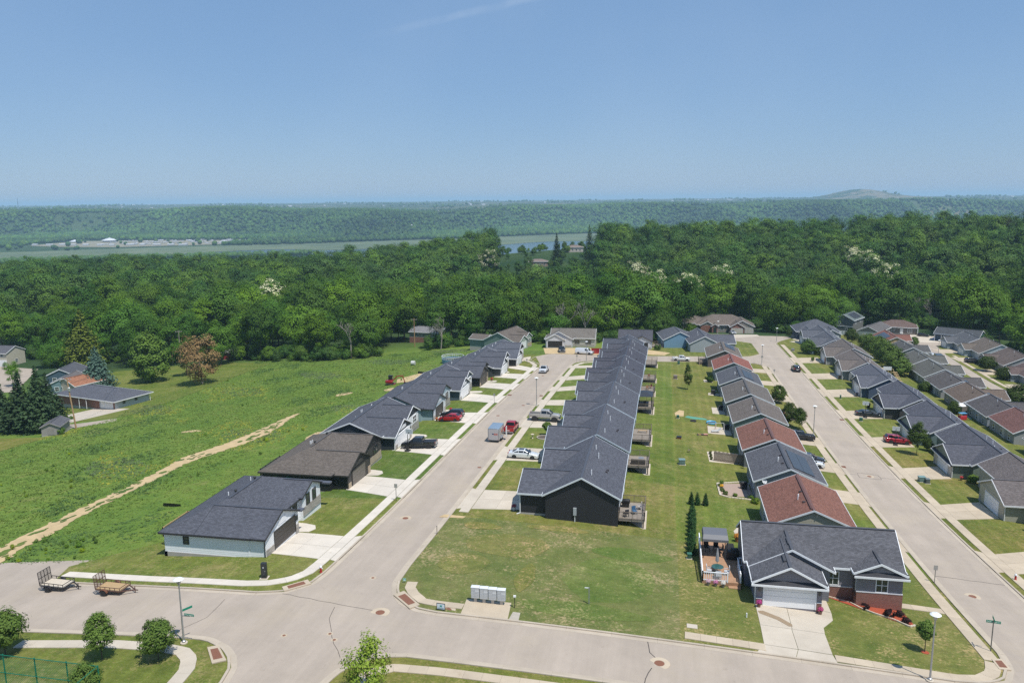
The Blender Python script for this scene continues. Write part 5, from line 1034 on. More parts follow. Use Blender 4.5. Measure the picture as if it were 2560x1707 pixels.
def car(kind, color, x, y, rz, label, lift=0.0, sc=1.0, glass='carglass', cat=None, group=None, sunroof=False, rim='rim', tilt=True):
    k = KIND[kind]; root = empty({'pickup': 'pickup_truck', 'suv': 'parked_car', 'van': 'cargo_van'}.get(kind, 'parked_car'), (x, y, H(x, y)+.04), rz, label, cat or {'pickup': 'pickup truck', 'van': 'van'}.get(kind, 'car'), group)
    dx, dy = math.cos(rz), math.sin(rz); e = 1.5
    root.rotation_euler = (math.atan2(H(x-dy*.8, y+dx*.8)-H(x+dy*.8, y-dx*.8), 1.6), -math.atan2(H(x+dx*e, y+dy*e)-H(x-dx*e, y-dy*e), 2*e), rz)
    P = root; hw = k['w']/2; root.scale = (sc,)*3
    b = MB(); low = [(a, z+lift) for a, z in k['low']]
    b.prism(low, 'y', -hw, hw); body = bevelled(b, 'body', M['car'], P, color, .07)
    cab = [(a, z+lift) for a, z in k['cab']]; zb = min(z for _, z in cab); zt = max(z for _, z in cab)
    def yw(z): return hw*(.96-.2*max(0, (z-zb-.05))/(zt-zb))
    n = len(cab); vs = [(a, -yw(z), z) for a, z in cab]+[(a, yw(z), z) for a, z in cab]
    c = MB(); c.add(vs, [tuple(range(n))[::-1], tuple(range(n, 2*n))]+[(i, (i+1) % n, n+(i+1) % n, n+i) for i in range(n)])
    cb = bevelled(c, 'cabin', M['car'], P, color, .045)
    # glass: windscreen, rear window and side windows set proud of the cabin
    def slope_glass(i, j, name):
        (a0, z0), (a1, z1) = cab[i], cab[j]; o = .014; nx, nz = (z1-z0), -(a1-a0); L = math.hypot(nx, nz); nx, nz = nx/L, nz/L
        if nz < 0: nx, nz = -nx, -nz
        pts = []
        for t_, q in ((.1,.86),(.92,.84)):
            a, z = a0+(a1-a0)*t_, z0+(z1-z0)*t_; pts += [(a+nx*o, -yw(z)*q, z+nz*o), (a+nx*o, yw(z)*q, z+nz*o)]
        g = MB(); g.add([pts[0],pts[1],pts[3],pts[2]]+[(p[0]-nx*.03,p[1],p[2]-nz*.03) for p in (pts[0],pts[1],pts[3],pts[2])], [(0,1,2,3),(7,6,5,4),(0,4,5,1),(1,5,6,2),(2,6,7,3),(3,7,4,0)]); g.build(name, M[glass], cb)
    slope_glass(n-1, n-2, 'windscreen')
    if not k.get('cargo'): slope_glass(0, 1, 'rear_window')
    x_lo, x_hi = cab[0][0], cab[-1][0]
    def roof_z(a):
        for (a0, z0), (a1, z1) in zip(cab, cab[1:]):
            if a0 <= a <= a1: return z0+(z1-z0)*(a-a0)/max(1e-6, a1-a0)
        return zb
    spans = [(.68, .93)] if k.get('cargo') else ([(.1,.5),(.54,.9)] if kind == 'pickup' else [(.12,.34),(.37,.6),(.63,.9)])
    for u0, u1 in spans:
        a0, a1 = x_lo+(x_hi-x_lo)*u0, x_lo+(x_hi-x_lo)*u1
        for s in (-1, 1):
            z0_ = zb+.1; pts = [(a0,z0_),(a1,z0_),(a1,max(z0_+.05,roof_z(a1)-.1)),(a0,max(z0_+.05,roof_z(a0)-.1))]
            g = MB(); v = [(a, s*(yw(z)+.012), z) for a, z in pts]+[(a, s*(yw(z)-.02), z) for a, z in pts]; g.add(v, [(0,1,2,3),(7,6,5,4),(0,4,5,1),(1,5,6,2),(2,6,7,3),(3,7,4,0)]); g.build('side_window', M[glass], cb)
    if sunroof: MB().box(-.75,.05,-.45,.45,zt-.03,zt+.012).build('sunroof', M[glass], cb)
    if k.get('bed'):
        for s in (-1, 1): bevelled(MB().box(-2.92,-.84,s*hw,s*(hw-.12),.6+lift,1.2+lift), 'bed_side', M['car'], body, color, .03)
        bevelled(MB().box(-2.94,-2.84,-hw+.1,hw-.1,.6+lift,1.2+lift), 'tailgate', M['car'], body, color, .03); MB().box(-2.84,-.87,-hw+.12,hw-.12,.78+lift,.86+lift).build('bed_floor', M['black'], body)
        if lift == 0 and 'cover' in label or 'black' in label: MB().box(-2.86,-.86,-hw+.1,hw-.1,1.17+lift,1.21+lift).build('bed_cover', M['black'], body)
    r = k['r']*(1.28 if lift > 0 else 1)
    for a in k['wx']:
        for s in (-1, 1):
            MB().lathe([(r*1.14,-.02),(r*1.14,.02)], n=20).build('wheel_arch', M['black'], body, (a, s*(hw-.005), r), (R_(90),0,0)); wheel(P, a, s*(hw-.09), r, .24 if kind != 'pickup' else .28, rim)
    f = max(a for a, _ in low); rr = min(a for a, _ in low); zl = .72+lift if kind in ('sedan','hatch') else .92+lift
    for s in (-1, 1):
        MB().box(f-.16,f-.01,s*hw*.6,s*hw*.96,zl-.1,zl+.08).build('headlight', M['headlight'], body); MB().box(rr+.005-.02,rr+.12,s*hw*.66,s*hw*.97,zl+.02,zl+.26).build('tail_light', M['taillight'], body)
        MB().box(x_hi-.45,x_hi-.25,s*(hw-.02),s*(hw+.17),zb+.08,zb+.24).build('mirror', M['black'] if kind != 'van' else M['plastic'], body, color=color)
    MB().box(f-.05,f+.02,-hw*.5,hw*.5,zl-.22,zl-.02).build('grille', M['black'], body); MB().box(rr-.015,rr+.02,-.26,.26,zl-.22,zl-.08).build('number_plate', M['paint'], body, color=(.7,.7,.7))
    MB().box(f-.14,f+.04,-hw*.92,hw*.92,.34+lift,.5+lift).build('bumper', M['black'] if kind != 'pickup' else M['rim'], body); MB().box(rr-.04,rr+.14,-hw*.92,hw*.92,.36+lift,.52+lift).build('bumper', M['black'] if kind != 'pickup' else M['rim'], body)
    if kind == 'pickup' or kind == 'suv':
        for s in (-1, 1): MB().box(-1.1,1.1,s*(hw-.02),s*(hw+.08),.36+lift,.42+lift).build('side_step', M['black'], body)
    return root
PI = math.pi
car('pickup', (.03,.032,.034), -39.6, 122.2, PI+.03, 'black crew cab pickup with a bed cover on the driveway of the navy house')
car('hatch', (.42,.012,.02), -39.7, 141.9, PI-.1, 'red hatchback parked nearest the street by the pale blue wall')
car('suv', (.012,.014,.02), -40.2, 145.2, PI-.08, 'black crossover parked right behind the red hatchback', sc=.95)
car('sedan', (.72,.74,.75), -21.4, 118.7, 0.05, 'white sedan with sunroof in front of the slate blue garage', sunroof=True)
car('pickup', (.4,.385,.36), -21.9, 144.3, 0.04, 'lifted silver crew cab pickup on big wheels', lift=.32, rim='black')
car('pickup', (.42,.02,.025), -26.9+.3, 135.2, PI/2, 'red pickup towing the silver box trailer', sc=.95)
car('pickup', (.7,.72,.74), -31.2, 204.6, -PI/2, 'white pickup parked at the left kerb far up the street', sc=.95)
car('van', (.74,.75,.76), -24.6, 246.0, -.22, 'white cargo van before the unfinished house')
car('pickup', (.02,.022,.024), -32.4, 250.6, -PI/2+.2, 'black pickup with a white cap facing us at the unfinished house', sc=1.0)
car('pickup', (.74,.75,.76), 5.0, 239.6, .12, 'white pickup standing on the link street', sc=.9)
car('suv', (.6,.62,.64), 26.6, 323.5, -PI/2+.2, 'white hatch backed car before the big brick house', sc=.92)
car('suv', (.012,.013,.014), 36.9, 233.0, PI/2+.02, 'black sport utility car seen from behind on the right street')
car('sedan', (.02,.026,.032), 44.4, 182.6, 0.05, 'dark sedan beside the basketball hoop on the right')
car('suv', (.3,.01,.028), 44.8, 160.2, 0.06, 'maroon sport utility car on the driveway across the right street')
car('pickup', (.016,.018,.024), 25.6, 154.0, 0.04+PI, 'black pickup with covered bed behind the red brown roof', sc=.95)
car('suv', (.7,.72,.74), 24.4, 134.9, 0.02, 'white car poking out past the solar roofed house', sc=.92)
car('sedan', (.02,.028,.05), 24.9, 138.4, 0.02, 'dark blue car parked beside the white one by the solar roof')
car('hatch', (.4,.02,.02), 24.0, 173.0, 0, 'red car mostly hidden by the street trees')
car('suv', (.015,.016,.018), 100.8, 283.6, .06, 'dark van parked across the far right street', sc=1.05)
car('van', (.7,.72,.74), 89.2, 287.0, PI/2-.1, 'white van in front of the black box trailer', sc=.9)
car('suv', (.03,.025,.022), 105.2, 351.5, -.4, 'dark car beside the blue tarpaulins', sc=.9)
car('sedan', (.35,.02,.02), 103.0, 262.5, 0, 'red car half hidden behind the round tree, far right', sc=.9)
# ---- box trailers
def box_trailer(x, y, rz, label, body, roofc, L=3.6, w=1.9, hh=1.95, logo=False, door=False):
    root = empty('box_trailer', (x, y, H(x, y)+.04), rz, label, 'trailer'); z0 = .48
    b = bevelled(MB().box(-L/2,L/2,-w/2,w/2,z0,z0+hh), 'body', M['car'], root, body, .05); bevelled(MB().box(-L/2-.02,L/2+.02,-w/2-.02,w/2+.02,z0+hh-.01,z0+hh+.1), 'roof', M['metal'], b, roofc, .05)
    MB().box(-L/2-.025,-L/2+.01,-w/2+.1,w/2-.1,z0+.08,z0+hh-.12).build('rear_door', M['car'], b, color=tuple(v*1.05 for v in body))
    fr = MB()
    for s in (-1, 1): fr.bar((-L/2-.03,s*w/2,z0),(-L/2-.03,s*w/2,z0+hh),.07); fr.bar((L/2,s*.6,z0),(L/2+1.2,0,z0-.02),.1)
    fr.bar((-L/2-.03,-w/2,z0+.04),(-L/2-.03,w/2,z0+.04),.08); fr.build('frame', M['steel'], root)
    for a in (-.45,.35):
        for s in (-1, 1): wheel(root, a, s*(w/2+.02), .3, .2)
    for s in (-1, 1): MB().box(-.9,.8,s*(w/2),s*(w/2+.24),.62,.68).build('fender', M['metal'], root, color=body)
    if door: MB().box(.2,.95,-w/2-.75,-w/2-.7,z0+.1,z0+hh-.1).build('open_door', M['paint'], b, color=(.75,.76,.77))
    if logo:
        MB().box(-L/2-.035,-L/2-.02,-.05,.25,z0+1.0,z0+1.16).build('logo', M['paint'], b, color=(.04,.05,.12))
        for k in range(6): MB().box(-L/2-.035,-L/2-.02,-.16-k*.12,-.075-k*.12,z0+.94+.03*(k % 2),z0+1.14+.04*((k+1) % 3)).build('logo_letter', M['paint'], b, color=(.45,.09,.06))
        MB().box(-L/2-.035,-L/2-.02,-.75,-.05,z0+.86,z0+.9).build('logo_line', M['paint'], b, color=(.45,.09,.06))
        for k in range(5): MB().box(-.4+k*.3,-.2+k*.3,-w/2-.015,-w/2+.01,z0+.9,z0+1.3).build('logo_letter', M['paint'], b, color=(.42,.16,.12))
    for s in (-1, 1): MB().box(-L/2-.04,-L/2-.02,s*.78-.06,s*.78+.06,z0+.06,z0+.16).build('tail_light', M['taillight'], b)
    return root
box_trailer(-27.9, 128.4, PI/2-.03, 'silver box trailer with a printed rear door behind the red pickup', (.42,.42,.43), (.36,.46,.55), logo=True, door=True)
box_trailer(88.6, 278.5, PI/2-.1, 'black box trailer on the far right street', (.03,.022,.02), (.14,.17,.19), 4.4, 2.1, 2.1)
# ---- flat utility trailers with raised mesh ramps
def flat_trailer(x, y, rz, label, frame_c, wood_c, rusty):
    root = empty('utility_trailer', (x, y, H(x, y)+.04), rz, label, 'trailer'); mt = M['plastic']; L, w, z = 2.75, 1.6, .55
    fr = MB()
    for s in (-1, 1):
        fr.bar((-L/2,s*w/2,z),(L/2,s*w/2,z),.07,.1); fr.bar((-L/2,s*w/2,z+.34),(L/2,s*w/2,z+.34),.05)
        for k in range(6): fr.bar((-L/2+L*k/5,s*w/2,z),(-L/2+L*k/5,s*w/2,z+.34),.045)
    for a in (-L/2, L/2): fr.bar((a,-w/2,z),(a,w/2,z),.07,.1)
    fr.bar((L/2,-w/2,z+.34),(L/2,w/2,z+.34),.05); fr.build('frame', mt, root, color=frame_c)
    n = 9
    for k in range(n): MB().box(-L/2+.02,L/2-.02,-w/2+.03+k*(w-.06)/n,-w/2+.02+(k+1)*(w-.06)/n,z+.02,z+.065).build('plank', M['newwood' if rusty else 'stone_edge'], root)
    tg = MB()
    for s in (-1, 1): tg.bar((L/2,s*w*.42,z-.02),(L/2+1.15,0,z-.05),.08,.1)
    tg.bar((L/2+1.05,0,z-.06),(L/2+1.45,0,z-.06),.08); tg.bar((L/2+1.12,.0,.02),(L/2+1.12,0,z+.3),.06); tg.bar((L/2+1.0,0,.03),(L/2+1.24,0,.03),.14,.03); tg.build('tongue', mt, root, color=frame_c)
    rp = MB(); lean = -.12
    for k in range(5): yy = -w/2+w*k/4; rp.bar((-L/2-.03,yy,z+.02),(-L/2-.03+lean,yy,z+1.35),.045)
    for k in range(3): rp.bar((-L/2-.03+lean*k/2,-w/2,z+.03+k*.66),(-L/2-.03+lean*k/2,w/2,z+.03+k*.66),.045)
    g = rp.build('ramp_gate', mt, root, color=frame_c); ms = MB()
    for k in range(20): yy = -w/2+w*k/19; ms.bar((-L/2-.03,yy,z+.03),(-L/2-.03+lean,yy,z+1.33),.012)
    for k in range(16): ms.bar((-L/2-.03+lean*k/15,-w/2,z+.03+k*.087),(-L/2-.03+lean*k/15,w/2,z+.03+k*.087),.012)
    o = ms.build('mesh', mt, g, color=frame_c); o['kind'] = 'stuff'
    for s in (-1, 1):
        wheel(root, -.35, s*(w/2+.16), .31, .2)
        fd = MB(); pts = [(-.35+.42*math.cos(R_(a)), .33+.38*math.sin(R_(a))) for a in range(10, 171, 20)]
        for p, q in zip(pts, pts[1:]): fd.bar((p[0],s*(w/2+.16),p[1]),(q[0],s*(w/2+.16),q[1]),.26,.03)
        fd.build('fender', mt, root, color=frame_c if not rusty else (.16,.07,.04))
    return root
flat_trailer(-60.6, 65.9, R_(-2), 'left flat trailer with black frame, pale plank bed and raised mesh ramp', (.025,.022,.022), (.4,.36,.3), False)
flat_trailer(-53.7, 65.35, R_(-1), 'right flat trailer with rusty frame, brown plank bed and raised mesh ramp', (.11,.055,.038), (.3,.2,.14), True)
# ---- small red excavator
ex = empty('excavator', (-71.2, 196.4, H(-71.2,196.4)), R_(4), 'small red excavator working in the meadow', 'excavator')
for s in (-1, 1): bevelled(MB().box(-1.1,1.1,s*.5,s*.85,.0,.5), 'track', M['rubber'], ex, None, .15)
bevelled(MB().box(-1.2,.7,-.75,.75,.55,1.3), 'body', M['car'], ex, (.38,.02,.025), .12); cabx = bevelled(MB().box(-.5,.6,-.1,.75,1.3,2.45), 'cab', M['carglass'], ex, None, .06); MB().box(-.55,.65,-.15,.8,2.42,2.5).build('cab_roof', M['black'], cabx)
bm_ = MB(); bm_.bar((.6,-.3,1.0),(2.1,-.3,2.5),.22,.26); bm_.bar((2.1,-.3,2.5),(3.6,-.3,2.6),.2,.24); bm_.build('boom', M['car'], ex, color=(.38,.03,.025)); a_ = MB(); a_.bar((3.5,-.3,2.7),(4.0,-.3,.9),.18,.2); ar = a_.build('arm', M['car'], ex, color=(.38,.03,.025)); MB().prism([(3.8,.95),(4.35,.8),(4.2,.15),(3.75,.3)], 'y', -.65, .05).build('bucket', M['black'], ar); MB().bar((.9,-.3,1.6),(2.0,-.3,2.2),.09).build('hydraulic_ram', M['rim'], ex); MB().box(1.1,1.35,-.8,.8,.05,.5).build('blade', M['car'], ex, color=(.35,.02,.02))
# ---- red dump body by the unfinished house
dp = empty('dumpster', (-20.2, 249.5, H(-20.2,249.5)), .15, 'red open topped dumpster beside the white van', 'dumpster'); b = MB()
for a in ((-2.6,2.6,-1.1,-1.0),(-2.6,2.6,1.0,1.1),(-2.6,-2.5,-1,1),(2.5,2.6,-1,1)): b.box(*a,.2,1.5)
b.box(-2.6,2.6,-1.1,1.1,.1,.2); b.build('bin', M['car'], dp, color=(.4,.03,.035))
for k in range(7):
    for s in (-1, 1): MB().box(-2.5+k*.8,-2.4+k*.8,s*1.1,s*1.2,.2,1.5).build('rib', M['car'], dp, color=(.38,.03,.03))
# ---------------------------------------------------------------- trees and shrubs
def leaf_quads(pos, nrm, size, rng, aspect=1.0):
    n = len(pos); nrm = nrm/np.linalg.norm(nrm, axis=1, keepdims=True).clip(1e-6)
    r = rng.normal(size=(n, 3)); t = np.cross(nrm, r); t /= np.linalg.norm(t, axis=1, keepdims=True).clip(1e-6); b = np.cross(nrm, t)
    s = size*rng.uniform(.6, 1.35, (n, 1)); t = t*s*aspect; b = b*s
    V = np.stack([pos-t*.5, pos+b*.5+nrm*s*.12, pos+t*.5, pos-b*.5+nrm*s*.12], 1).reshape(-1, 3)
    return V, np.arange(n*4).reshape(n, 4)
def crown_mesh(name, seed, r, z0, z1, nclump, per, leaf, mat, squash=1.0, taper=.0, lobes=.25, cr=.27, blossom=None):
    """leafy crown: many small faces spread over clumps in an uneven ellipsoid from z0 to z1"""
    rng = np.random.default_rng(seed); zc = (z0+z1)/2; hh = (z1-z0)/2
    d = rng.normal(size=(nclump, 3)); d[:, 2] += .15; d /= np.linalg.norm(d, axis=1, keepdims=True)
    ph = rng.uniform(0, 6.28, 4); a = np.arctan2(d[:, 1], d[:, 0])
    lob = 1+lobes*np.sin(2*a+ph[0])*np.sin(2.2*d[:, 2]+ph[1])+lobes*.6*np.sin(3*a+ph[2])
    rad = rng.uniform(.42, 1.0, nclump)**.4*.86*lob
    w_ = 1-taper*(d[:, 2]*.5+.5)
    c = np.stack([d[:, 0]*r*rad*w_, d[:, 1]*r*rad*w_, zc+d[:, 2]*hh*rad*squash], 1)
    crr = r*cr*rng.uniform(.55, 1.5, nclump)
    ci = np.repeat(np.arange(nclump), per); n = len(ci)
    q = rng.normal(size=(n, 3)); q[:, 2] += .35; q /= np.linalg.norm(q, axis=1, keepdims=True)
    k = rng.uniform(.45, 1.05, (n, 1)); pos = c[ci]+q*crr[ci][:, None]*k*np.array([1, 1, .8])
    out = c-np.array([0, 0, zc-hh*.25]); out /= np.linalg.norm(out, axis=1, keepdims=True).clip(1e-6)
    nrm = q*.72+out[ci]*.75+rng.normal(size=(n, 3))*.18+np.array([0, 0, .22])
    V, F = leaf_quads(pos, nrm, leaf, rng)
    me = npmesh(name, V, F, mat)
    if blossom:
        me.materials.append(M['blossom']); pick = (rng.random(nclump) < blossom)[ci] & (pos[:, 2] > zc-hh*.3) & (rng.random(n) < .75) & (q[:, 2] > -.1)
        me.polygons.foreach_set('material_index', pick.astype(np.int32))
    return me
def trunk_mesh(name, seed, h, r, spread, mat, nb=5, bend=.15):
    rng = random.Random(seed); b = MB(); p = Vector((0,0,-.5)); d = Vector((rng.uniform(-bend,bend)*.4, rng.uniform(-bend,bend)*.4, 1)).normalized(); rr = r
    pts = [p.copy()]
    for k in range(4): p = p+d*(h+.5)/4; d = (d+Vector((rng.uniform(-bend,bend), rng.uniform(-bend,bend), .1))).normalized(); pts.append(p.copy())
    for k in range(4): b.tube(pts[k], pts[k+1], r*(1-.17*k), r*(1-.17*(k+1)), 7, caps=False)
    for k in range(nb):
        q = pts[2]+(pts[4]-pts[2])*rng.random(); a = rng.uniform(0, 6.28); e = q+Vector((math.cos(a)*spread*rng.uniform(.5,1), math.sin(a)*spread*rng.uniform(.5,1), h*rng.uniform(.25,.6)))
        m_ = (q+e)/2+Vector((0,0,-h*.05)); b.tube(q, m_, r*.4, r*.26, 5, caps=False); b.tube(m_, e, r*.26, r*.08, 5, caps=False)
    return b.mesh(name, mat, smooth=True)
def conifer_mesh(name, seed, h, r, mat, z0=.8, levels=26, per=16, leaf=.8, droop=.25, rounded=.0):
    rng = np.random.default_rng(seed); pos = []; nrm = []
    for k in range(levels):
        u = k/(levels-1); z = z0+(h-z0)*u; rad = r*((1-u)**(.9-.45*rounded))*(1 if not rounded else (.55+.45*math.sin(math.pi*min(1, u*1.1+.12))))+.12
        nb = max(5, int(per*(1-u)+5)); a0 = rng.uniform(0, 6.28)
        for j in range(nb):
            a = a0+6.283*j/nb+rng.normal()*.15; L = rad*rng.uniform(.72, 1.12); m = max(2, int(L/(leaf*.42)))
            t = np.linspace(.12, 1, m); x = np.cos(a)*L*t; y = np.sin(a)*L*t; zz = z-droop*L*t+.1*L*t*t+rng.normal(size=m)*.06
            for side in range(2): 
                pos.append(np.stack([x+rng.normal(size=m)*.12*L, y+rng.normal(size=m)*.12*L, zz+rng.normal(size=m)*.1], 1)); nrm.append(np.stack([np.cos(a)*.5+rng.normal(size=m)*.45, np.sin(a)*.5+rng.normal(size=m)*.45, .75+rng.normal(size=m)*.3], 1))
    pos, nrm = np.concatenate(pos), np.concatenate(nrm); V, F = leaf_quads(pos, nrm, leaf, rng, .6); return npmesh(name, V, F, mat)
def bare_mesh(name, seed, h, mat):
    rng = random.Random(seed); b = MB()
    def grow(p, d, L, r, lev):
        q = p+d*L; b.tube(p, q, r, r*.7, 6 if lev < 2 else 4, caps=False)
        if lev >= 4: return
        for k in range(3 if lev else 4):
            e = (d+Vector((rng.uniform(-.75,.75), rng.uniform(-.75,.75), rng.uniform(-.1,.55)))).normalized(); grow(q-d*L*rng.uniform(0,.35), e, L*rng.uniform(.5,.72), r*.6, lev+1)
    grow(Vector((0,0,-.5)), Vector((rng.uniform(-.1,.1),rng.uniform(-.1,.1),1)).normalized(), h*.42, h*.016, 0); return b.mesh(name, mat, fix=False)
def plant(name, trunk, crown, x, y, scale, rz, label, cat='tree', group=None, color=(1,1,1), z=None, sz=None):
    root = empty(name, (x, y, H(x, y) if z is None else z), rz, label, cat, group); root.scale = (scale, scale, sz or scale)
    if trunk: link('trunk', trunk, root)
    link('crown', crown, root, color=color); return root
T = random.Random(11)
# prototypes for the wood
DEC = []
for i in range(8):
    r = [8.8,9.8,8.0,10.6,7.2,9.2,8.2,10.4][i]; h_ = [18,20,22,19,22,17,24,20][i]
    DEC.append((trunk_mesh('trunk', i, h_*.62, .3, r*.5, M['barkm']), crown_mesh('crown', 40+i, r, h_*(.16 if i % 3 else .24), h_, [48,56,46,62,42,50,46,64][i], 190, [.46,.48,.44,.5,.44,.46,.44,.5][i], M['leaf'], taper=[.1,.25,.35,.0,.4,.15,.3,.05][i], lobes=.26, cr=.28)))
FLW = [(DEC[k][0], crown_mesh('crown', 70+k, 5.6, 4, 18+k, 60, 110, .44, M['leaf'], blossom=.75)) for k in range(2)]
CON = [conifer_mesh('crown', 80+k, [24,20,17][k], [4.6,4.2,4.0][k], M['needle'], leaf=.9) for k in range(3)]
CTR = MB().tube((0,0,-.5),(0,0,14),.28,.08,7).mesh('trunk', M['barkm'])
BARE = [bare_mesh('crown', 90+k, 15+k*1.5, M['deadwood']) for k in range(3)]
def edge_y(x):
    return float(np.interp(x, [-400,-260,-215,-180,-150,-118,-103,-88,-70,-62,-45,-16,-2,6,12,40,46,64,70,90,120,124,130,137,150,400], [262,276,266,272,270,260,262,270,279,281,278,278,284,294,360,360,330,332,384,384,372,330,262,220,180,150]))
holes = [(-94,290,10,30,14),(-76,262,8,8,0),(-160,270,10,8,0)]
cand = []
sp = 13.4
for iy in range(int(150/sp), int(770/sp)):
    for ix in range(int(-560/sp), int(720/sp)):
        x = ix*sp+T.uniform(-.46,.46)*sp+(iy % 2)*sp/2; y = iy*sp+T.uniform(-.46,.46)*sp
        if y < edge_y(x)+T.uniform(0,3): continue
        xc, yc = camxy(x, y)
        if yc < 100 or abs(xc/yc) > .70: continue
        if y > 735+T.uniform(-15,15): continue
        if any((x-hx)**2/rx**2+(y-hy)**2/ry**2 < 1 for hx, hy, rx, ry, _ in holes): continue
        # open lawn and low growth around the far ridge houses
        k_s = 1.0
        if 490 < yc < 760 and -.024 < xc/yc < .112: k_s = .44 if yc < 585 else .3
        if k_s < .4 and (T.random() < .5 or (abs(xc-71) < 14 and abs(yc-632) < 14)): continue
        # thin the deep interior, which the front crowns hide
        cand.append((math.hypot(x, y), x, y, k_s))
cand.sort()
TINTS = [(1,1,1),(.85,.95,.9),(1.2,1.12,.8),(.7,.82,.85),(1.45,1.3,.7),(1.0,1.02,.8),(.85,.86,1.0),(1.15,1.02,.85),(.6,.74,.7),(1.3,1.15,.95),(.95,.9,1.1)]
NEAR = 300
def dlab(x, y, c):
    xc, yc = camxy(x, y); q = xc/yc; where = 'left part' if q < -.3 else ('left middle' if q < -.02 else ('right middle' if q < .3 else 'right part')); v = c[0]
    return '%s broadleaf tree in the %s of the wood behind the houses' % ('dark green' if v < .82 else ('mid green' if v <= 1.02 else ('light green' if v < 1.25 else 'yellowish green')), where)
for i, (d, x, y, k_s) in enumerate(cand[:NEAR]):
    p = T.choice(DEC); s = T.uniform(.62, 1.22)*(.9 if d < 300 else 1.0)
    c_ = T.choice(TINTS); plant('broadleaf_tree', p[0], p[1], x, y, s, T.uniform(0, 6.28), dlab(x, y, c_), group='trees of the wood behind the houses', color=c_)
# everything farther back reads as one mass: instanced crowns on points
def gn_scatter(name, P, S, Rz, idx, tint, protos, label):
    col = bpy.data.collections.new(name+'_kinds')
    for k, me in enumerate(protos):
        o = bpy.data.objects.new('%s_kind_%02d' % (name, k), me); col.objects.link(o)
    me = bpy.data.meshes.new(name); me.vertices.add(len(P)); me.vertices.foreach_set('co', np.asarray(P, np.float32).ravel())
    for nm, ty, arr, fld in (('sc','FLOAT',S,'value'),('rz','FLOAT',Rz,'value'),('ix','INT',idx,'value')):
        a = me.attributes.new(nm, ty, 'POINT'); a.data.foreach_set(fld, np.asarray(arr, np.float32 if ty == 'FLOAT' else np.int32))
    a = me.attributes.new('tint', 'FLOAT_COLOR', 'POINT'); cc = np.ones((len(P), 4), np.float32); cc[:, :3] = tint; a.data.foreach_set('color', cc.ravel())
    ob = link(name, me); tag(ob, label, kind='stuff')
    g = bpy.data.node_groups.new(name, 'GeometryNodeTree'); g.interface.new_socket('Geometry', in_out='INPUT', socket_type='NodeSocketGeometry'); g.interface.new_socket('Geometry', in_out='OUTPUT', socket_type='NodeSocketGeometry')
    N = g.nodes; gi, go = N.new('NodeGroupInput'), N.new('NodeGroupOutput'); iop = N.new('GeometryNodeInstanceOnPoints'); ci = N.new('GeometryNodeCollectionInfo'); ci.inputs['Collection'].default_value = col; ci.inputs['Separate Children'].default_value = True
    def na(nm, ty): q = N.new('GeometryNodeInputNamedAttribute'); q.data_type = ty; q.inputs['Name'].default_value = nm; return q.outputs['Attribute']
    cx = N.new('ShaderNodeCombineXYZ'); g.links.new(na('rz','FLOAT'), cx.inputs[2]); e2r = N.new('FunctionNodeEulerToRotation'); g.links.new(cx.outputs[0], e2r.inputs[0])
    iop.inputs['Pick Instance'].default_value = True
    g.links.new(gi.outputs[0], iop.inputs['Points']); g.links.new(ci.outputs[0], iop.inputs['Instance']); g.links.new(na('ix','INT'), iop.inputs['Instance Index']); g.links.new(e2r.outputs[0], iop.inputs['Rotation']); g.links.new(na('sc','FLOAT'), iop.inputs['Scale']); g.links.new(iop.outputs[0], go.inputs[0])
    md = ob.modifiers.new('scatter', 'NODES'); md.node_group = g; return ob
def mk_mass_leaf():
    t = NT('wood_leaves'); t.rough(.6); t.b.inputs['Specular IOR Level'].default_value = .2
    a = t.n('Attribute', attribute_name='tint', attribute_type='INSTANCER'); oi = t.n('ObjectInfo'); p = t.coords('Object')
    base = t.n('RGB'); base.outputs[0].default_value = (.072,.148,.022,1); k = t.mix(1.0, base.outputs[0], a.outputs['Color'], 'MULTIPLY')
    k = t.mix(1.0, k, t.val(t.noise(p, .35, 3), .65, 1.35), 'MULTIPLY'); h = t.n('HueSaturation'); t.l(k, h.inputs['Color']); t.l(t.val(oi.outputs['Random'], .75, 1.25), h.inputs['Value']); k = h.outputs[0]; t.col(k)
    tr = t.n('BsdfTranslucent'); t.l(k, tr.inputs[0]); ms = t.n('MixShader', i0=.12); t.l(t.b.outputs[0], ms.inputs[1]); t.l(tr.outputs[0], ms.inputs[2]); t.l(ms.outputs[0], t.out.inputs[0]); return t.m
M['massleaf'] = mk_mass_leaf()
rest = cand[NEAR:]; rg = np.random.default_rng(3)
mass = [crown_mesh('wood_crown', 140+i, [9.0,10.0,8.2,10.6,7.6,9.4][i], 2.5, [17,19,21,18,21,20][i], 50, 140, .58, M['massleaf'], taper=[.1,.25,.35,0,.4,.15][i], lobes=.26, cr=.29) for i in range(6)]
P = np.array([(x, y, H(x, y)) for _, x, y, _k in rest]); KS = np.array([q[3] for q in rest]); tt = np.array(TINTS)[rg.integers(0, len(TINTS), len(P))]
gn_scatter('woodland', P, rg.uniform(.6, 1.22, len(P))*KS, rg.uniform(0, 6.28, len(P)), rg.integers(0, 6, len(P)), tt, mass, 'wooded hillside behind the houses')
ub = [(x+T.uniform(-3,3), edge_y(x)+T.uniform(-1.5,9)) for x in [-262+k*.62 for k in range(660)]]; ub = [(x, y) for x, y in ub if not any((x-hx)**2/rx**2+(y-hy)**2/ry**2 < 1 for hx, hy, rx, ry, _ in holes[:1])]
U = np.array([(x, y, H(x, y)-.3) for x, y in ub]); gn_scatter('undergrowth', U, rg.uniform(.12, .3, len(U)), rg.uniform(0, 6.28, len(U)), rg.integers(0, 6, len(U)), np.array(TINTS)[rg.integers(0, len(TINTS), len(U))]*1.05, mass, 'leafy undergrowth along the edge of the wood')
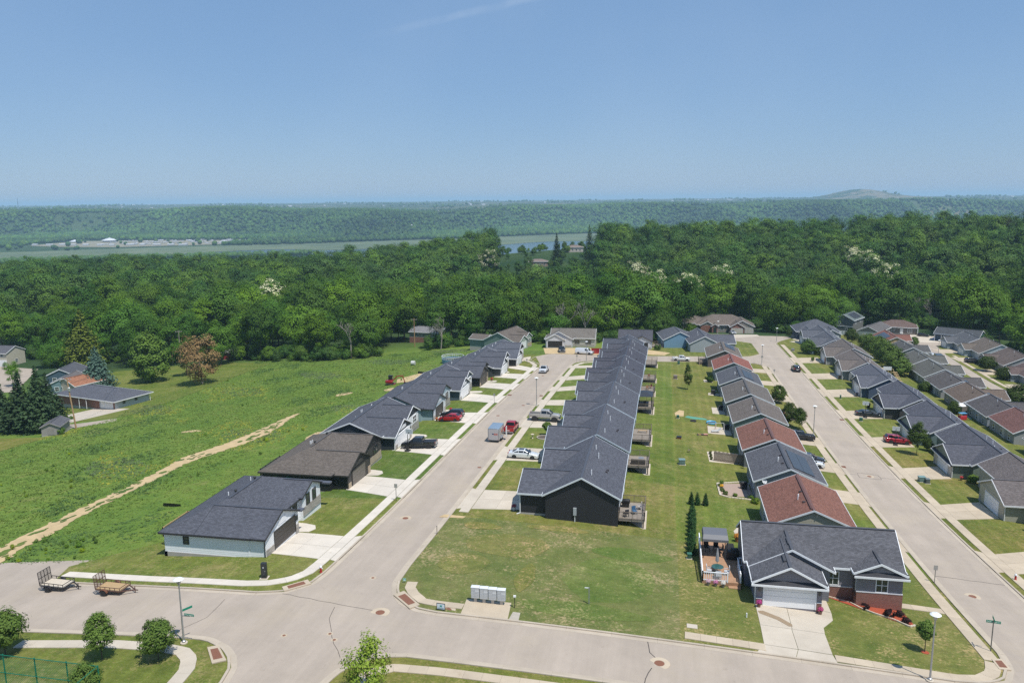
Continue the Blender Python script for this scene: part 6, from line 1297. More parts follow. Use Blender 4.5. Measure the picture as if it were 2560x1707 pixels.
# far bank and bluff, kilometres off
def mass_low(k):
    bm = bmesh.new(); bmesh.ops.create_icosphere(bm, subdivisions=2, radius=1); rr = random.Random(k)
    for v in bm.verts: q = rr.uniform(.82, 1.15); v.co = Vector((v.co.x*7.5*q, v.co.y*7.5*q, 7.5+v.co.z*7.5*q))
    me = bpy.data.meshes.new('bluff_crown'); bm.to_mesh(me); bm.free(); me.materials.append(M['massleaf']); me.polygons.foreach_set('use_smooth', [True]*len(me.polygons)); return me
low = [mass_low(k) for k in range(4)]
xs, ys = [], []
n_b = 60000
xc = rg.uniform(-1, 1, n_b); yc = np.sqrt(rg.uniform(2050**2, 4700**2, n_b)); xc = xc*yc*.72
ft, sh = foot_y(xc), shore_y(xc)
camp = (xc > -1560) & (xc < -880) & (yc < ft-30)
clear = (np.sin(xc/83+1.7)*np.sin(yc/97+xc/400) > .93) & (yc > ft+450)
keep = (yc > sh+15+25*np.sin(xc/90)) & ~clear & (~camp | (rg.random(n_b) < .035)) & ((yc < ft+980+260*np.sin(xc/210+.4)+170*np.sin(xc/87+1.1)+120*np.sin(xc/37)) | (rg.random(n_b) < .1))
keep &= ~((yc < ft) & (yc > sh+140) & (rg.random(n_b) < .35)) & ~((np.abs(xc+1330-(yc-ft)*.16) < 16) & (yc > ft+20) & (yc < ft+330))
xc, yc = xc[keep], yc[keep]; X, Y = unxy(xc, yc); Zf = hz(X, Y)
gn_scatter('wooded_bluff', np.stack([X, Y, Zf], 1), rg.uniform(.6, 1.15, len(X)), rg.uniform(0, 6.28, len(X)), rg.integers(0, 4, len(X)), (np.array([(.78,.8,.85),(.62,.7,.8),(.95,.9,.75),(.5,.6,.72)])[rg.integers(0, 4, len(X))]*np.clip(1+.3*gully(xc, yc)*.5+.25*np.sin(xc/140+yc/170)*np.sin(yc/90-xc/210), .45, 1.6)[:, None]), low, 'wooded river bluff across the valley')  # crown tint varies with the gullies: light and dark of the folds painted in
# trees standing on the islands and near bank
n_b = 900; xc = rg.uniform(-1900, -500, n_b); yc = 1880+.3*xc+rg.normal(size=n_b)*22+250; X, Y = unxy(xc, yc)
gn_scatter('island_trees', np.stack([X, Y, np.full(n_b, -87.4)], 1), rg.uniform(.5, .9, n_b), rg.uniform(0, 6.28, n_b), rg.integers(0, 4, n_b), np.full((n_b, 3), .9), low, 'low trees on a river island')
# skyline hedgerows and groves on the plateau
n_b = 5000; yc = rg.uniform(4800, 11000, n_b); xc = rg.uniform(-.72, .72, n_b)*yc; g_ = np.sin(xc/230+yc/600)+np.sin(xc/90-yc/450); kp = g_ > .9; xc, yc = xc[kp], yc[kp]; X, Y = unxy(xc, yc)
gn_scatter('skyline_groves', np.stack([X, Y, hz(X, Y)], 1), rg.uniform(.7, 1.4, len(X)), rg.uniform(0, 6.28, len(X)), rg.integers(0, 4, len(X)), np.full((len(X), 3), .9), low, 'groves on the far plateau skyline')

# ---- single trees one can point to
def unproj(xc, yc): X, Y = unxy(xc, yc); return float(X), float(Y)
for (xc, yc, k, s, lb) in [(58.8,600,0,1.12,'tall dark conifer with a tiered top, right one of the pair on the ridge'),(34,596,1,1.12,'broad dark conifer, left one of the pair on the ridge'),(-196,520,1,.95,'dark conifer rising from the left half of the wood'),(-186,523,2,1.0,'second dark conifer close beside the first in the left wood'),(440,690,0,.8,'dark conifer on the right hand ridge line'),(-30,640,2,1.0,'small conifer at the middle of the ridge')]:
    x, y = unproj(xc, yc); plant('conifer', CTR, CON[k], x, y, s, T.uniform(0, 6), lb, color=(.9,1,1))
for (px, lb) in [(( -190.0,360.0),'flowering tree with white blossom at the left of the wood'),((-120,540),'flowering tree with white blossom left of the ridge gap'),((-5,434),'largest white flowering tree in the middle of the wood'),((11,412),'white flowering tree below the largest one'),((-17,470),'white flowering tree left of the largest one'),((31,460),'slender white flowering tree to the right of the middle'),((111,514),'white flowering tree on the right slope, upper one'),((117,492),'white flowering tree on the right slope, middle one'),((114,447),'white flowering tree on the right slope, lower one')]:
    f_ = T.choice(FLW); plant('flowering_tree', f_[0], f_[1], px[0], px[1], 1.3, T.uniform(0, 6), lb, color=(1,1,1))
plant('silver_tree', DEC[4][0], DEC[4][1], -76, 470, .95, 1, 'small silvery grey tree in the middle of the wood', color=(3.2,2.6,5.0))
plant('purple_tree', DEC[3][0], DEC[3][1], *unproj(372,610), 1.0, 2, 'dark purple leaved tree on the right ridge', color=(.55,.32,.6))
for i, (x, y, k, s, lb) in enumerate([(-109,261.5,0,1.1,'tall half bare tree at the meadow edge'),(-79,272,1,.85,'bare pale tree beside the house in the wood gap'),(-36,285,2,1.0,'bare grey tree behind the unfinished house, left one'),(-28,286,1,1.05,'bare grey tree behind the unfinished house, middle one'),(-20,288,0,1.1,'bare grey tree behind the unfinished house, right one'),(112,392,2,.9,'bare grey tree behind the brown hipped bungalow'),(118,388,1,.9,'bare tree at the right wood edge')]):
    r_ = empty('bare_tree', (x, y, H(x, y)), T.uniform(0, 6), lb, 'tree'); r_.scale = (s,)*3; link('branches', BARE[k], r_)
# left hollow
mp = crown_mesh('crown', 301, 7.2, -1.0, 17.5, 95, 70, .55, M['leaf_bright'], taper=.2, lobes=.12, cr=.24); plant('maple', DEC[0][0], mp, -167, 231, 1.0, .3, 'big round bright green maple beside the dead pine', color=(.95,1.0,.8))
dp_ = crown_mesh('crown', 302, 7.0, .3, 16.2, 80, 90, .42, M['needle'], taper=.1, lobes=.2, squash=1.0); plant('dead_pine', trunk_mesh('trunk', 7, 12, .3, 4, M['deadwood'], 8), dp_, -144.4, 224.5, 1.0, 0, 'dead pine with rusty brown needles at the meadow edge', color=(6.2,2.35,2.3))
plant('blue_spruce', CTR, conifer_mesh('crown', 303, 13.5, 5.6, M['needle'], .2, 26, 24, .7, .15), -181, 223, 1.0, 0, 'grey blue spruce behind the ranch house', color=(3.3,3.3,5.6))
plant('spruce', CTR, conifer_mesh('crown', 304, 23, 7.8, M['needle'], 1.5, 26, 20, 1.0, .12, .6), -206, 248, 1.0, 0, 'tall yellowish green spruce behind the blue one', color=(4.2,3.1,1.0))
FIRM = conifer_mesh('crown', 333, 17, 5.4, M['needle'], .3, 26, 22, .85, .2, .35)
for x, y, s, sz, lb in [(-163,166,.85,.72,'dark fir at the left edge, leftmost of the clump'),(-155.5,164,1.0,.86,'ragged dark fir in the middle of the left edge clump'),(-149,162.5,.95,.95,'tallest dark fir of the left edge clump'),(-153,170,.9,.8,'dark fir behind the clump at the left edge')]: plant('fir', CTR, FIRM, x, y, s, T.uniform(0, 6), lb, color=(1.15,1.2,1.1), sz=sz)
for x, y, s, lb, c_ in [(-160,240,.55,'dark green tree between the maple and the dead pine',(.8,.9,.8)),(-214,262,.75,'leafy tree left of the yellowish spruce',(.85,.95,.9)),(-228,258,.7,'leafy tree over the left edge lane',(.8,.95,.9)),(-215,225,.4,'small bright tree beside the slate roofed blue house',(1.2,1.2,.8)),(-244,232,.32,'young round tree by the left lane',(1.2,1.25,.8)),(-240,280,1.0,'big tree behind the cream two storey house',(.8,.9,.85)),(-226,272,.95,'dense tree behind the yellowish spruce, left',(.85,.9,.85)),(-192,262,.9,'dense tree behind the yellowish spruce, right',(.8,.9,.8)),(-180,262,.85,'full tree behind the big maple, left',(.9,.95,.85)),(-160,262,.8,'full tree beside the red barn',(1.0,1.0,.85)),(-255,284,1.0,'dark tree at the left picture edge behind the cream house',(.75,.85,.85)),(-214,244,.6,'tree standing over the dark blue house',(.95,1,.8))]: p = T.choice(DEC); plant('broadleaf_tree', p[0], p[1], x, y, s, T.uniform(0, 6), lb, color=c_)
# street and garden trees
def garden_tree(x, y, r, h_, seed, label, bright=1.0, z0=.25, taper=.35, leaf=None, clump=90, per=80, col=(1,1,1), tr=.06):
    r *= 1.25; leaf = leaf or max(.095, r*.08); cm = crown_mesh('crown', seed, r, h_*z0, h_, clump, per, leaf, M['leaf_bright'], taper=taper, lobes=.15, cr=.25); tm = trunk_mesh('trunk', seed, h_*.6, tr, r*.4, M['barkm'], 5, .05)
    return plant('young_tree', tm, cm, x, y, 1, seed % 6, label, color=tuple(v*bright for v in col))
garden_tree(-54.9,53.2,1.75,4.0,401,'round young tree at the left edge of the park lawn',.95); garden_tree(-45.3,53.0,1.25,4.4,402,'narrow upright young tree in the middle of the park lawn',.95,.2,.55); garden_tree(-40.4,53.5,1.4,3.5,403,'round young tree nearest the corner street lamp',1.0,.22,.2); garden_tree(-42.3,47.6,1.1,3.0,404,'small young tree behind the green court fence',1.0,.2)
garden_tree(-21.3,51.2,1.9,5.5,405,'bright green maple with upright shoots at the bottom edge',1.5,.05,.5,.16,64,46,(1.2,1.05,.7)); garden_tree(23.2,70.1,.7,3.05,406,'slim young tree on the corner lawn by the near right lamp',.95,.4,.2); garden_tree(46.1,152.3,1.6,6.5,407,'oval street tree before the charcoal roofed house on the right',.75,.2,.4)
garden_tree(49.3,156.8,1.0,2.6,408,'small dark garden tree beside the oval street tree',.6,.15); garden_tree(26.2,187,1.8,4.6,409,'spreading tree at the left kerb of the right street, farthest of three',.6,.05); garden_tree(25.2,165,1.6,4.9,410,'leafy tree at the left kerb of the right street, middle of three',.6,.1); garden_tree(26.9,162.4,1.45,4.7,411,'leafy tree at the left kerb of the right street, nearest of three',.6,.2,.45)
garden_tree(5.8,192.2,1.15,7.0,412,'tall slender tree standing alone on the long back lawn',.75,.08,.6); garden_tree(-19.9,133.5,.75,2.6,413,'tiny tree in a ring bed on the middle row lawn',1.0,.35,.1); garden_tree(69.2,315,2.3,5.5,414,'round garden tree before the long dark roofed house',.65,.05); garden_tree(46.6,313,1.1,3.4,415,'little tree on the lawn at the wide street end',.65,.2); garden_tree(45.6,266,2.2,4.6,416,'pale leafy tree beside the slate roofed garage',.85,.1,.2,col=(.9,1,1)); garden_tree(48.4,265.5,1.3,2.4,417,'dark shrubby tree at the slate roofed wall',.5,.0)
garden_tree(92.0,318.5,1.9,3.8,418,'round bush like tree in the island of the far right street',.7,.02,.2); garden_tree(99.6,268.5,2.5,5.0,419,'round dark tree before the brown roofed house, far right',.52,.12,.2); garden_tree(99.6,255.8,2.2,3.8,420,'broad dark tree, second on the far right lawns',.52,.05,.2); garden_tree(86.5,212,3.2,6.0,421,'big round tree at the right picture edge',.5,.02,.2); garden_tree(84.6,255,1.0,2.2,422,'grey green small tree behind the porch roof',.7,.05,col=(.9,1,1.2)); garden_tree(68.0,222,1.9,2.6,423,'dark bush like tree behind the charcoal roof',.5,.0); garden_tree(66.6,196,1.4,3.0,424,'small tree by the back patios on the right',.6,.0)
garden_tree(44.6,251.5,.5,1.4,425,'tiny sapling on the lawn by the red front door',.9,.2)
for i, (x, y, r, h_) in enumerate([(70.4,297,3.2,5),(70.6,290,3.4,6),(70.9,283,3.5,6.2),(70.2,276,3.3,6),(69.8,269,3.2,6),(68.9,262,3.3,6.4),(68.4,255,3.0,5.6),(67.9,248.5,3.2,6),(67.2,242,2.8,5)]): garden_tree(x, y, r, h_, 430+i, ['tall bush at the far end of the green screen','second tall bush of the green screen','third tall bush of the green screen','fourth tall bush of the green screen','middle bush of the green screen','sixth tall bush of the green screen','seventh tall bush of the green screen','eighth tall bush of the green screen','nearest bush of the green screen behind the taupe roofs'][i], .85, .0, .1, .36, 60, 45)
# clipped conifers
ARB = [conifer_mesh('crown', 450+k, 2.2, .42, M['needle'], .02, 22, 12, .17, -.6) for k in range(2)]
for i in range(10): plant('arborvitae', None, ARB[i % 2], 3.55+.06*i, 87.2+i*1.52, 1.0, i, 'clipped evergreen in the hedge row beside the deck', group='hedge of clipped evergreens', color=(.9,1.3,.9), sz=.82+.08*math.sin(i*2.1))
for x, y, l in [(6.0,105.9,'right one of three small cone evergreens'),(4.9,105.7,'middle one of three small cone evergreens'),(4.1,105.6,'left one of three small cone evergreens')]: plant('arborvitae', None, ARB[0], x, y, .78, x, l, color=(.9,1.3,.9))
BUSH = [crown_mesh('crown', 460+k, .5, .0, .75, 30, 36, .1, M['leaf_bright'], lobes=.1, cr=.3) for k in range(2)]; PBUSH = crown_mesh('crown', 465, .5, .0, .72, 30, 40, .09, M['purple_leaf'], lobes=.1, cr=.3)
for x, y, s, l in [(20.1,78.2,.9,'first dark purple shrub in the red mulch bed'),(22.1,77.1,1.15,'largest dark purple shrub in the red mulch bed'),(23.2,77.6,.95,'purple shrub beyond the largest one in the mulch bed'),(23.35,76.1,.95,'last purple shrub at the tip of the mulch bed')]: plant('purple_shrub', None, PBUSH, x, y, s, x, l, 'shrub')
for i, (x, y, s, c_, l) in enumerate([(50.6,137.6,2.0,(1.1,1.1,.9),'pale round shrub against the sage green wall'),(50.2,115.6,1.0,(1.5,1.4,.6),'yellow green shrub by the cream garage wall'),(9.1,112.2,.8,(.9,.9,.7),'shrub at the lower left corner of the paved patio'),(8.7,113.6,.8,(.9,1,.7),'shrub at the left edge of the paved patio'),(8.6,115.6,.85,(.9,1,.7),'shrub above the orange flowers of the patio'),(8.9,117.6,.7,(.8,.9,.7),'shrub at the top corner of the paved patio'),(10.4,112.0,.75,(1,1,.7),'shrub on the near edge of the paved patio'),(12.6,111.8,.9,(.9,1,.7),'shrub by the downspout at the paved patio'),(13.0,110.0,1.2,(1.3,1.3,.7),'bright leafy plants between the two roofs'),(12.0,100,1.4,(.5,.6,.5),'dark shrub behind the red brown roof'),(11.6,205.8,2.2,(.5,.6,.5),'dark shrub behind the bright red roof'),(-2.2,262,2.6,(.9,1,.8),'green bush by the bare soil near the link street'),(8.4,266.5,2.8,(1,1,.8),'leafy shrub at the pale grey gable'),(-158,181,1.6,(1.6,1.5,.5),'golden shrub by the ranch house'),(-153.5,178,1.2,(.9,1,.8),'green shrub by the ranch driveway'),(-139,157.5,2.2,(.8,.95,.7),'wild bush beside the shed'),(53.6,159.5,2.0,(.5,.6,.5),'dark shrubs between the two charcoal houses'),(50.8,223.8,2.2,(.45,.55,.5),'dark shrubs before the slate roofed house'),(50.4,246,2.0,(.5,.6,.5),'dark shrub before the taupe roofed house'),(79.5,172,1.6,(.8,.9,.7),'bush behind the red brown roof, far right'),(-18.5,158,.9,(.6,.8,.6),'shrub by the fourth garage of the middle row')]): plant('shrub', None, BUSH[i % 2], x, y, s, i, l, 'shrub', color=c_)
# ---- meadow: blades and flower heads
def meadow():
    rng = np.random.default_rng(9); n = 62000; x = rng.uniform(-150, -45, n); y = rng.uniform(58, 268, n)
    L_edge = np.interp(y, [58,66,70,74,96,215,268], [-66,-64.5,-64,-57,-58.5,-58,-62]); R_edge = np.interp(y, [58,139,154,176,198,259,268], [-150,-140,-141,-138.5,-149,-145,-150])
    tx0 = np.interp(y, [p[1] for p in tl], [p[0] for p in tl]); tx1 = np.interp(y, [p[1] for p in tr], [p[0] for p in tr])
    ok = (x < L_edge+rng.normal(size=n)*.8) & (x > R_edge) & ~((x > tx0-.2) & (x < tx1+.2) & (y < 160)) & ((x < -66) | (y > 72)) & ~((x > -92) & (y < 72.3) & (x > -92))
    x, y = x[ok], y[ok]; n = len(x); z = hz(x, y)
    f1 = np.sin(x/9+y/13)+np.sin(x/4.1-y/7.3+1)+.7*np.sin(x/2.2+y/3.1); f2 = np.sin(x/14-y/19+2)+np.sin(x/6.3+y/5.2)
    f3 = np.sin(x/1.3+np.sin(y/2.1)*2)+np.sin(y/1.7+np.sin(x/2.6)*2); g = np.array([.15,.228,.045])*np.ones((n,1)); g[f1+f3*.4 > .9] = (.165,.225,.05); g[f1+f3*.4 < -1.3] = (.095,.165,.045); g[f2 > 1.45] = (.12,.165,.075)
    near_house = x > -72+0*y; fl = (f1*.6+f2 > 1.0) & (rng.random(n) < .42) & (y < 215); g[fl] = (.32,.32,.05); g *= rng.uniform(.7, 1.3, (n,1))
    h_ = rng.uniform(.06, .22, n)*(1+.4*(f1 < -1.0))*np.where(near_house, .5, 1.0); k = 4
    V = []; Cc = []
    for j in range(k):
        a = rng.uniform(0, 6.28, n); w_ = rng.uniform(.07, .16, n); ln = rng.uniform(.1, .5, n)
        bx, by = x+rng.normal(size=n)*.18, y+rng.normal(size=n)*.18
        V.append(np.stack([np.stack([bx-np.cos(a)*w_, by-np.sin(a)*w_, z-.02], 1), np.stack([bx+np.cos(a)*w_, by+np.sin(a)*w_, z-.02], 1), np.stack([bx-np.sin(a)*ln, by+np.cos(a)*ln, z+h_], 1)], 1)); Cc.append(np.repeat(g[:, None, :], 3, 1))
    V = np.concatenate(V).reshape(-1, 3); Cc = np.concatenate(Cc).reshape(-1, 3); F = np.arange(len(V)).reshape(-1, 3)
    tag(link('meadow_grass', npmesh('meadow_grass', V, F, M['tuft'], Cc)), 'tall meadow grass with yellow flower patches', kind='stuff')
meadow()
wp = []
for k in range(420):
    x, y = T.uniform(-140,-60), T.uniform(66,258); f = math.sin(x/7+y/11)+math.sin(x/3.3-y/5.1+1)
    if f < .55 and not (x > -80 and y < 84 and T.random() < .6): continue
    if x > np.interp(y, [58,66,70,74,96,215,268], [-66,-64.5,-64,-57,-58.5,-58,-62])-3 or x < np.interp(y, [58,139,154,176,198,259,268], [-150,-140,-141,-138.5,-149,-145,-150])+3 or y < 73.5: continue
    if np.interp(y, [p[1] for p in tl], [p[0] for p in tl])-.6 < x < np.interp(y, [p[1] for p in tr], [p[0] for p in tr])+.6 and y < 163: continue
    wp.append((x, y, H(x, y)-.05))
for k in range(26): x, y = T.uniform(-77,-65), T.uniform(72.6,80); wp.append((x, y, H(x, y)-.05))
W_ = np.array(wp); gn_scatter('meadow_weeds', W_, rg.uniform(.015, .04, len(W_)), rg.uniform(0, 6.28, len(W_)), rg.integers(0, 6, len(W_)), np.array([(1.7,1.5,.9),(1.5,1.4,1.0),(2.4,1.8,.6),(1.5,1.3,1.3),(3.6,2.4,.6)])[rg.integers(0, 5, len(W_))], mass, 'leafy weed clumps in the meadow')
# ---------------------------------------------------------------- street furniture and small things
def text_mesh(s, size):
    cu = bpy.data.curves.new('lettering', 'FONT'); cu.body = s; cu.size = size; cu.align_x = 'CENTER'; cu.align_y = 'CENTER'; cu.extrude = .003; cu.resolution_u = 2
    ob = bpy.data.objects.new('lettering', cu); C.objects.link(ob); bpy.context.view_layer.update(); me = bpy.data.meshes.new_from_object(ob); bpy.data.objects.remove(ob); bpy.data.curves.remove(cu); return me
GREENS = (.0,.22,.13)
def blade(parent, z, rz, txt=None, L=.95, hh=.2, xo=0.0):
    b = MB().box(-L/2,L/2,-.012,.012,-hh/2,hh/2).build('name_plate', M['paint'], parent, (xo*math.cos(rz), xo*math.sin(rz), z), (0,0,rz), color=GREENS)
    if txt:
        me = text_mesh(txt, hh*.72); me.materials.append(M['paint'])
        wd = max(v.co.x for v in me.vertices)-min(v.co.x for v in me.vertices); k = min(1, L*.92/wd)
        for s in (0, 1): link('lettering', me, b, (0, -.016 if s == 0 else .016, 0), (R_(90), 0, 0 if s == 0 else math.pi), color=(.85,.87,.86), scale=(k,1,1))
    return b
def street_lamp(x, y, label, h_=6.0, lean=0):
    r = empty('street_lamp', (x, y, H(x, y)), 0, label, 'street lamp')
    MB().lathe([(.3,-.4),(.3,.16),(.24,.18)], n=14).build('footing', M['concrete'], r); MB().lathe([(.16,.16),(.16,.3),(.085,.36),(.055,h_-.75),(.05,h_-.55)], n=10).build('pole', M['steel'], r)
    hd = MB().lathe([(.05,h_-.58),(.12,h_-.5),(.24,h_-.12),(.25,h_-.1)], n=14).build('lamp_neck', M['steel'], r); MB().lathe([(.42,h_-.12),(.44,h_-.08),(.3,h_+.02),(.06,h_+.08),(.03,h_+.12)], n=16).build('lamp_hood', M['lampglass'], hd); return r
lampR = street_lamp(22.0,64.75,'grey street lamp with a white hood at the near right corner'); lampL = street_lamp(-39.8,56.15,'grey street lamp with green name plates at the near left corner')
street_lamp(29.1,158.9,'street lamp halfway along the right street'); street_lamp(-25.55,157.2,'street lamp halfway up the middle street'); street_lamp(28.4,240.3,'street lamp at the corner of the link street'); street_lamp(-22.4,229.6,'street lamp at the far end of the middle street'); street_lamp(39.2,292,'street lamp by the wide street end',5.0); street_lamp(20.5,318,'street lamp before the big brick house',5.5); street_lamp(95.2,300,'street lamp on the far right street',5.0)
MB().bar((0,0,2.62),(.75,.05,2.62),.05).build('bracket', M['steel'], lampL); blade(lampL, 2.78, R_(-4), 'Golden Eagle Dr', .95, .2, .75); blade(lampL, 3.05, R_(62), None, .9, .2, .55)
def post_sign(x, y, label, h_=2.1, rz=0.0, w_=.42, hh=.5, col=(.4,.41,.41), pole=(.16,.17,.17)):
    r = empty('road_sign', (x, y, H(x, y)), rz, label, 'sign'); MB().box(-.03,.03,-.03,.03,-.3,h_).build('post', M['metal'], r, color=pole); MB().box(-w_/2,w_/2,-.045,-.03,h_-hh,h_+.04).build('plate', M['metal'], r, color=col); return r
r = empty('street_name_sign', (29.3,72.2,H(29.3,72.2)), 0, 'green street name sign on a post beside the near right corner', 'sign'); MB().box(-.035,.035,-.035,.035,-.3,3.1).build('post', M['metal'], r, color=(.14,.15,.15)); blade(r, 2.95, R_(-8), 'Golden Eagle Dr', 1.15, .24); blade(r, 3.22, R_(80), None, 1.0, .22)
post_sign(29.75,88.8,'small sign with its grey back to us beside the right street'); post_sign(-34.3,95.2,'small grey sign on the left verge of the middle street',2.4); post_sign(-34.5,157.5,'thin sign post on the left verge farther up the middle street',2.3); post_sign(-24.6,224.0,'sign post at the far right bend of the middle street',2.5); post_sign(29.6,222,'small sign on the left verge near the link street',2.0); post_sign(-41.5,222,'small sign by the driveway at the bend',2.0); post_sign(28.6,241.8,'corner sign below the link street lamp',2.4,0,.6,.5); post_sign(21.5,286,'sign post beside the slate roofed garage',2.2); post_sign(-38.3,219,'little sign at the left bend',1.8)
def hydrant(x, y, label):
    r = empty('fire_hydrant', (x, y, H(x, y)+.1), 0, label, 'hydrant'); MB().lathe([(.15,-.1),(.15,.05),(.11,.07),(.11,.5),(.13,.52)], n=12).build('barrel', M['paint'], r, color=(.4,.02,.025)); MB().lathe([(.14,.52),(.14,.58),(.1,.68),(.03,.72),(.03,.78)], n=12).build('bonnet', M['paint'], r, color=(.75,.76,.77)); MB().tube((-.2,0,.42),(.2,0,.42),.055).build('nozzle', M['paint'], r, color=(.7,.7,.71))
hydrant(-34.25,71.6,'red fire hydrant with white cap at the white house corner'); hydrant(39.7,93.4,'red fire hydrant with white cap at the right picture edge')
k_ = empty('utility_cabinet', (-39.5,69.6,H(-39.5,69.6)), .15, 'tall black utility cabinet on the corner lawn', 'cabinet'); MB().box(-.42,.42,-.42,.42,-.2,.1).build('pad', M['concrete'], k_); bevelled(MB().box(-.27,.27,-.22,.22,.1,1.7), 'case', M['plastic'], k_, (.022,.024,.026), .03); MB().box(-.2,.2,-.235,-.215,.4,1.6).build('door', M['plastic'], k_, color=(.03,.033,.036)); MB().box(-.05,.06,-.25,-.23,1.22,1.34).build('label_plate', M['paint'], k_, color=(.6,.62,.62)); MB().box(.14,.19,-.25,-.23,.85,.92).build('lock', M['paint'], k_, color=(.5,.5,.5))
for i in range(4):
    x = -17.05+i*.84; r = empty('mailbox_unit', (x,68.25,H(x,68.25)+.1), .03, ['leftmost grey cluster mailbox on the concrete pad','second grey cluster mailbox from the left','third grey cluster mailbox from the left','rightmost grey cluster mailbox on the concrete pad'][i], 'mailbox')
    MB().box(-.14,.14,-.12,.12,-.1,.42).build('pedestal', M['steel'], r); bevelled(MB().box(-.39,.39,-.24,.24,.42,1.5), 'case', M['plastic'], r, (.5,.52,.53), .025); bevelled(MB().box(-.41,.41,-.27,.26,1.47,1.56), 'hood', M['plastic'], r, (.66,.68,.69), .03)
    for c_ in range(2):
        for q in range(6): MB().box(-.36+c_*.365,-.01+c_*.365,-.255,-.235,.47+q*.165,.615+q*.165).build('door', M['plastic'], r, color=(.46,.48,.49) if not (q == 4 and c_ == 1) else (.62,.64,.65))
r = empty('estate_sign', (-19.75,65.75,H(-19.75,65.75)+.06), -.08, 'white estate sign in a black frame on the verge', 'sign'); fr = MB()
for a in (-.4,.4): fr.bar((a,0,-.1),(a,0,.72),.04)
for z in (.12,.7): fr.bar((-.4,0,z),(.4,0,z),.04)
fr.build('frame', M['black'], r); MB().box(-.37,.37,-.012,.012,.15,.67).build('panel', M['paint'], r, color=(.62,.7,.74)); MB().box(-.1,.12,-.018,-.01,.36,.54).build('print', M['paint'], r, color=(.05,.3,.28)); MB().box(-.28,.28,-.018,-.01,.22,.27).build('print_line', M['paint'], r, color=(.15,.25,.3))
r = empty('yard_sign', (-24.95,70.75,H(-24.95,70.75)+.06), .2, 'little green and white yard sign at the corner', 'sign'); MB().box(-.16,.16,-.01,.01,.2,.5).build('panel', M['paint'], r, color=(.2,.42,.36)); MB().box(-.1,.1,-.018,-.008,.28,.34).build('print_line', M['paint'], r, color=(.8,.85,.85)); MB().bar((-.12,0,-.1),(-.12,0,.22),.015).build('stake', M['steel'], r)
r = empty('survey_post', (-6.5,70.6,H(-6.5,70.6)), 0, 'thin pale post with a short arm in the vacant lot', 'post'); MB().box(-.05,.05,-.05,.05,-.2,1.75).build('post', M['steel'], r); MB().box(-.42,.05,-.03,.03,1.66,1.74).build('arm', M['paint'], r, color=(.7,.71,.7))
r = empty('pet_waste_post', (-13.2,67.9,H(-13.2,67.9)), 0, 'dark post with a small white box right of the mailboxes', 'post'); MB().box(-.03,.03,-.03,.03,-.2,1.2).build('post', M['black'], r); MB().box(-.12,.12,-.1,.1,1.15,1.3).build('box', M['paint'], r, color=(.7,.7,.68))
r = empty('marker_stake', (-25.6,84.5,H(-25.6,84.5)), 0, 'thin dark stake behind the kerb of the vacant lot', 'stake'); MB().box(-.03,.03,-.03,.03,-.2,1.1).build('stake', M['wood'], r); MB().box(-.04,.04,-.04,.04,1.0,1.12).build('cap', M['paint'], r, color=(.1,.08,.07))
MB_ = MB().box(0,0,0,0,0,0)
tag(sheet('gravel_patch', [(-13.3,65.5),(-13.2,67.0),(-12.5,67.0),(-12.4,65.5)], .1, M['gravel']), 'patch of broken asphalt and gravel beside the mailbox pad', kind='structure')
def util_box(x, y, label, w_=.75, d_=.6, hh=.75, col=(.03,.1,.07), rz=0.1):
    r = empty('utility_box', (x, y, H(x, y)+.06), rz, label, 'utility box'); MB().box(-w_/2-.1,w_/2+.1,-d_/2-.1,d_/2+.1,-.2,.06).build('pad', M['concrete'], r); bevelled(MB().box(-w_/2,w_/2,-d_/2,d_/2,.06,hh), 'case', M['plastic'], r, col, .03); MB().prism([(-d_/2-.03,hh*.95),(d_/2+.03,hh*.95),(d_/2+.03,hh+.06),(-d_/2-.03,hh+.02)], 'x', -w_/2-.03, w_/2+.03).build('lid', M['plastic'], r, color=tuple(v*1.35 for v in col)); return r
util_box(3.3,85.8,'small dark green utility box at the corner of the deck',.45,.4,.6); util_box(3.2,125.1,'teal transformer box with a post on the back lawn',.95,.8,.85,(.12,.19,.18)); util_box(41.9,176.9,'dark green utility box on the lawn before the dark sedan',.6,.5,.7); util_box(41.7,134.2,'pale teal transformer box on the lawn across the right street',1.0,.8,.85,(.13,.2,.19)); util_box(42.4,133.6,'dark box with white side next to the pale transformer',.6,.6,.75,(.1,.12,.12)); util_box(3.0,158.4,'small green utility box beside the bare soil',.5,.45,.6); util_box(42.2,199.2,'slim dark utility pedestal on the lawn',.3,.3,.9); util_box(41.5,270,'grey utility box by the pale leafy tree',.9,.7,.8,(.2,.2,.19)); util_box(4.2,232,'dark green utility box by the link street',.6,.6,.8); util_box(3.0,206,'grey utility box far along the back lawn',.9,.8,.9,(.16,.13,.12))
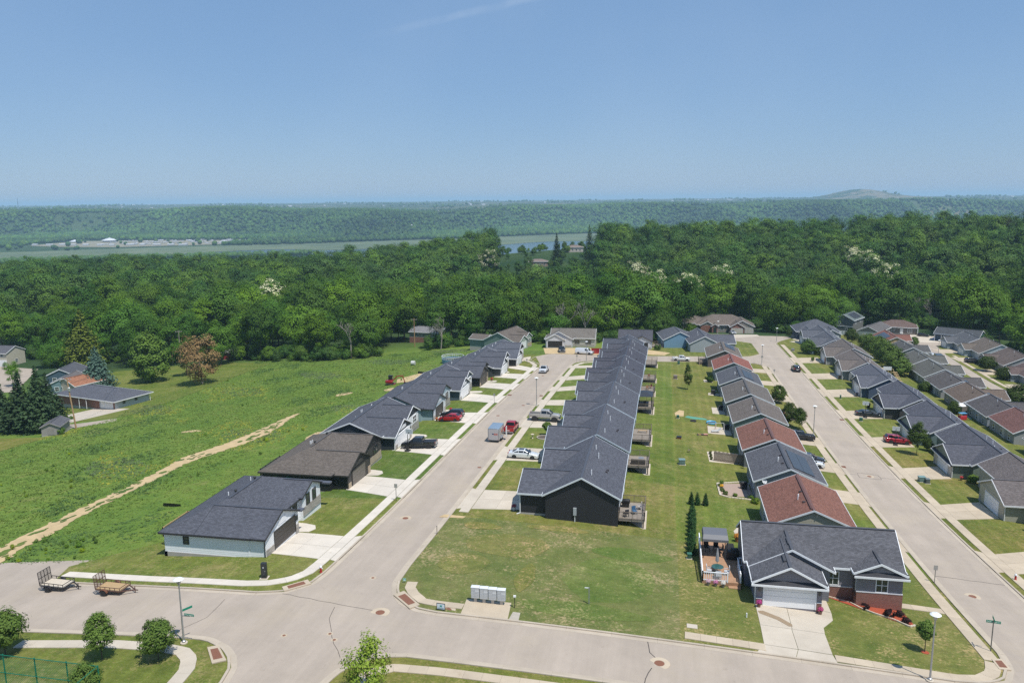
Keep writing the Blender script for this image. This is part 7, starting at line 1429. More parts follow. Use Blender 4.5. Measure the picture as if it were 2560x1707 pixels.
# basketball hoops
def hoop(x, y, rz, label):
    r = empty('basketball_hoop', (x, y, H(x, y)+.1), rz, label, 'basketball hoop'); bevelled(MB().box(-.5,.3,-.4,.4,.0,.22), 'base', M['plastic'], r, (.02,.02,.02), .05); MB().tube((0,0,.2),(0,0,2.75),.055).build('pole', M['black'], r); MB().bar((0,0,2.7),(.55,0,3.05),.06).build('arm', M['black'], r)
    b = MB().box(.55,.58,-.62,.62,2.75,3.5).build('backboard', M['paint'], r, color=(.5,.54,.56)); fr = MB()
    for y0 in (-.62,.62): fr.bar((.565,y0,2.75),(.565,y0,3.5),.05)
    for z in (2.75,3.5): fr.bar((.565,-.62,z),(.565,.62,z),.05)
    fr.bar((.585,-.22,2.9),(.585,-.22,3.2),.03); fr.bar((.585,.22,2.9),(.585,.22,3.2),.03); fr.bar((.585,-.22,3.2),(.585,.22,3.2),.03); fr.build('board_frame', M['paint'], b, color=(.8,.81,.82))
    rg_ = MB(); 
    for k in range(12): a, c_ = k*math.pi/6, (k+1)*math.pi/6; rg_.bar((.82+.22*math.cos(a),.22*math.sin(a),2.85),(.82+.22*math.cos(c_),.22*math.sin(c_),2.85),.025)
    rg_.build('rim', M['paint'], r, color=(.5,.12,.05))
hoop(-40.9,120.0,R_(80),'basketball hoop beside the black pickup'); hoop(43.6,180.6,R_(80),'basketball hoop beside the dark sedan'); hoop(44.0,158.3,R_(80),'basketball hoop beside the maroon car')
# bins, pots and flowers
def bin_(x, y, label, col):
    r = empty('wheeled_bin', (x, y, H(x, y)+.1), .1, label, 'bin'); b = MB(); b.add([(-.24,-.24,.05),(.24,-.24,.05),(.24,.24,.05),(-.24,.24,.05),(-.3,-.32,.95),(.3,-.32,.95),(.3,.32,.95),(-.3,.32,.95)], [(0,3,2,1),(4,5,6,7),(0,1,5,4),(1,2,6,5),(2,3,7,6),(3,0,4,7)]); b.build('body', M['plastic'], r, color=col); MB().box(-.33,.33,-.36,.36,.95,1.02).build('lid', M['plastic'], r, color=tuple(v*1.3 for v in col)); MB().tube((-.3,.28,.1),(.3,.28,.1),.1).build('wheels', M['rubber'], r)
bin_(46.9,182.3,'black bin at the dark grey garage corner',(.02,.022,.03)); bin_(46.9,203.9,'dark bin at the slate roofed garage corner',(.03,.035,.06)); bin_(47.2,225.6,'dark bin at the taupe garage corner',(.03,.03,.035)); bin_(47.0,192.2,'bin at the far corner of the dark sedan driveway',(.02,.022,.025))
PF = crown_mesh('flowers', 480, .28, .3, .75, 26, 24, .07, M['flower'], lobes=.1, cr=.32)
def pot(x, y, label, col, s=1.0, potc=(.2,.1,.07)):
    r = empty('flower_pot', (x, y, H(x, y)+.1), 0, label, 'flower pot'); r.scale = (s,)*3; MB().lathe([(.14,0),(.2,.36),(.23,.38),(.2,.4)], n=12).build('pot', M['plastic'], r, color=potc); link('flowers', PF, r, color=col)
pot(9.62,74.95,'pot of pink flowers left of the white garage door',(.42,.04,.2)); pot(15.35,75.25,'pot of pink flowers right of the white garage door',(.42,.05,.16)); pot(-18.4,94.9,'flower pot at the near corner of the black sided house',(.25,.03,.05),1.1,(.6,.6,.6)); pot(9.1,93.4,'terracotta planter with orange flowers behind the brown roof',(.5,.2,.02),1.4,(.3,.12,.07)); pot(8.7,114.6,'orange yellow flowers at the edge of the paved patio',(.75,.4,.02),1.0,(.3,.25,.2)); pot(-42.0,150.6,'red flowers at the front of the pale blue house',(.45,.03,.03),1.1); pot(-42.2,190,'red flowers before the stone fronted house',(.4,.03,.03),1.2); pot(-42.4,141.9,'pot with orange flowers at the pale blue garage corner',(.5,.15,.03)); pot(49.0,138.2,'red flowers by the sage green garage',(.45,.03,.03))
bed = sheet('mulch_bed', [(16.9,80.0),(19.7,80.4),(19.4,78.6),(20.6,77.7),(22.3,76.9),(23.4,75.5),(23.95,76.0),(23.9,77.2),(23.7,78.9),(19.5,79.0+1.5),(16.9,80.15)], .1, M['mulch'], label='red mulch bed along the brick wall', skirt=.1)
r = empty('edging', (0,0,0), label='pale stone edging of the red mulch bed', kind='structure')
ep = resample([(17,80.0),(18.9,79.3),(19.6,78.2),(20.7,77.3),(22.3,76.4),(23.4,75.15),(24.1,75.7)], .4)
for a, b in zip(ep, ep[1:]): strip_piece('stone', [a, b], 0, .16, .2, .2, M['stone_edge'], r, .2, .015)
tag(sheet('mulch_bed', [(23.2+.35*math.cos(a*.63), 70.05+.35*math.sin(a*.63)) for a in range(10)], .1, M['mulch'], skirt=.05), 'ring of red mulch under the slim young tree', kind='structure')
rk = random.Random(4); r = empty('edging', (0,0,0), label='pale stone edging round the paved patio', kind='structure')
ep = resample([(11.9,119.8),(8.1,117.2),(8.2,111.4),(9.4,110.9),(13.0,111.2)], .45)
for a, b in zip(ep, ep[1:]): strip_piece('stone', [a, b], 0, .28, .2, .2, M['stone_edge'], r, .2, .02)
# deck life at the brick fronted house
DZ = H(12,75.2)+.13+.35
gz = empty('gazebo', (6.0,86.0,DZ), 0, 'charcoal canopy gazebo on four posts at the end of the tan deck', 'gazebo')
for x in (-1.25,1.25):
    for y in (-1.3,1.3): MB().box(x-.04,x+.04,y-.04,y+.04,0,2.2).build('post', M['black'], gz)
b = MB(); b.add([(-1.35,-1.4,2.2),(1.35,-1.4,2.2),(1.35,1.4,2.2),(-1.35,1.4,2.2),(-1.3,-1.0,2.62),(1.3,-1.0,2.62),(1.3,1.0,2.62),(-1.3,1.0,2.62)], [(4,5,6,7),(0,1,5,4),(1,2,6,5),(2,3,7,6),(3,0,4,7)]); b.build('canopy', M['paint'], gz, color=(.13,.135,.15)); b = MB(); b.box(-1.36,1.36,-1.42,-1.38,1.95,2.22); b.box(-1.38,-1.34,-1.4,1.4,2.0,2.22); b.box(1.34,1.38,-1.4,1.4,2.0,2.22); b.build('valance', M['paint'], gz, color=(.14,.145,.16))
def chair(x, y, z, rz, label, col, arms=True):
    r = empty('patio_chair', (x, y, z), rz, label, 'chair'); MB().box(-.27,.27,-.27,.27,.38,.45).build('seat', M['plastic'], r, color=col); MB().box(-.27,.27,.22,.28,.45,.98).build('backrest', M['plastic'], r, color=col)
    for a in (-.24,.24):
        for c_ in (-.24,.24): MB().box(a-.025,a+.025,c_-.025,c_+.025,0,.39).build('leg', M['plastic'], r, color=col)
        if arms: MB().box(a-.03,a+.03,-.26,.26,.6,.64).build('armrest', M['plastic'], r, color=col)
for x, y, rz, l, c_ in [(5.2,86.6,.3,'dark chair under the gazebo, left',(.02,.02,.022)),(6.2,87.0,-.1,'dark chair under the gazebo, middle',(.02,.02,.022)),(6.7,86.2,-1.4,'dark chair under the gazebo, right',(.03,.03,.032)),(5.15,80.9,PI/2,'white patio chair left of the glass table',(.55,.56,.57)),(7.0,80.9,-PI/2,'white patio chair right of the glass table',(.55,.56,.57)),(6.05,79.85,PI,'white patio chair on the near side of the glass table',(.55,.56,.57))]: chair(x, y, DZ, rz, l, c_)
r = empty('patio_table', (6.05,81.2,DZ), 0, 'oval glass patio table on the tan deck', 'table'); MB().lathe([(.62,.7),(.64,.72),(.62,.74)], n=20).build('top', M['greenglass'], r); [MB().bar((a*.35,c_*.35,0),(a*.2,c_*.2,.7),.04).build('leg', M['steel'], r) for a in (-1,1) for c_ in (-1,1)]
r = empty('parasol', (6.05,81.9,DZ), 0, 'closed grey parasol behind the glass table', 'parasol'); MB().tube((0,0,0),(0,0,2.5),.025).build('pole', M['steel'], r); MB().lathe([(.05,.9),(.2,1.05),(.15,1.8),(.05,2.4),(.02,2.5)], n=10).build('canopy', M['paint'], r, color=(.3,.29,.29))
r = empty('plant_trough', (6.0,80.2,DZ), 0, 'leafy green plant on the deck by the glass table', 'plant'); MB().box(-.4,.4,-.15,.15,0,.3).build('trough', M['plastic'], r, color=(.2,.18,.16)); link('leaves', BUSH[0], r, (0,0,.2), color=(1.1,1.2,.8), scale=(.9,.5,.6))
r = empty('covered_grill', (8.0,84.9,DZ), 0, 'big grill under a black cover beside the gazebo', 'grill'); bevelled(MB().box(-.7,.6,-.35,.35,0,.95), 'cover', M['plastic'], r, (.012,.012,.013), .08); bevelled(MB().prism([(-.32,.93),(.32,.93),(.22,1.25),(-.22,1.25)], 'x', -.35, .45), 'hood_cover', M['plastic'], r, (.012,.012,.013), .07)
for i in range(3): pot(5.0+i*.75,78.75,['white and pink flowers at the deck edge, left clump','white and pink flowers at the deck edge, middle clump','white and pink flowers at the deck edge, right clump'][i],[(.6,.4,.45),(.55,.2,.35),(.7,.66,.6)][i],.9,(.2,.18,.16))
r = empty('garden_fence', (0,0,0), 0, 'low grey wire garden fence behind the gazebo', 'fence'); 
for k in range(5): MB().box(4.2+k*.58,4.26+k*.58,90.6,90.66,H(5,90.6)-.2,H(5,90.6)+1.1).build('post', M['steel'], r)
MB().bar((4.2,90.63,H(5,90.6)+1.0),(6.6,90.63,H(5,90.6)+1.0),.035).build('rail', M['steel'], r)
r = empty('garden_posts', (0,0,0), 0, 'pair of rusty garden posts behind the brown roof', 'posts'); [MB().box(x-.06,x+.06,94.3,94.42,H(9,94)-.2,H(9,94)+h_).build('post', M['rust_plate'], r) for x, h_ in ((9.35,2.1),(9.6,1.4))]
r = empty('covered_furniture', (11.6,95.6,H(11.6,95.6)+.1), .1, 'dark covered garden furniture in the shade of the brown roof', 'furniture'); bevelled(MB().box(-.9,.9,-.6,.6,0,1.0), 'cover', M['plastic'], r, (.02,.02,.022), .12); bevelled(MB().box(-.5,.5,.7,1.6,0,.8), 'cover', M['plastic'], r, (.025,.025,.028), .12); bevelled(MB().box(-.3,.9,-1.6,-.8,0,.6), 'seat_cover', M['plastic'], r, (.5,.52,.56), .1)
r = empty('pipe_cleanout', (8.2,72.2,H(8.2,72.2)), 0, 'white downspout outlet in the shade beside the garage', 'pipe'); MB().tube((0,0,0),(0,0,.5),.06).build('pipe', M['paint'], r, color=(.8,.8,.8))
# satellite dish
def dish(x, y, z, rz, label):
    r = empty('satellite_dish', (x, y, z), rz, label, 'satellite dish'); MB().lathe([(.02,.0),(.2,.03),(.36,.12),(.37,.13),(.2,.05),(.02,.02)], n=14).build('reflector', M['paint'], r, (0,0,.35), (R_(60),0,0), color=(.5,.52,.54)); MB().bar((0,0,0),(0,.05,.38),.05).build('mast', M['steel'], r); MB().bar((0,-.1,.2),(0,-.5,.5),.03).build('feed_arm', M['steel'], r)
dish(14.2,111.3,H(13.2,118.8)+3.1,.4,'satellite dish on the near gable of the solar roofed house'); dish(13.6,127.4,H(13.2,136)+2.2,-.3,'satellite dish between the solar roof and the red roof'); dish(55.8,138.0,H(47.8,143)+3.4,0,'satellite dish on the sage green house gable')
# wooden board fence with gravel bed
r = empty('board_fence', (0,0,0), 0, 'weathered grey board fence behind the red brown roofed house', 'fence')
bw = .17; bme = MB().box(-bw/2+.01,bw/2-.01,-.015,.015,0,1.75).mesh('board', M['wood'])
for k in range(28): x = 8.5+k*.172; link('board', bme, r, (x,129.9+.01*(k % 3),H(x,129.9)+.05*math.sin(k*1.7)), (0,0,.02*math.sin(k*2.3)))
for z in (.4,1.4): MB().bar((8.4,129.98,H(8.4,130)+z),(13.2,129.98,H(13.2,130)+z),.05,.09).build('rail', M['wood'], r)
for k in range(6): tag(link('potted_plant', BUSH[k % 2], None, (8.05+.1*(k % 2), 130.3+k*.85, H(8.1,131+k*.8)+.1), (0,0,k), (.5,.45,.3), .5), ['small brown plant at the near end of the gravel bed','second small plant along the gravel bed','third small plant along the gravel bed','fourth small plant along the gravel bed','fifth small plant along the gravel bed','small plant at the far end of the gravel bed'][k], 'plant')
# toys and things on the back lawns
r = empty('paddling_pool', (9.5,157.4,H(9.5,157.4)+.06), 0, 'round blue paddling pool on the back lawn', 'pool'); MB().lathe([(.75,0),(.95,.05),(1.0,.25),(.92,.42),(.8,.3),(.78,.12)], n=24).build('wall', M['plastic'], r, color=(.1,.4,.62)); MB().lathe([(.79,.1),(.79,.2)], n=24).build('water', M['glass'], r)
r = empty('tyre_ring', (6.0,157.4,H(6,157.4)+.06), 0, 'old tyre lying on the back lawn', 'tyre'); MB().lathe([(.32,.02),(.6,.02),(.66,.12),(.6,.22),(.36,.22),(.3,.12)], n=20).build('tyre', M['rubber'], r)
for x, y, l, c_ in [(9.2,151.5,'frame of a small swing on the concrete patio',(.5,.3,.2)),(10.8,152.2,'white play frame on the concrete patio',(.6,.6,.6))]:
    r = empty('swing_set', (x,y,H(x,y)+.1), .2, l, 'swing set')
    for a in (-.8,.8):
        for c2 in (-.5,.5): MB().bar((a,c2,0),(a*.95,0,1.5),.05).build('leg', M['plastic'], r, color=c_)
    MB().bar((-.76,0,1.5),(.76,0,1.5),.06).build('beam', M['plastic'], r, color=c_)
r = empty('lounge_chair', (10.0,150.4,H(10,150.4)+.1), .3, 'pale lounge chair on the concrete patio', 'chair'); MB().box(-.9,.4,-.3,.3,.3,.36).build('seat', M['plastic'], r, color=(.5,.52,.52)); MB().bar((.4,0,.33),(.95,0,.8),.6,.05).build('backrest', M['plastic'], r, color=(.5,.52,.52)); [MB().box(a-.03,a+.03,c_-.03,c_+.03,0,.3).build('leg', M['steel'], r) for a in (-.8,.3) for c_ in (-.27,.27)]
r = empty('toy_bike', (6.9,146.6,H(6.9,146.6)+.06), .4, 'small overturned bicycle on the back lawn', 'bicycle'); [MB().lathe([(.2,-.02),(.24,-.02),(.24,.02),(.2,.02)], n=14).build('wheel', M['rubber'], r, (a,0,.12), (R_(20),0,0)) for a in (-.4,.4)]; MB().bar((-.4,0,.15),(.4,0,.15),.05).build('frame', M['plastic'], r, color=(.6,.2,.15)); MB().bar((.4,-.2,.25),(.4,.2,.25),.03).build('handlebar', M['plastic'], r, color=(.6,.6,.6))
r = empty('toy_car', (7.9,146.9,H(7.9,146.9)+.06), .2, 'pink ride on toy on the back lawn', 'toy'); bevelled(MB().box(-.4,.4,-.22,.22,.1,.35), 'body', M['plastic'], r, (.5,.25,.2), .06); [MB().lathe([(.1,-.03),(.1,.03)], n=10).build('wheel', M['rubber'], r, (a,c_,.1), (R_(90),0,0)) for a in (-.28,.28) for c_ in (-.22,.22)]
r = empty('fire_pit', (3.0,141.9,H(3,141.9)+.06), 0, 'square dark fire pit on the back lawn', 'fire pit'); MB().box(-.4,.4,-.4,.4,0,.35).build('bowl', M['rust_plate'], r); MB().box(-.45,.45,-.45,.45,.35,.4).build('rim', M['black'], r)
r = empty('dog_toy', (4.5,133.2,H(4.5,133.2)+.06), 0, 'small dark stool standing on the back lawn', 'stool'); MB().box(-.2,.2,-.2,.2,.4,.45).build('seat', M['wood'], r); [MB().box(a-.03,a+.03,c_-.03,c_+.03,0,.4).build('leg', M['wood'], r) for a in (-.16,.16) for c_ in (-.16,.16)]
for x, y, l in [(11.6,189.2,'black grill on the small patio'),(12.2,171.5,'black grill on the plain concrete patio'),(12.2,153.8,'black grill by the patio wall'),(12.0,116.4,'dark grill in the shade by the paved patio')]:
    r = empty('grill', (x,y,H(x,y)+.12), .2, l, 'grill'); bevelled(MB().box(-.5,.5,-.28,.28,.55,1.05), 'lid', M['plastic'], r, (.015,.015,.016), .1); MB().box(-.45,.45,-.25,.25,.0,.55).build('cart', M['plastic'], r, color=(.03,.03,.032)); MB().box(.5,.85,-.22,.22,.72,.76).build('side_shelf', M['steel'], r)
bb = empty('bird_bath', (-22.0,130.9,H(-22,130.9)+.06), 0, 'pale bird bath on the middle row lawn', 'bird bath'); MB().lathe([(.16,0),(.08,.1),(.07,.55),(.28,.68),(.3,.74),(.24,.7),(.05,.66)], n=14).build('bowl', M['stone_edge'], bb)
r = empty('raised_bed', (-20.2,131.6,H(-20.2,131.6)+.06), .1, 'dark ring bed round the tiny tree', 'planter'); MB().lathe([(1.2,0),(1.2,.22),(1.05,.24),(1.0,.1)], n=20).build('ring', M['gravel'], r); MB().lathe([(1.02,.05),(1.02,.16),(.1,.2)], n=20).build('soil', M['barkm'], r)
# things on the decks of the middle row
def deckz(y0): return max(H(-17.5,y0+2),H(-17.5,y0+8))+.42-.05
z = deckz(93.2)
r = empty('grill', (-4.4,97.8,z), 0, 'domed black grill on the nearest dark deck', 'grill'); bevelled(MB().box(-.55,.55,-.3,.3,.5,1.0), 'lid', M['plastic'], r, (.012,.012,.013), .12); MB().box(-.45,.45,-.25,.25,0,.5).build('cart', M['plastic'], r, color=(.02,.02,.02))
chair(-3.2,95.6,z,.5,'blue folding chair on the nearest dark deck',(.06,.14,.25)); chair(-4.2,94.6,z,-2.6,'dark cushioned chair on the nearest dark deck',(.03,.03,.04)); chair(-2.6,97.2,z,-1.5,'pale wicker chair on the nearest dark deck',(.45,.42,.4))
z = deckz(115.2); r = empty('sectional_sofa', (-3.6,119.0,z), 0, 'dark sectional sofa with pale cushions on the second deck', 'sofa'); bevelled(MB().box(-1.0,1.2,-1.4,-.7,0,.45), 'seat', M['plastic'], r, (.05,.05,.055), .06); bevelled(MB().box(-1.0,1.2,-1.5,-1.35,0,.85), 'backrest', M['plastic'], r, (.04,.04,.045), .05); [bevelled(MB().box(-.9+k*.7,-.3+k*.7,-1.3,-.75,.45,.58), 'cushion', M['paint'], r, (.55,.56,.57), .05) for k in range(3)]; MB().lathe([(.45,.42),(.48,.46),(.1,.48)], (.5,.6,0), 14).build('round_table', M['steel'], r)
z = deckz(137.2); r = empty('bench', (-3.4,138.2,z-.05), 0, 'low bench on the third deck', 'bench'); MB().box(-.8,.8,-.2,.2,.4,.46).build('seat', M['newwood'], r); [MB().box(a-.05,a+.05,-.15,.15,0,.4).build('leg', M['newwood'], r) for a in (-.7,.7)]
z = deckz(158.0); r = empty('pergola', (-3.6,161.8,z), 0, 'dark framed canopy standing on the fourth deck', 'pergola'); [MB().box(a-.06,a+.06,c_-.06,c_+.06,0,2.3).build('post', M['black'], r) for a in (-1.3,1.3) for c_ in (-2.2,2.2)]; b = MB(); b.add([(-1.5,-2.5,2.3),(1.5,-2.5,2.3),(1.5,2.5,2.3),(-1.5,2.5,2.3),(-.4,-.8,2.9),(.4,-.8,2.9),(.4,.8,2.9),(-.4,.8,2.9)], [(4,5,6,7),(0,1,5,4),(1,2,6,5),(2,3,7,6),(3,0,4,7),(0,3,2,1)]); b.build('canopy', M['paint'], r, color=(.03,.035,.045)); chair(-3.6,161.0,z,.4,'dark chair under the pergola',(.03,.03,.035))
z = deckz(177.4); chair(-3.6,180.5,z,.2,'tan chair on the fifth deck',(.35,.2,.12)); chair(-2.9,182,z,-.9,'red brown chair on the fifth deck',(.3,.12,.08)); z = deckz(196.4); chair(-3.6,199,z,.2,'brown chair on the sixth deck',(.25,.14,.09))
# pool with rail, silt fence and pipes at the meadow edge
r = empty('above_ground_pool', (-63.8,232.6,H(-63.8,232.6)), 0, 'round pool with a white rail behind the left row', 'pool'); MB().lathe([(3.4,-.8),(3.4,1.1),(3.3,1.15),(3.25,.9)], n=30).build('wall', M['plastic'], r, color=(.12,.25,.36)); MB().lathe([(3.24,.8),(3.24,.95)], n=30).build('water', M['glass'], r); rl = MB()
for k in range(30): a, c_ = k*2*math.pi/30, (k+1)*2*math.pi/30; rl.bar((3.4*math.cos(a),3.4*math.sin(a),2.0),(3.4*math.cos(c_),3.4*math.sin(c_),2.0),.1); rl.bar((3.4*math.cos(a),3.4*math.sin(a),1.1),(3.4*math.cos(a),3.4*math.sin(a),2.0),.07); rl.bar((3.4*math.cos(a),3.4*math.sin(a),1.5),(3.4*math.cos(c_),3.4*math.sin(c_),1.5),.06)
rl.build('rail', M['paint'], r, color=(.8,.81,.82))
r = empty('silt_fence', (0,0,0), 0, 'low black silt fence behind the left row', 'fence'); pts = [(-69,213.5),(-66,211.5),(-62.5,212.5),(-60,214)]
for a, b in zip(pts, pts[1:]): mb = MB(); ha, hb = H(*a), H(*b); mb.add([(*a,ha-.2),(*b,hb-.2),(*b,hb+.6),(*a,ha+.7)]+[(a[0],a[1]+.03,ha-.2),(b[0],b[1]+.03,hb-.2),(b[0],b[1]+.03,hb+.6),(a[0],a[1]+.03,ha+.7)], [(0,1,2,3),(7,6,5,4),(0,4,5,1),(1,5,6,2),(2,6,7,3),(3,7,4,0)]); mb.build('fabric', M['black'], r)
r = empty('black_drum', (-76.4,232,H(-76.4,232)), 0, 'pale round tank lying in the far meadow', 'tank'); MB().tube((-.6,0,.7),(.6,0,.7),.7,n=14).build('tank', M['plastic'], r, color=(.5,.5,.48))
r = empty('silt_fence', (0,0,0), 0, 'crumpled black silt fence left of the white house', 'fence'); mb = MB(); ha = H(-66,93); mb.add([(-67.6,93.4,ha-.1),(-66.0,93.0,ha-.1),(-64.6,93.3,ha-.1),(-64.7,93.1,ha+.4),(-66.1,92.9,ha+.55),(-67.4,93.3,ha+.35)], [(0,1,4,5),(1,2,3,4)]); mb.add([(-67.6,93.45,ha-.1),(-66.0,93.05,ha-.1),(-64.6,93.35,ha-.1),(-64.7,93.15,ha+.4),(-66.1,92.95,ha+.55),(-67.4,93.35,ha+.35)], [(5,4,1,0),(4,3,2,1)]); mb.build('fabric', M['black'], r)
# court fence, near left
r = empty('court_fence', (0,0,0), 0, 'green chain link court fence in the lower left corner', 'fence'); gcol = (.0,.14,.08); px = [-58.2,-55.4,-52.6,-49.8,-47.0,-44.2,-41.4]; zf = H(-47,48); fy = [48.0,48.0,48.0,48.0,48.0,48.0,47.9]
for x, y in zip(px, fy): MB().tube((x,y,H(x,y)-.2),(x,y,zf+3.05),.05,n=8).build('post', M['paint'], r, color=gcol)
for zz in (.12,1.5,3.0): MB().tube((px[0],48,zf+zz),(px[-1],47.9,zf+zz),.03,n=6).build('rail', M['paint'], r, color=gcol)
ms = MB()
for k in range(150): x = px[0]+k*.25; dx = 1.5; 
for k in range(90):
    x = px[0]-1.4+k*.2
    for s in (1,-1):
        a0, a1 = (x, x+3) if s > 0 else (x+3, x); lo, hi = max(px[0], min(a0,a1)), min(px[-1], max(a0,a1))
        if hi-lo < .1: continue
        def zz_(q): return zf+.1+2.9*((q-a0)/(a1-a0))
        ms.bar((lo,48,zz_(lo)),(hi,48,zz_(hi)),.012)
o = ms.build('mesh', M['paint'], r, color=gcol, fix=False); o['kind'] = 'stuff'
MB().tube((-41.4,47.9,zf+3.0),(-41.4,40,zf+3.0),.03,n=6).build('rail', M['paint'], r, color=gcol); MB().tube((-41.4,43.5,zf-1),(-41.4,43.5,zf+3.05),.05,n=6).build('post', M['paint'], r, color=gcol)
# utility poles and wires
def upole(x, y, h_, label, lean=(0,0), can=True, rz=0, mat='pole_wood'):
    r = empty('utility_pole', (x, y, H(x, y)), rz, label, 'utility pole'); MB().tube((0,0,-.5),(lean[0],lean[1],h_),.2,.13,10).build('pole', M[mat], r); a = MB(); a.bar((lean[0]-1.2,lean[1],h_-.5),(lean[0]+1.2,lean[1],h_-.5),.14); c_ = a.build('crossarm', M['deadwood'], r); [MB().lathe([(.05,0),(.08,.1),(.04,.2)], (lean[0]+k,lean[1],h_-.43), 8).build('insulator', M['paint'], c_, color=(.5,.5,.5)) for k in (-1.1,-.4,.4,1.1)]
    if can: MB().lathe([(.26,0),(.3,.05),(.3,.95),(.2,1.05)], (lean[0]+.45,lean[1]-.1,h_-3.4), 12).build('transformer', M['metal'], r, color=(.5,.51,.52))
upole(-140,163.6,12.6,'leaning wooden utility pole beside the shed',(-1.6,.5)); upole(-174.5,259,13.5,'pale utility pole standing behind the dead pine',(0,0),False,.3,'deadwood'); upole(-94,288,11,'utility pole in the gap of the wood',(0,0),False)
def wire(a, b, label, sag=1.4):
    mb = MB(); P = [Vector(a).lerp(Vector(b), k/10)-Vector((0,0,sag*4*(k/10)*(1-k/10))) for k in range(11)]
    for p, q in zip(P, P[1:]): mb.tube(p, q, .035, n=4, caps=False)
    tag(mb.build('power_line', M['black'], fix=False), label, 'wire')
pa = (-141.6,164.1,H(-140,163.6)+12.2); pb = (-174.5,259,H(-174.5,259)+13.1)
wire(pa, pb, 'power line from the leaning pole to the pole behind the dead pine'); wire((pa[0],pa[1],pa[2]-1.3), (pb[0],pb[1],pb[2]-1.3), 'lower cable between the leaning pole and the far pole'); wire(pa, (-300,120,H(-215,140)+13), 'power line leaving the picture on the left'); wire((pa[0],pa[1],pa[2]-1.2), (-300,121,H(-215,140)+11.5), 'lower cable leaving the picture on the left')
# tarpaulins, fences and gear at the far right
for x, y, l in [(108.6,344.4,'left one of two bright blue tarpaulin heaps'),(110.0,341.2,'right one of two bright blue tarpaulin heaps')]:
    r = empty('tarpaulin_heap', (x,y,H(x,y)), .3, l, 'tarpaulin'); MB().lathe([(1.7,0),(1.6,.7),(1.1,1.3),(.4,1.6),(.1,1.65)], n=9).build('sheet', M['plastic'], r, color=(.0,.13,.6)); MB().box(-1.2,1.2,-.9,.9,0,.3).build('pallet', M['wood'], r)
r = empty('board_fence', (0,0,0), 0, 'dark board fence below the long dark roofed house', 'fence')
for k in range(40): x = 71+k*.22; y = 322-k*.16; link('board', bme, r, (x,y,H(x,y)), (0,0,R_(-36)))
r = empty('white_fence', (0,0,0), 0, 'white panel fence at the two storey house', 'fence')
for k in range(7): x = 70+k*1.1; y = 349-k*.5; MB().box(-.52,.52,-.03,.03,0,1.6).build('panel', M['paint'], r, (x,y,H(x,y)), (0,0,R_(-24)), color=(.75,.76,.77))
r = empty('stair_rail', (0,0,0), 0, 'pale timber stair and landing behind the taupe roofs', 'stair'); 
for k in range(8): MB().box(62+k*.0,63.2,231-k*1.2,230.2-k*1.2,H(62,230)+2.6-k*.33,H(62,230)+2.7-k*.33).build('step', M['newwood'], r)
MB().bar((62,231,H(62,230)+3.6),(62,222,H(62,230)+1.2),.08).build('rail', M['newwood'], r)
r = empty('lattice_screen', (0,0,0), 0, 'white lattice balcony behind the taupe roofs', 'balcony'); zb_ = H(61,236); MB().box(60.4,62.6,234,237,zb_+2.4,zb_+2.6).build('floor', M['newwood'], r); [MB().box(60.4+k*.44,60.8+k*.44,233.95,234.0,zb_+2.6,zb_+3.6).build('panel', M['paint'], r, color=(.75,.76,.77)) for k in range(5)]; [MB().box(62.45,62.6,y,y+.15,zb_-2,zb_+2.4).build('post', M['newwood'], r) for y in (234.05,236.8)]
r = empty('patio_umbrella', (68.4,197.5,H(68.4,197.5)), 0, 'white garden umbrella behind the brown roofed house', 'umbrella'); MB().tube((0,0,0),(0,0,2.3),.04).build('pole', M['steel'], r); MB().lathe([(1.5,2.0),(1.5,2.04),(.1,2.5)], n=8).build('canopy', M['paint'], r, color=(.75,.74,.72))
r = empty('play_set', (66.6,190.5,H(66.6,190.5)), .3, 'red and blue plastic play set in the back garden', 'play set'); bevelled(MB().box(-.8,.8,-.5,.5,0,1.0), 'base', M['plastic'], r, (.45,.03,.04), .08); MB().bar((.8,0,1.0),(2.2,0,.1),.5,.06).build('slide', M['plastic'], r, color=(.05,.2,.5)); MB().box(-.8,.8,-.5,.5,1.5,1.6).build('roof', M['plastic'], r, color=(.1,.3,.5)); [MB().box(a-.05,a+.05,c_-.05,c_+.05,1,1.5).build('post', M['plastic'], r, color=(.45,.03,.04)) for a in (-.7,.7) for c_ in (-.4,.4)]
# ---------------------------------------------------------------- far valley: camp, farmsteads, mast
def far_shed(xc, yc, w_, d_, h_, label, wall, roof, group=None, cat='building', rz=0.0):
    X, Y = unproj(xc, yc); r = empty('far_building', (X, Y, H(X, Y)), rz, label, cat, group); MB().box(-w_/2,w_/2,-d_/2,d_/2,-2,h_).build('wall', M['paint'], r, color=wall)
    b = MB(); b.prism([(-d_/2-.4,h_),(d_/2+.4,h_),(0,h_+d_*.28)], 'x', -w_/2-.4, w_/2+.4); b.build('roof', M['paint'], r, color=roof); return r
def tent_roof(xc, yc, r0, h_, label):
    X, Y = unproj(xc, yc); r = empty('pavilion', (X, Y, H(X, Y)), 0, label, 'pavilion'); MB().lathe([(r0*.8,-1),(r0*.8,h_*.4)], n=12).build('wall', M['paint'], r, color=(.3,.32,.36)); MB().lathe([(r0,h_*.4),(r0*.5,h_*.8),(r0*.12,h_),(.3,h_*1.1)], n=16).build('roof', M['paint'], r, color=(.6,.62,.65))
tent_roof(-1395,2790,27,13,'large white tent roofed pavilion at the camp'); tent_roof(-1500,2760,18,9,'smaller white tent roofed pavilion left of the large one')
sheet_pts = [unproj(a, b) for a, b in [(-1540,2560),(-1400,2480),(-1200,2420),(-930,2520),(-880,2700),(-960,2840),(-1300,2860),(-1540,2840)]]
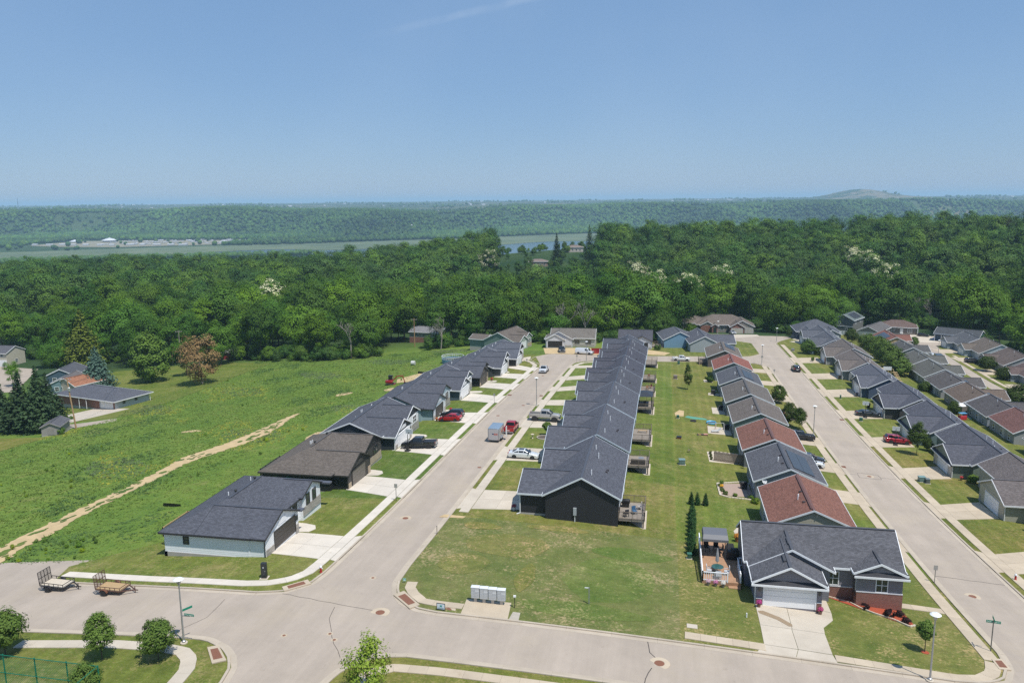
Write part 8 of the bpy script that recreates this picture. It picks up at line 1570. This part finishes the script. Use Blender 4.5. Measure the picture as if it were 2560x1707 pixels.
tag(link('camp_ground', sheet_mesh('camp_ground', sheet_pts, .6, simple('camp_soil', (.24,.22,.15), .95), 60)), 'pale sandy ground of the far camp', kind='structure')
kr = random.Random(8)
sc_ = [unproj(-1330+a*.16*1.0+o, float(foot_y(-1330))+a) for a, o in ((40,-14),(140,-10),(240,-7),(310,-5),(310,6),(240,9),(140,11),(40,14))]
tag(link('hillside_scar', sheet_mesh('hillside_scar', sc_, 1.0, M['dirt'], 40)), 'narrow tan scar running up the far bluff', kind='structure')
for k in range(110):
    xc = kr.uniform(-1330,-900); yc = kr.uniform(2560,2850); far_shed(xc, yc, kr.uniform(8,14), kr.uniform(3,4.5), kr.uniform(2.6,3.4), 'pale caravan parked in rows at the far riverside camp', kr.choice([(.45,.46,.48),(.4,.4,.38),(.5,.5,.52),(.28,.32,.36)]), kr.choice([(.5,.51,.53),(.4,.41,.43)]), 'caravans at the far camp', 'caravan', kr.choice([.2,.25,1.7]))
for k in range(12): far_shed(-1520+k*46+kr.uniform(-8,8), 2560-k*8+kr.uniform(-10,10), kr.uniform(16,30), 9, 4, 'low pale riverside building below the far camp', (.45,.45,.43), (.45,.46,.48), 'riverside buildings of the far camp')
for i, (xc, yc, w_, l) in enumerate([(-1690,3300,26,'large pale house on the far bluff, left'),(-820,2780,12,'pale red house at the foot of the far bluff'),(-460,3150,14,'white house by the far shore, left of the red roofs'),(-420,3150,16,'red roofed house by the far shore'),(-390,3155,10,'small white house by the far shore'),(-1560,3260,20,'tan house high on the far bluff'),(-500,2800,10,'cottage at the edge of the marsh'),(1130,3250,22,'white turreted house on the far right bluff'),(1060,3550,26,'pale buildings near the right bluff top'),(330,3850,24,'pale barn on the bluff top right of the middle')]): far_shed(xc, yc, w_, w_*.55, 6, l, (.7,.69,.66) if 'red' not in l else (.5,.3,.25), (.3,.2,.18) if 'red' in l else (.55,.55,.57))
for k in range(70):
    yc = kr.uniform(5200,9500); xc = kr.uniform(-.66,.66)*yc; far_shed(xc, yc, kr.uniform(10,32), kr.uniform(8,14), kr.uniform(4,7), 'white farm building far off on the plateau skyline', (.5,.51,.53), (.5,.51,.53), 'farm buildings on the plateau skyline', 'building', kr.uniform(0,3))
for i, (xc, yc, l, wl) in enumerate([(71,640,'white two storey house on the near ridge right of the conifers',(.72,.7,.66)),(20,590,'brown roofed house on the near ridge left of the conifers',(.3,.22,.18)),(52,655,'tan roofed house between the two ridge conifers',(.5,.45,.4))]):
    X, Y = unproj(xc, yc); h = House(X, Y, l, wall=wl, roof=(.2,.16,.14), base=H(X,Y)+.3, rz=R_(8)); h.block(-7, 7, 0, 9, 5.2 if i == 0 else 3.6, .35, 'x', 'hh'); [h.window('-y', 0, u, 3.9 if i == 0 else 1.6, 1.2, 1.1) for u in (-4.5,-1.5,1.5,4.5)]
X, Y = unproj(-5480,9000); r = empty('radio_mast', (X, Y, H(X, Y)), 0, 'thin radio mast on the far left skyline', 'mast'); b = MB()
for a in range(3): b.bar((6*math.cos(a*2.1),6*math.sin(a*2.1),-3),(1.2*math.cos(a*2.1),1.2*math.sin(a*2.1),92),2.2)
for k in range(9): b.bar((-4+.3*k,0,k*10),(4-.3*k,0,k*10+6),1.2)
b.build('lattice', M['metal'], r, color=(.35,.36,.4))
# ---------------------------------------------------------------- haze: the air itself
def haze():
    t = bpy.data.materials.new('haze'); t.use_nodes = True; n = t.node_tree; n.nodes.clear()
    o = n.nodes.new('ShaderNodeOutputMaterial'); v = n.nodes.new('ShaderNodeVolumePrincipled')
    v.inputs['Color'].default_value = (.52,.765,1.0,1); v.inputs['Density'].default_value = HAZE; v.inputs['Anisotropy'].default_value = 0.0
    n.links.new(v.outputs[0], o.inputs['Volume'])
    b = MB().box(-26000, 26000, -26000, 26000, -112, 122).build('haze', t); tag(b, 'thin bluish summer haze', kind='stuff')
HAZE = 1.0e-4
haze()
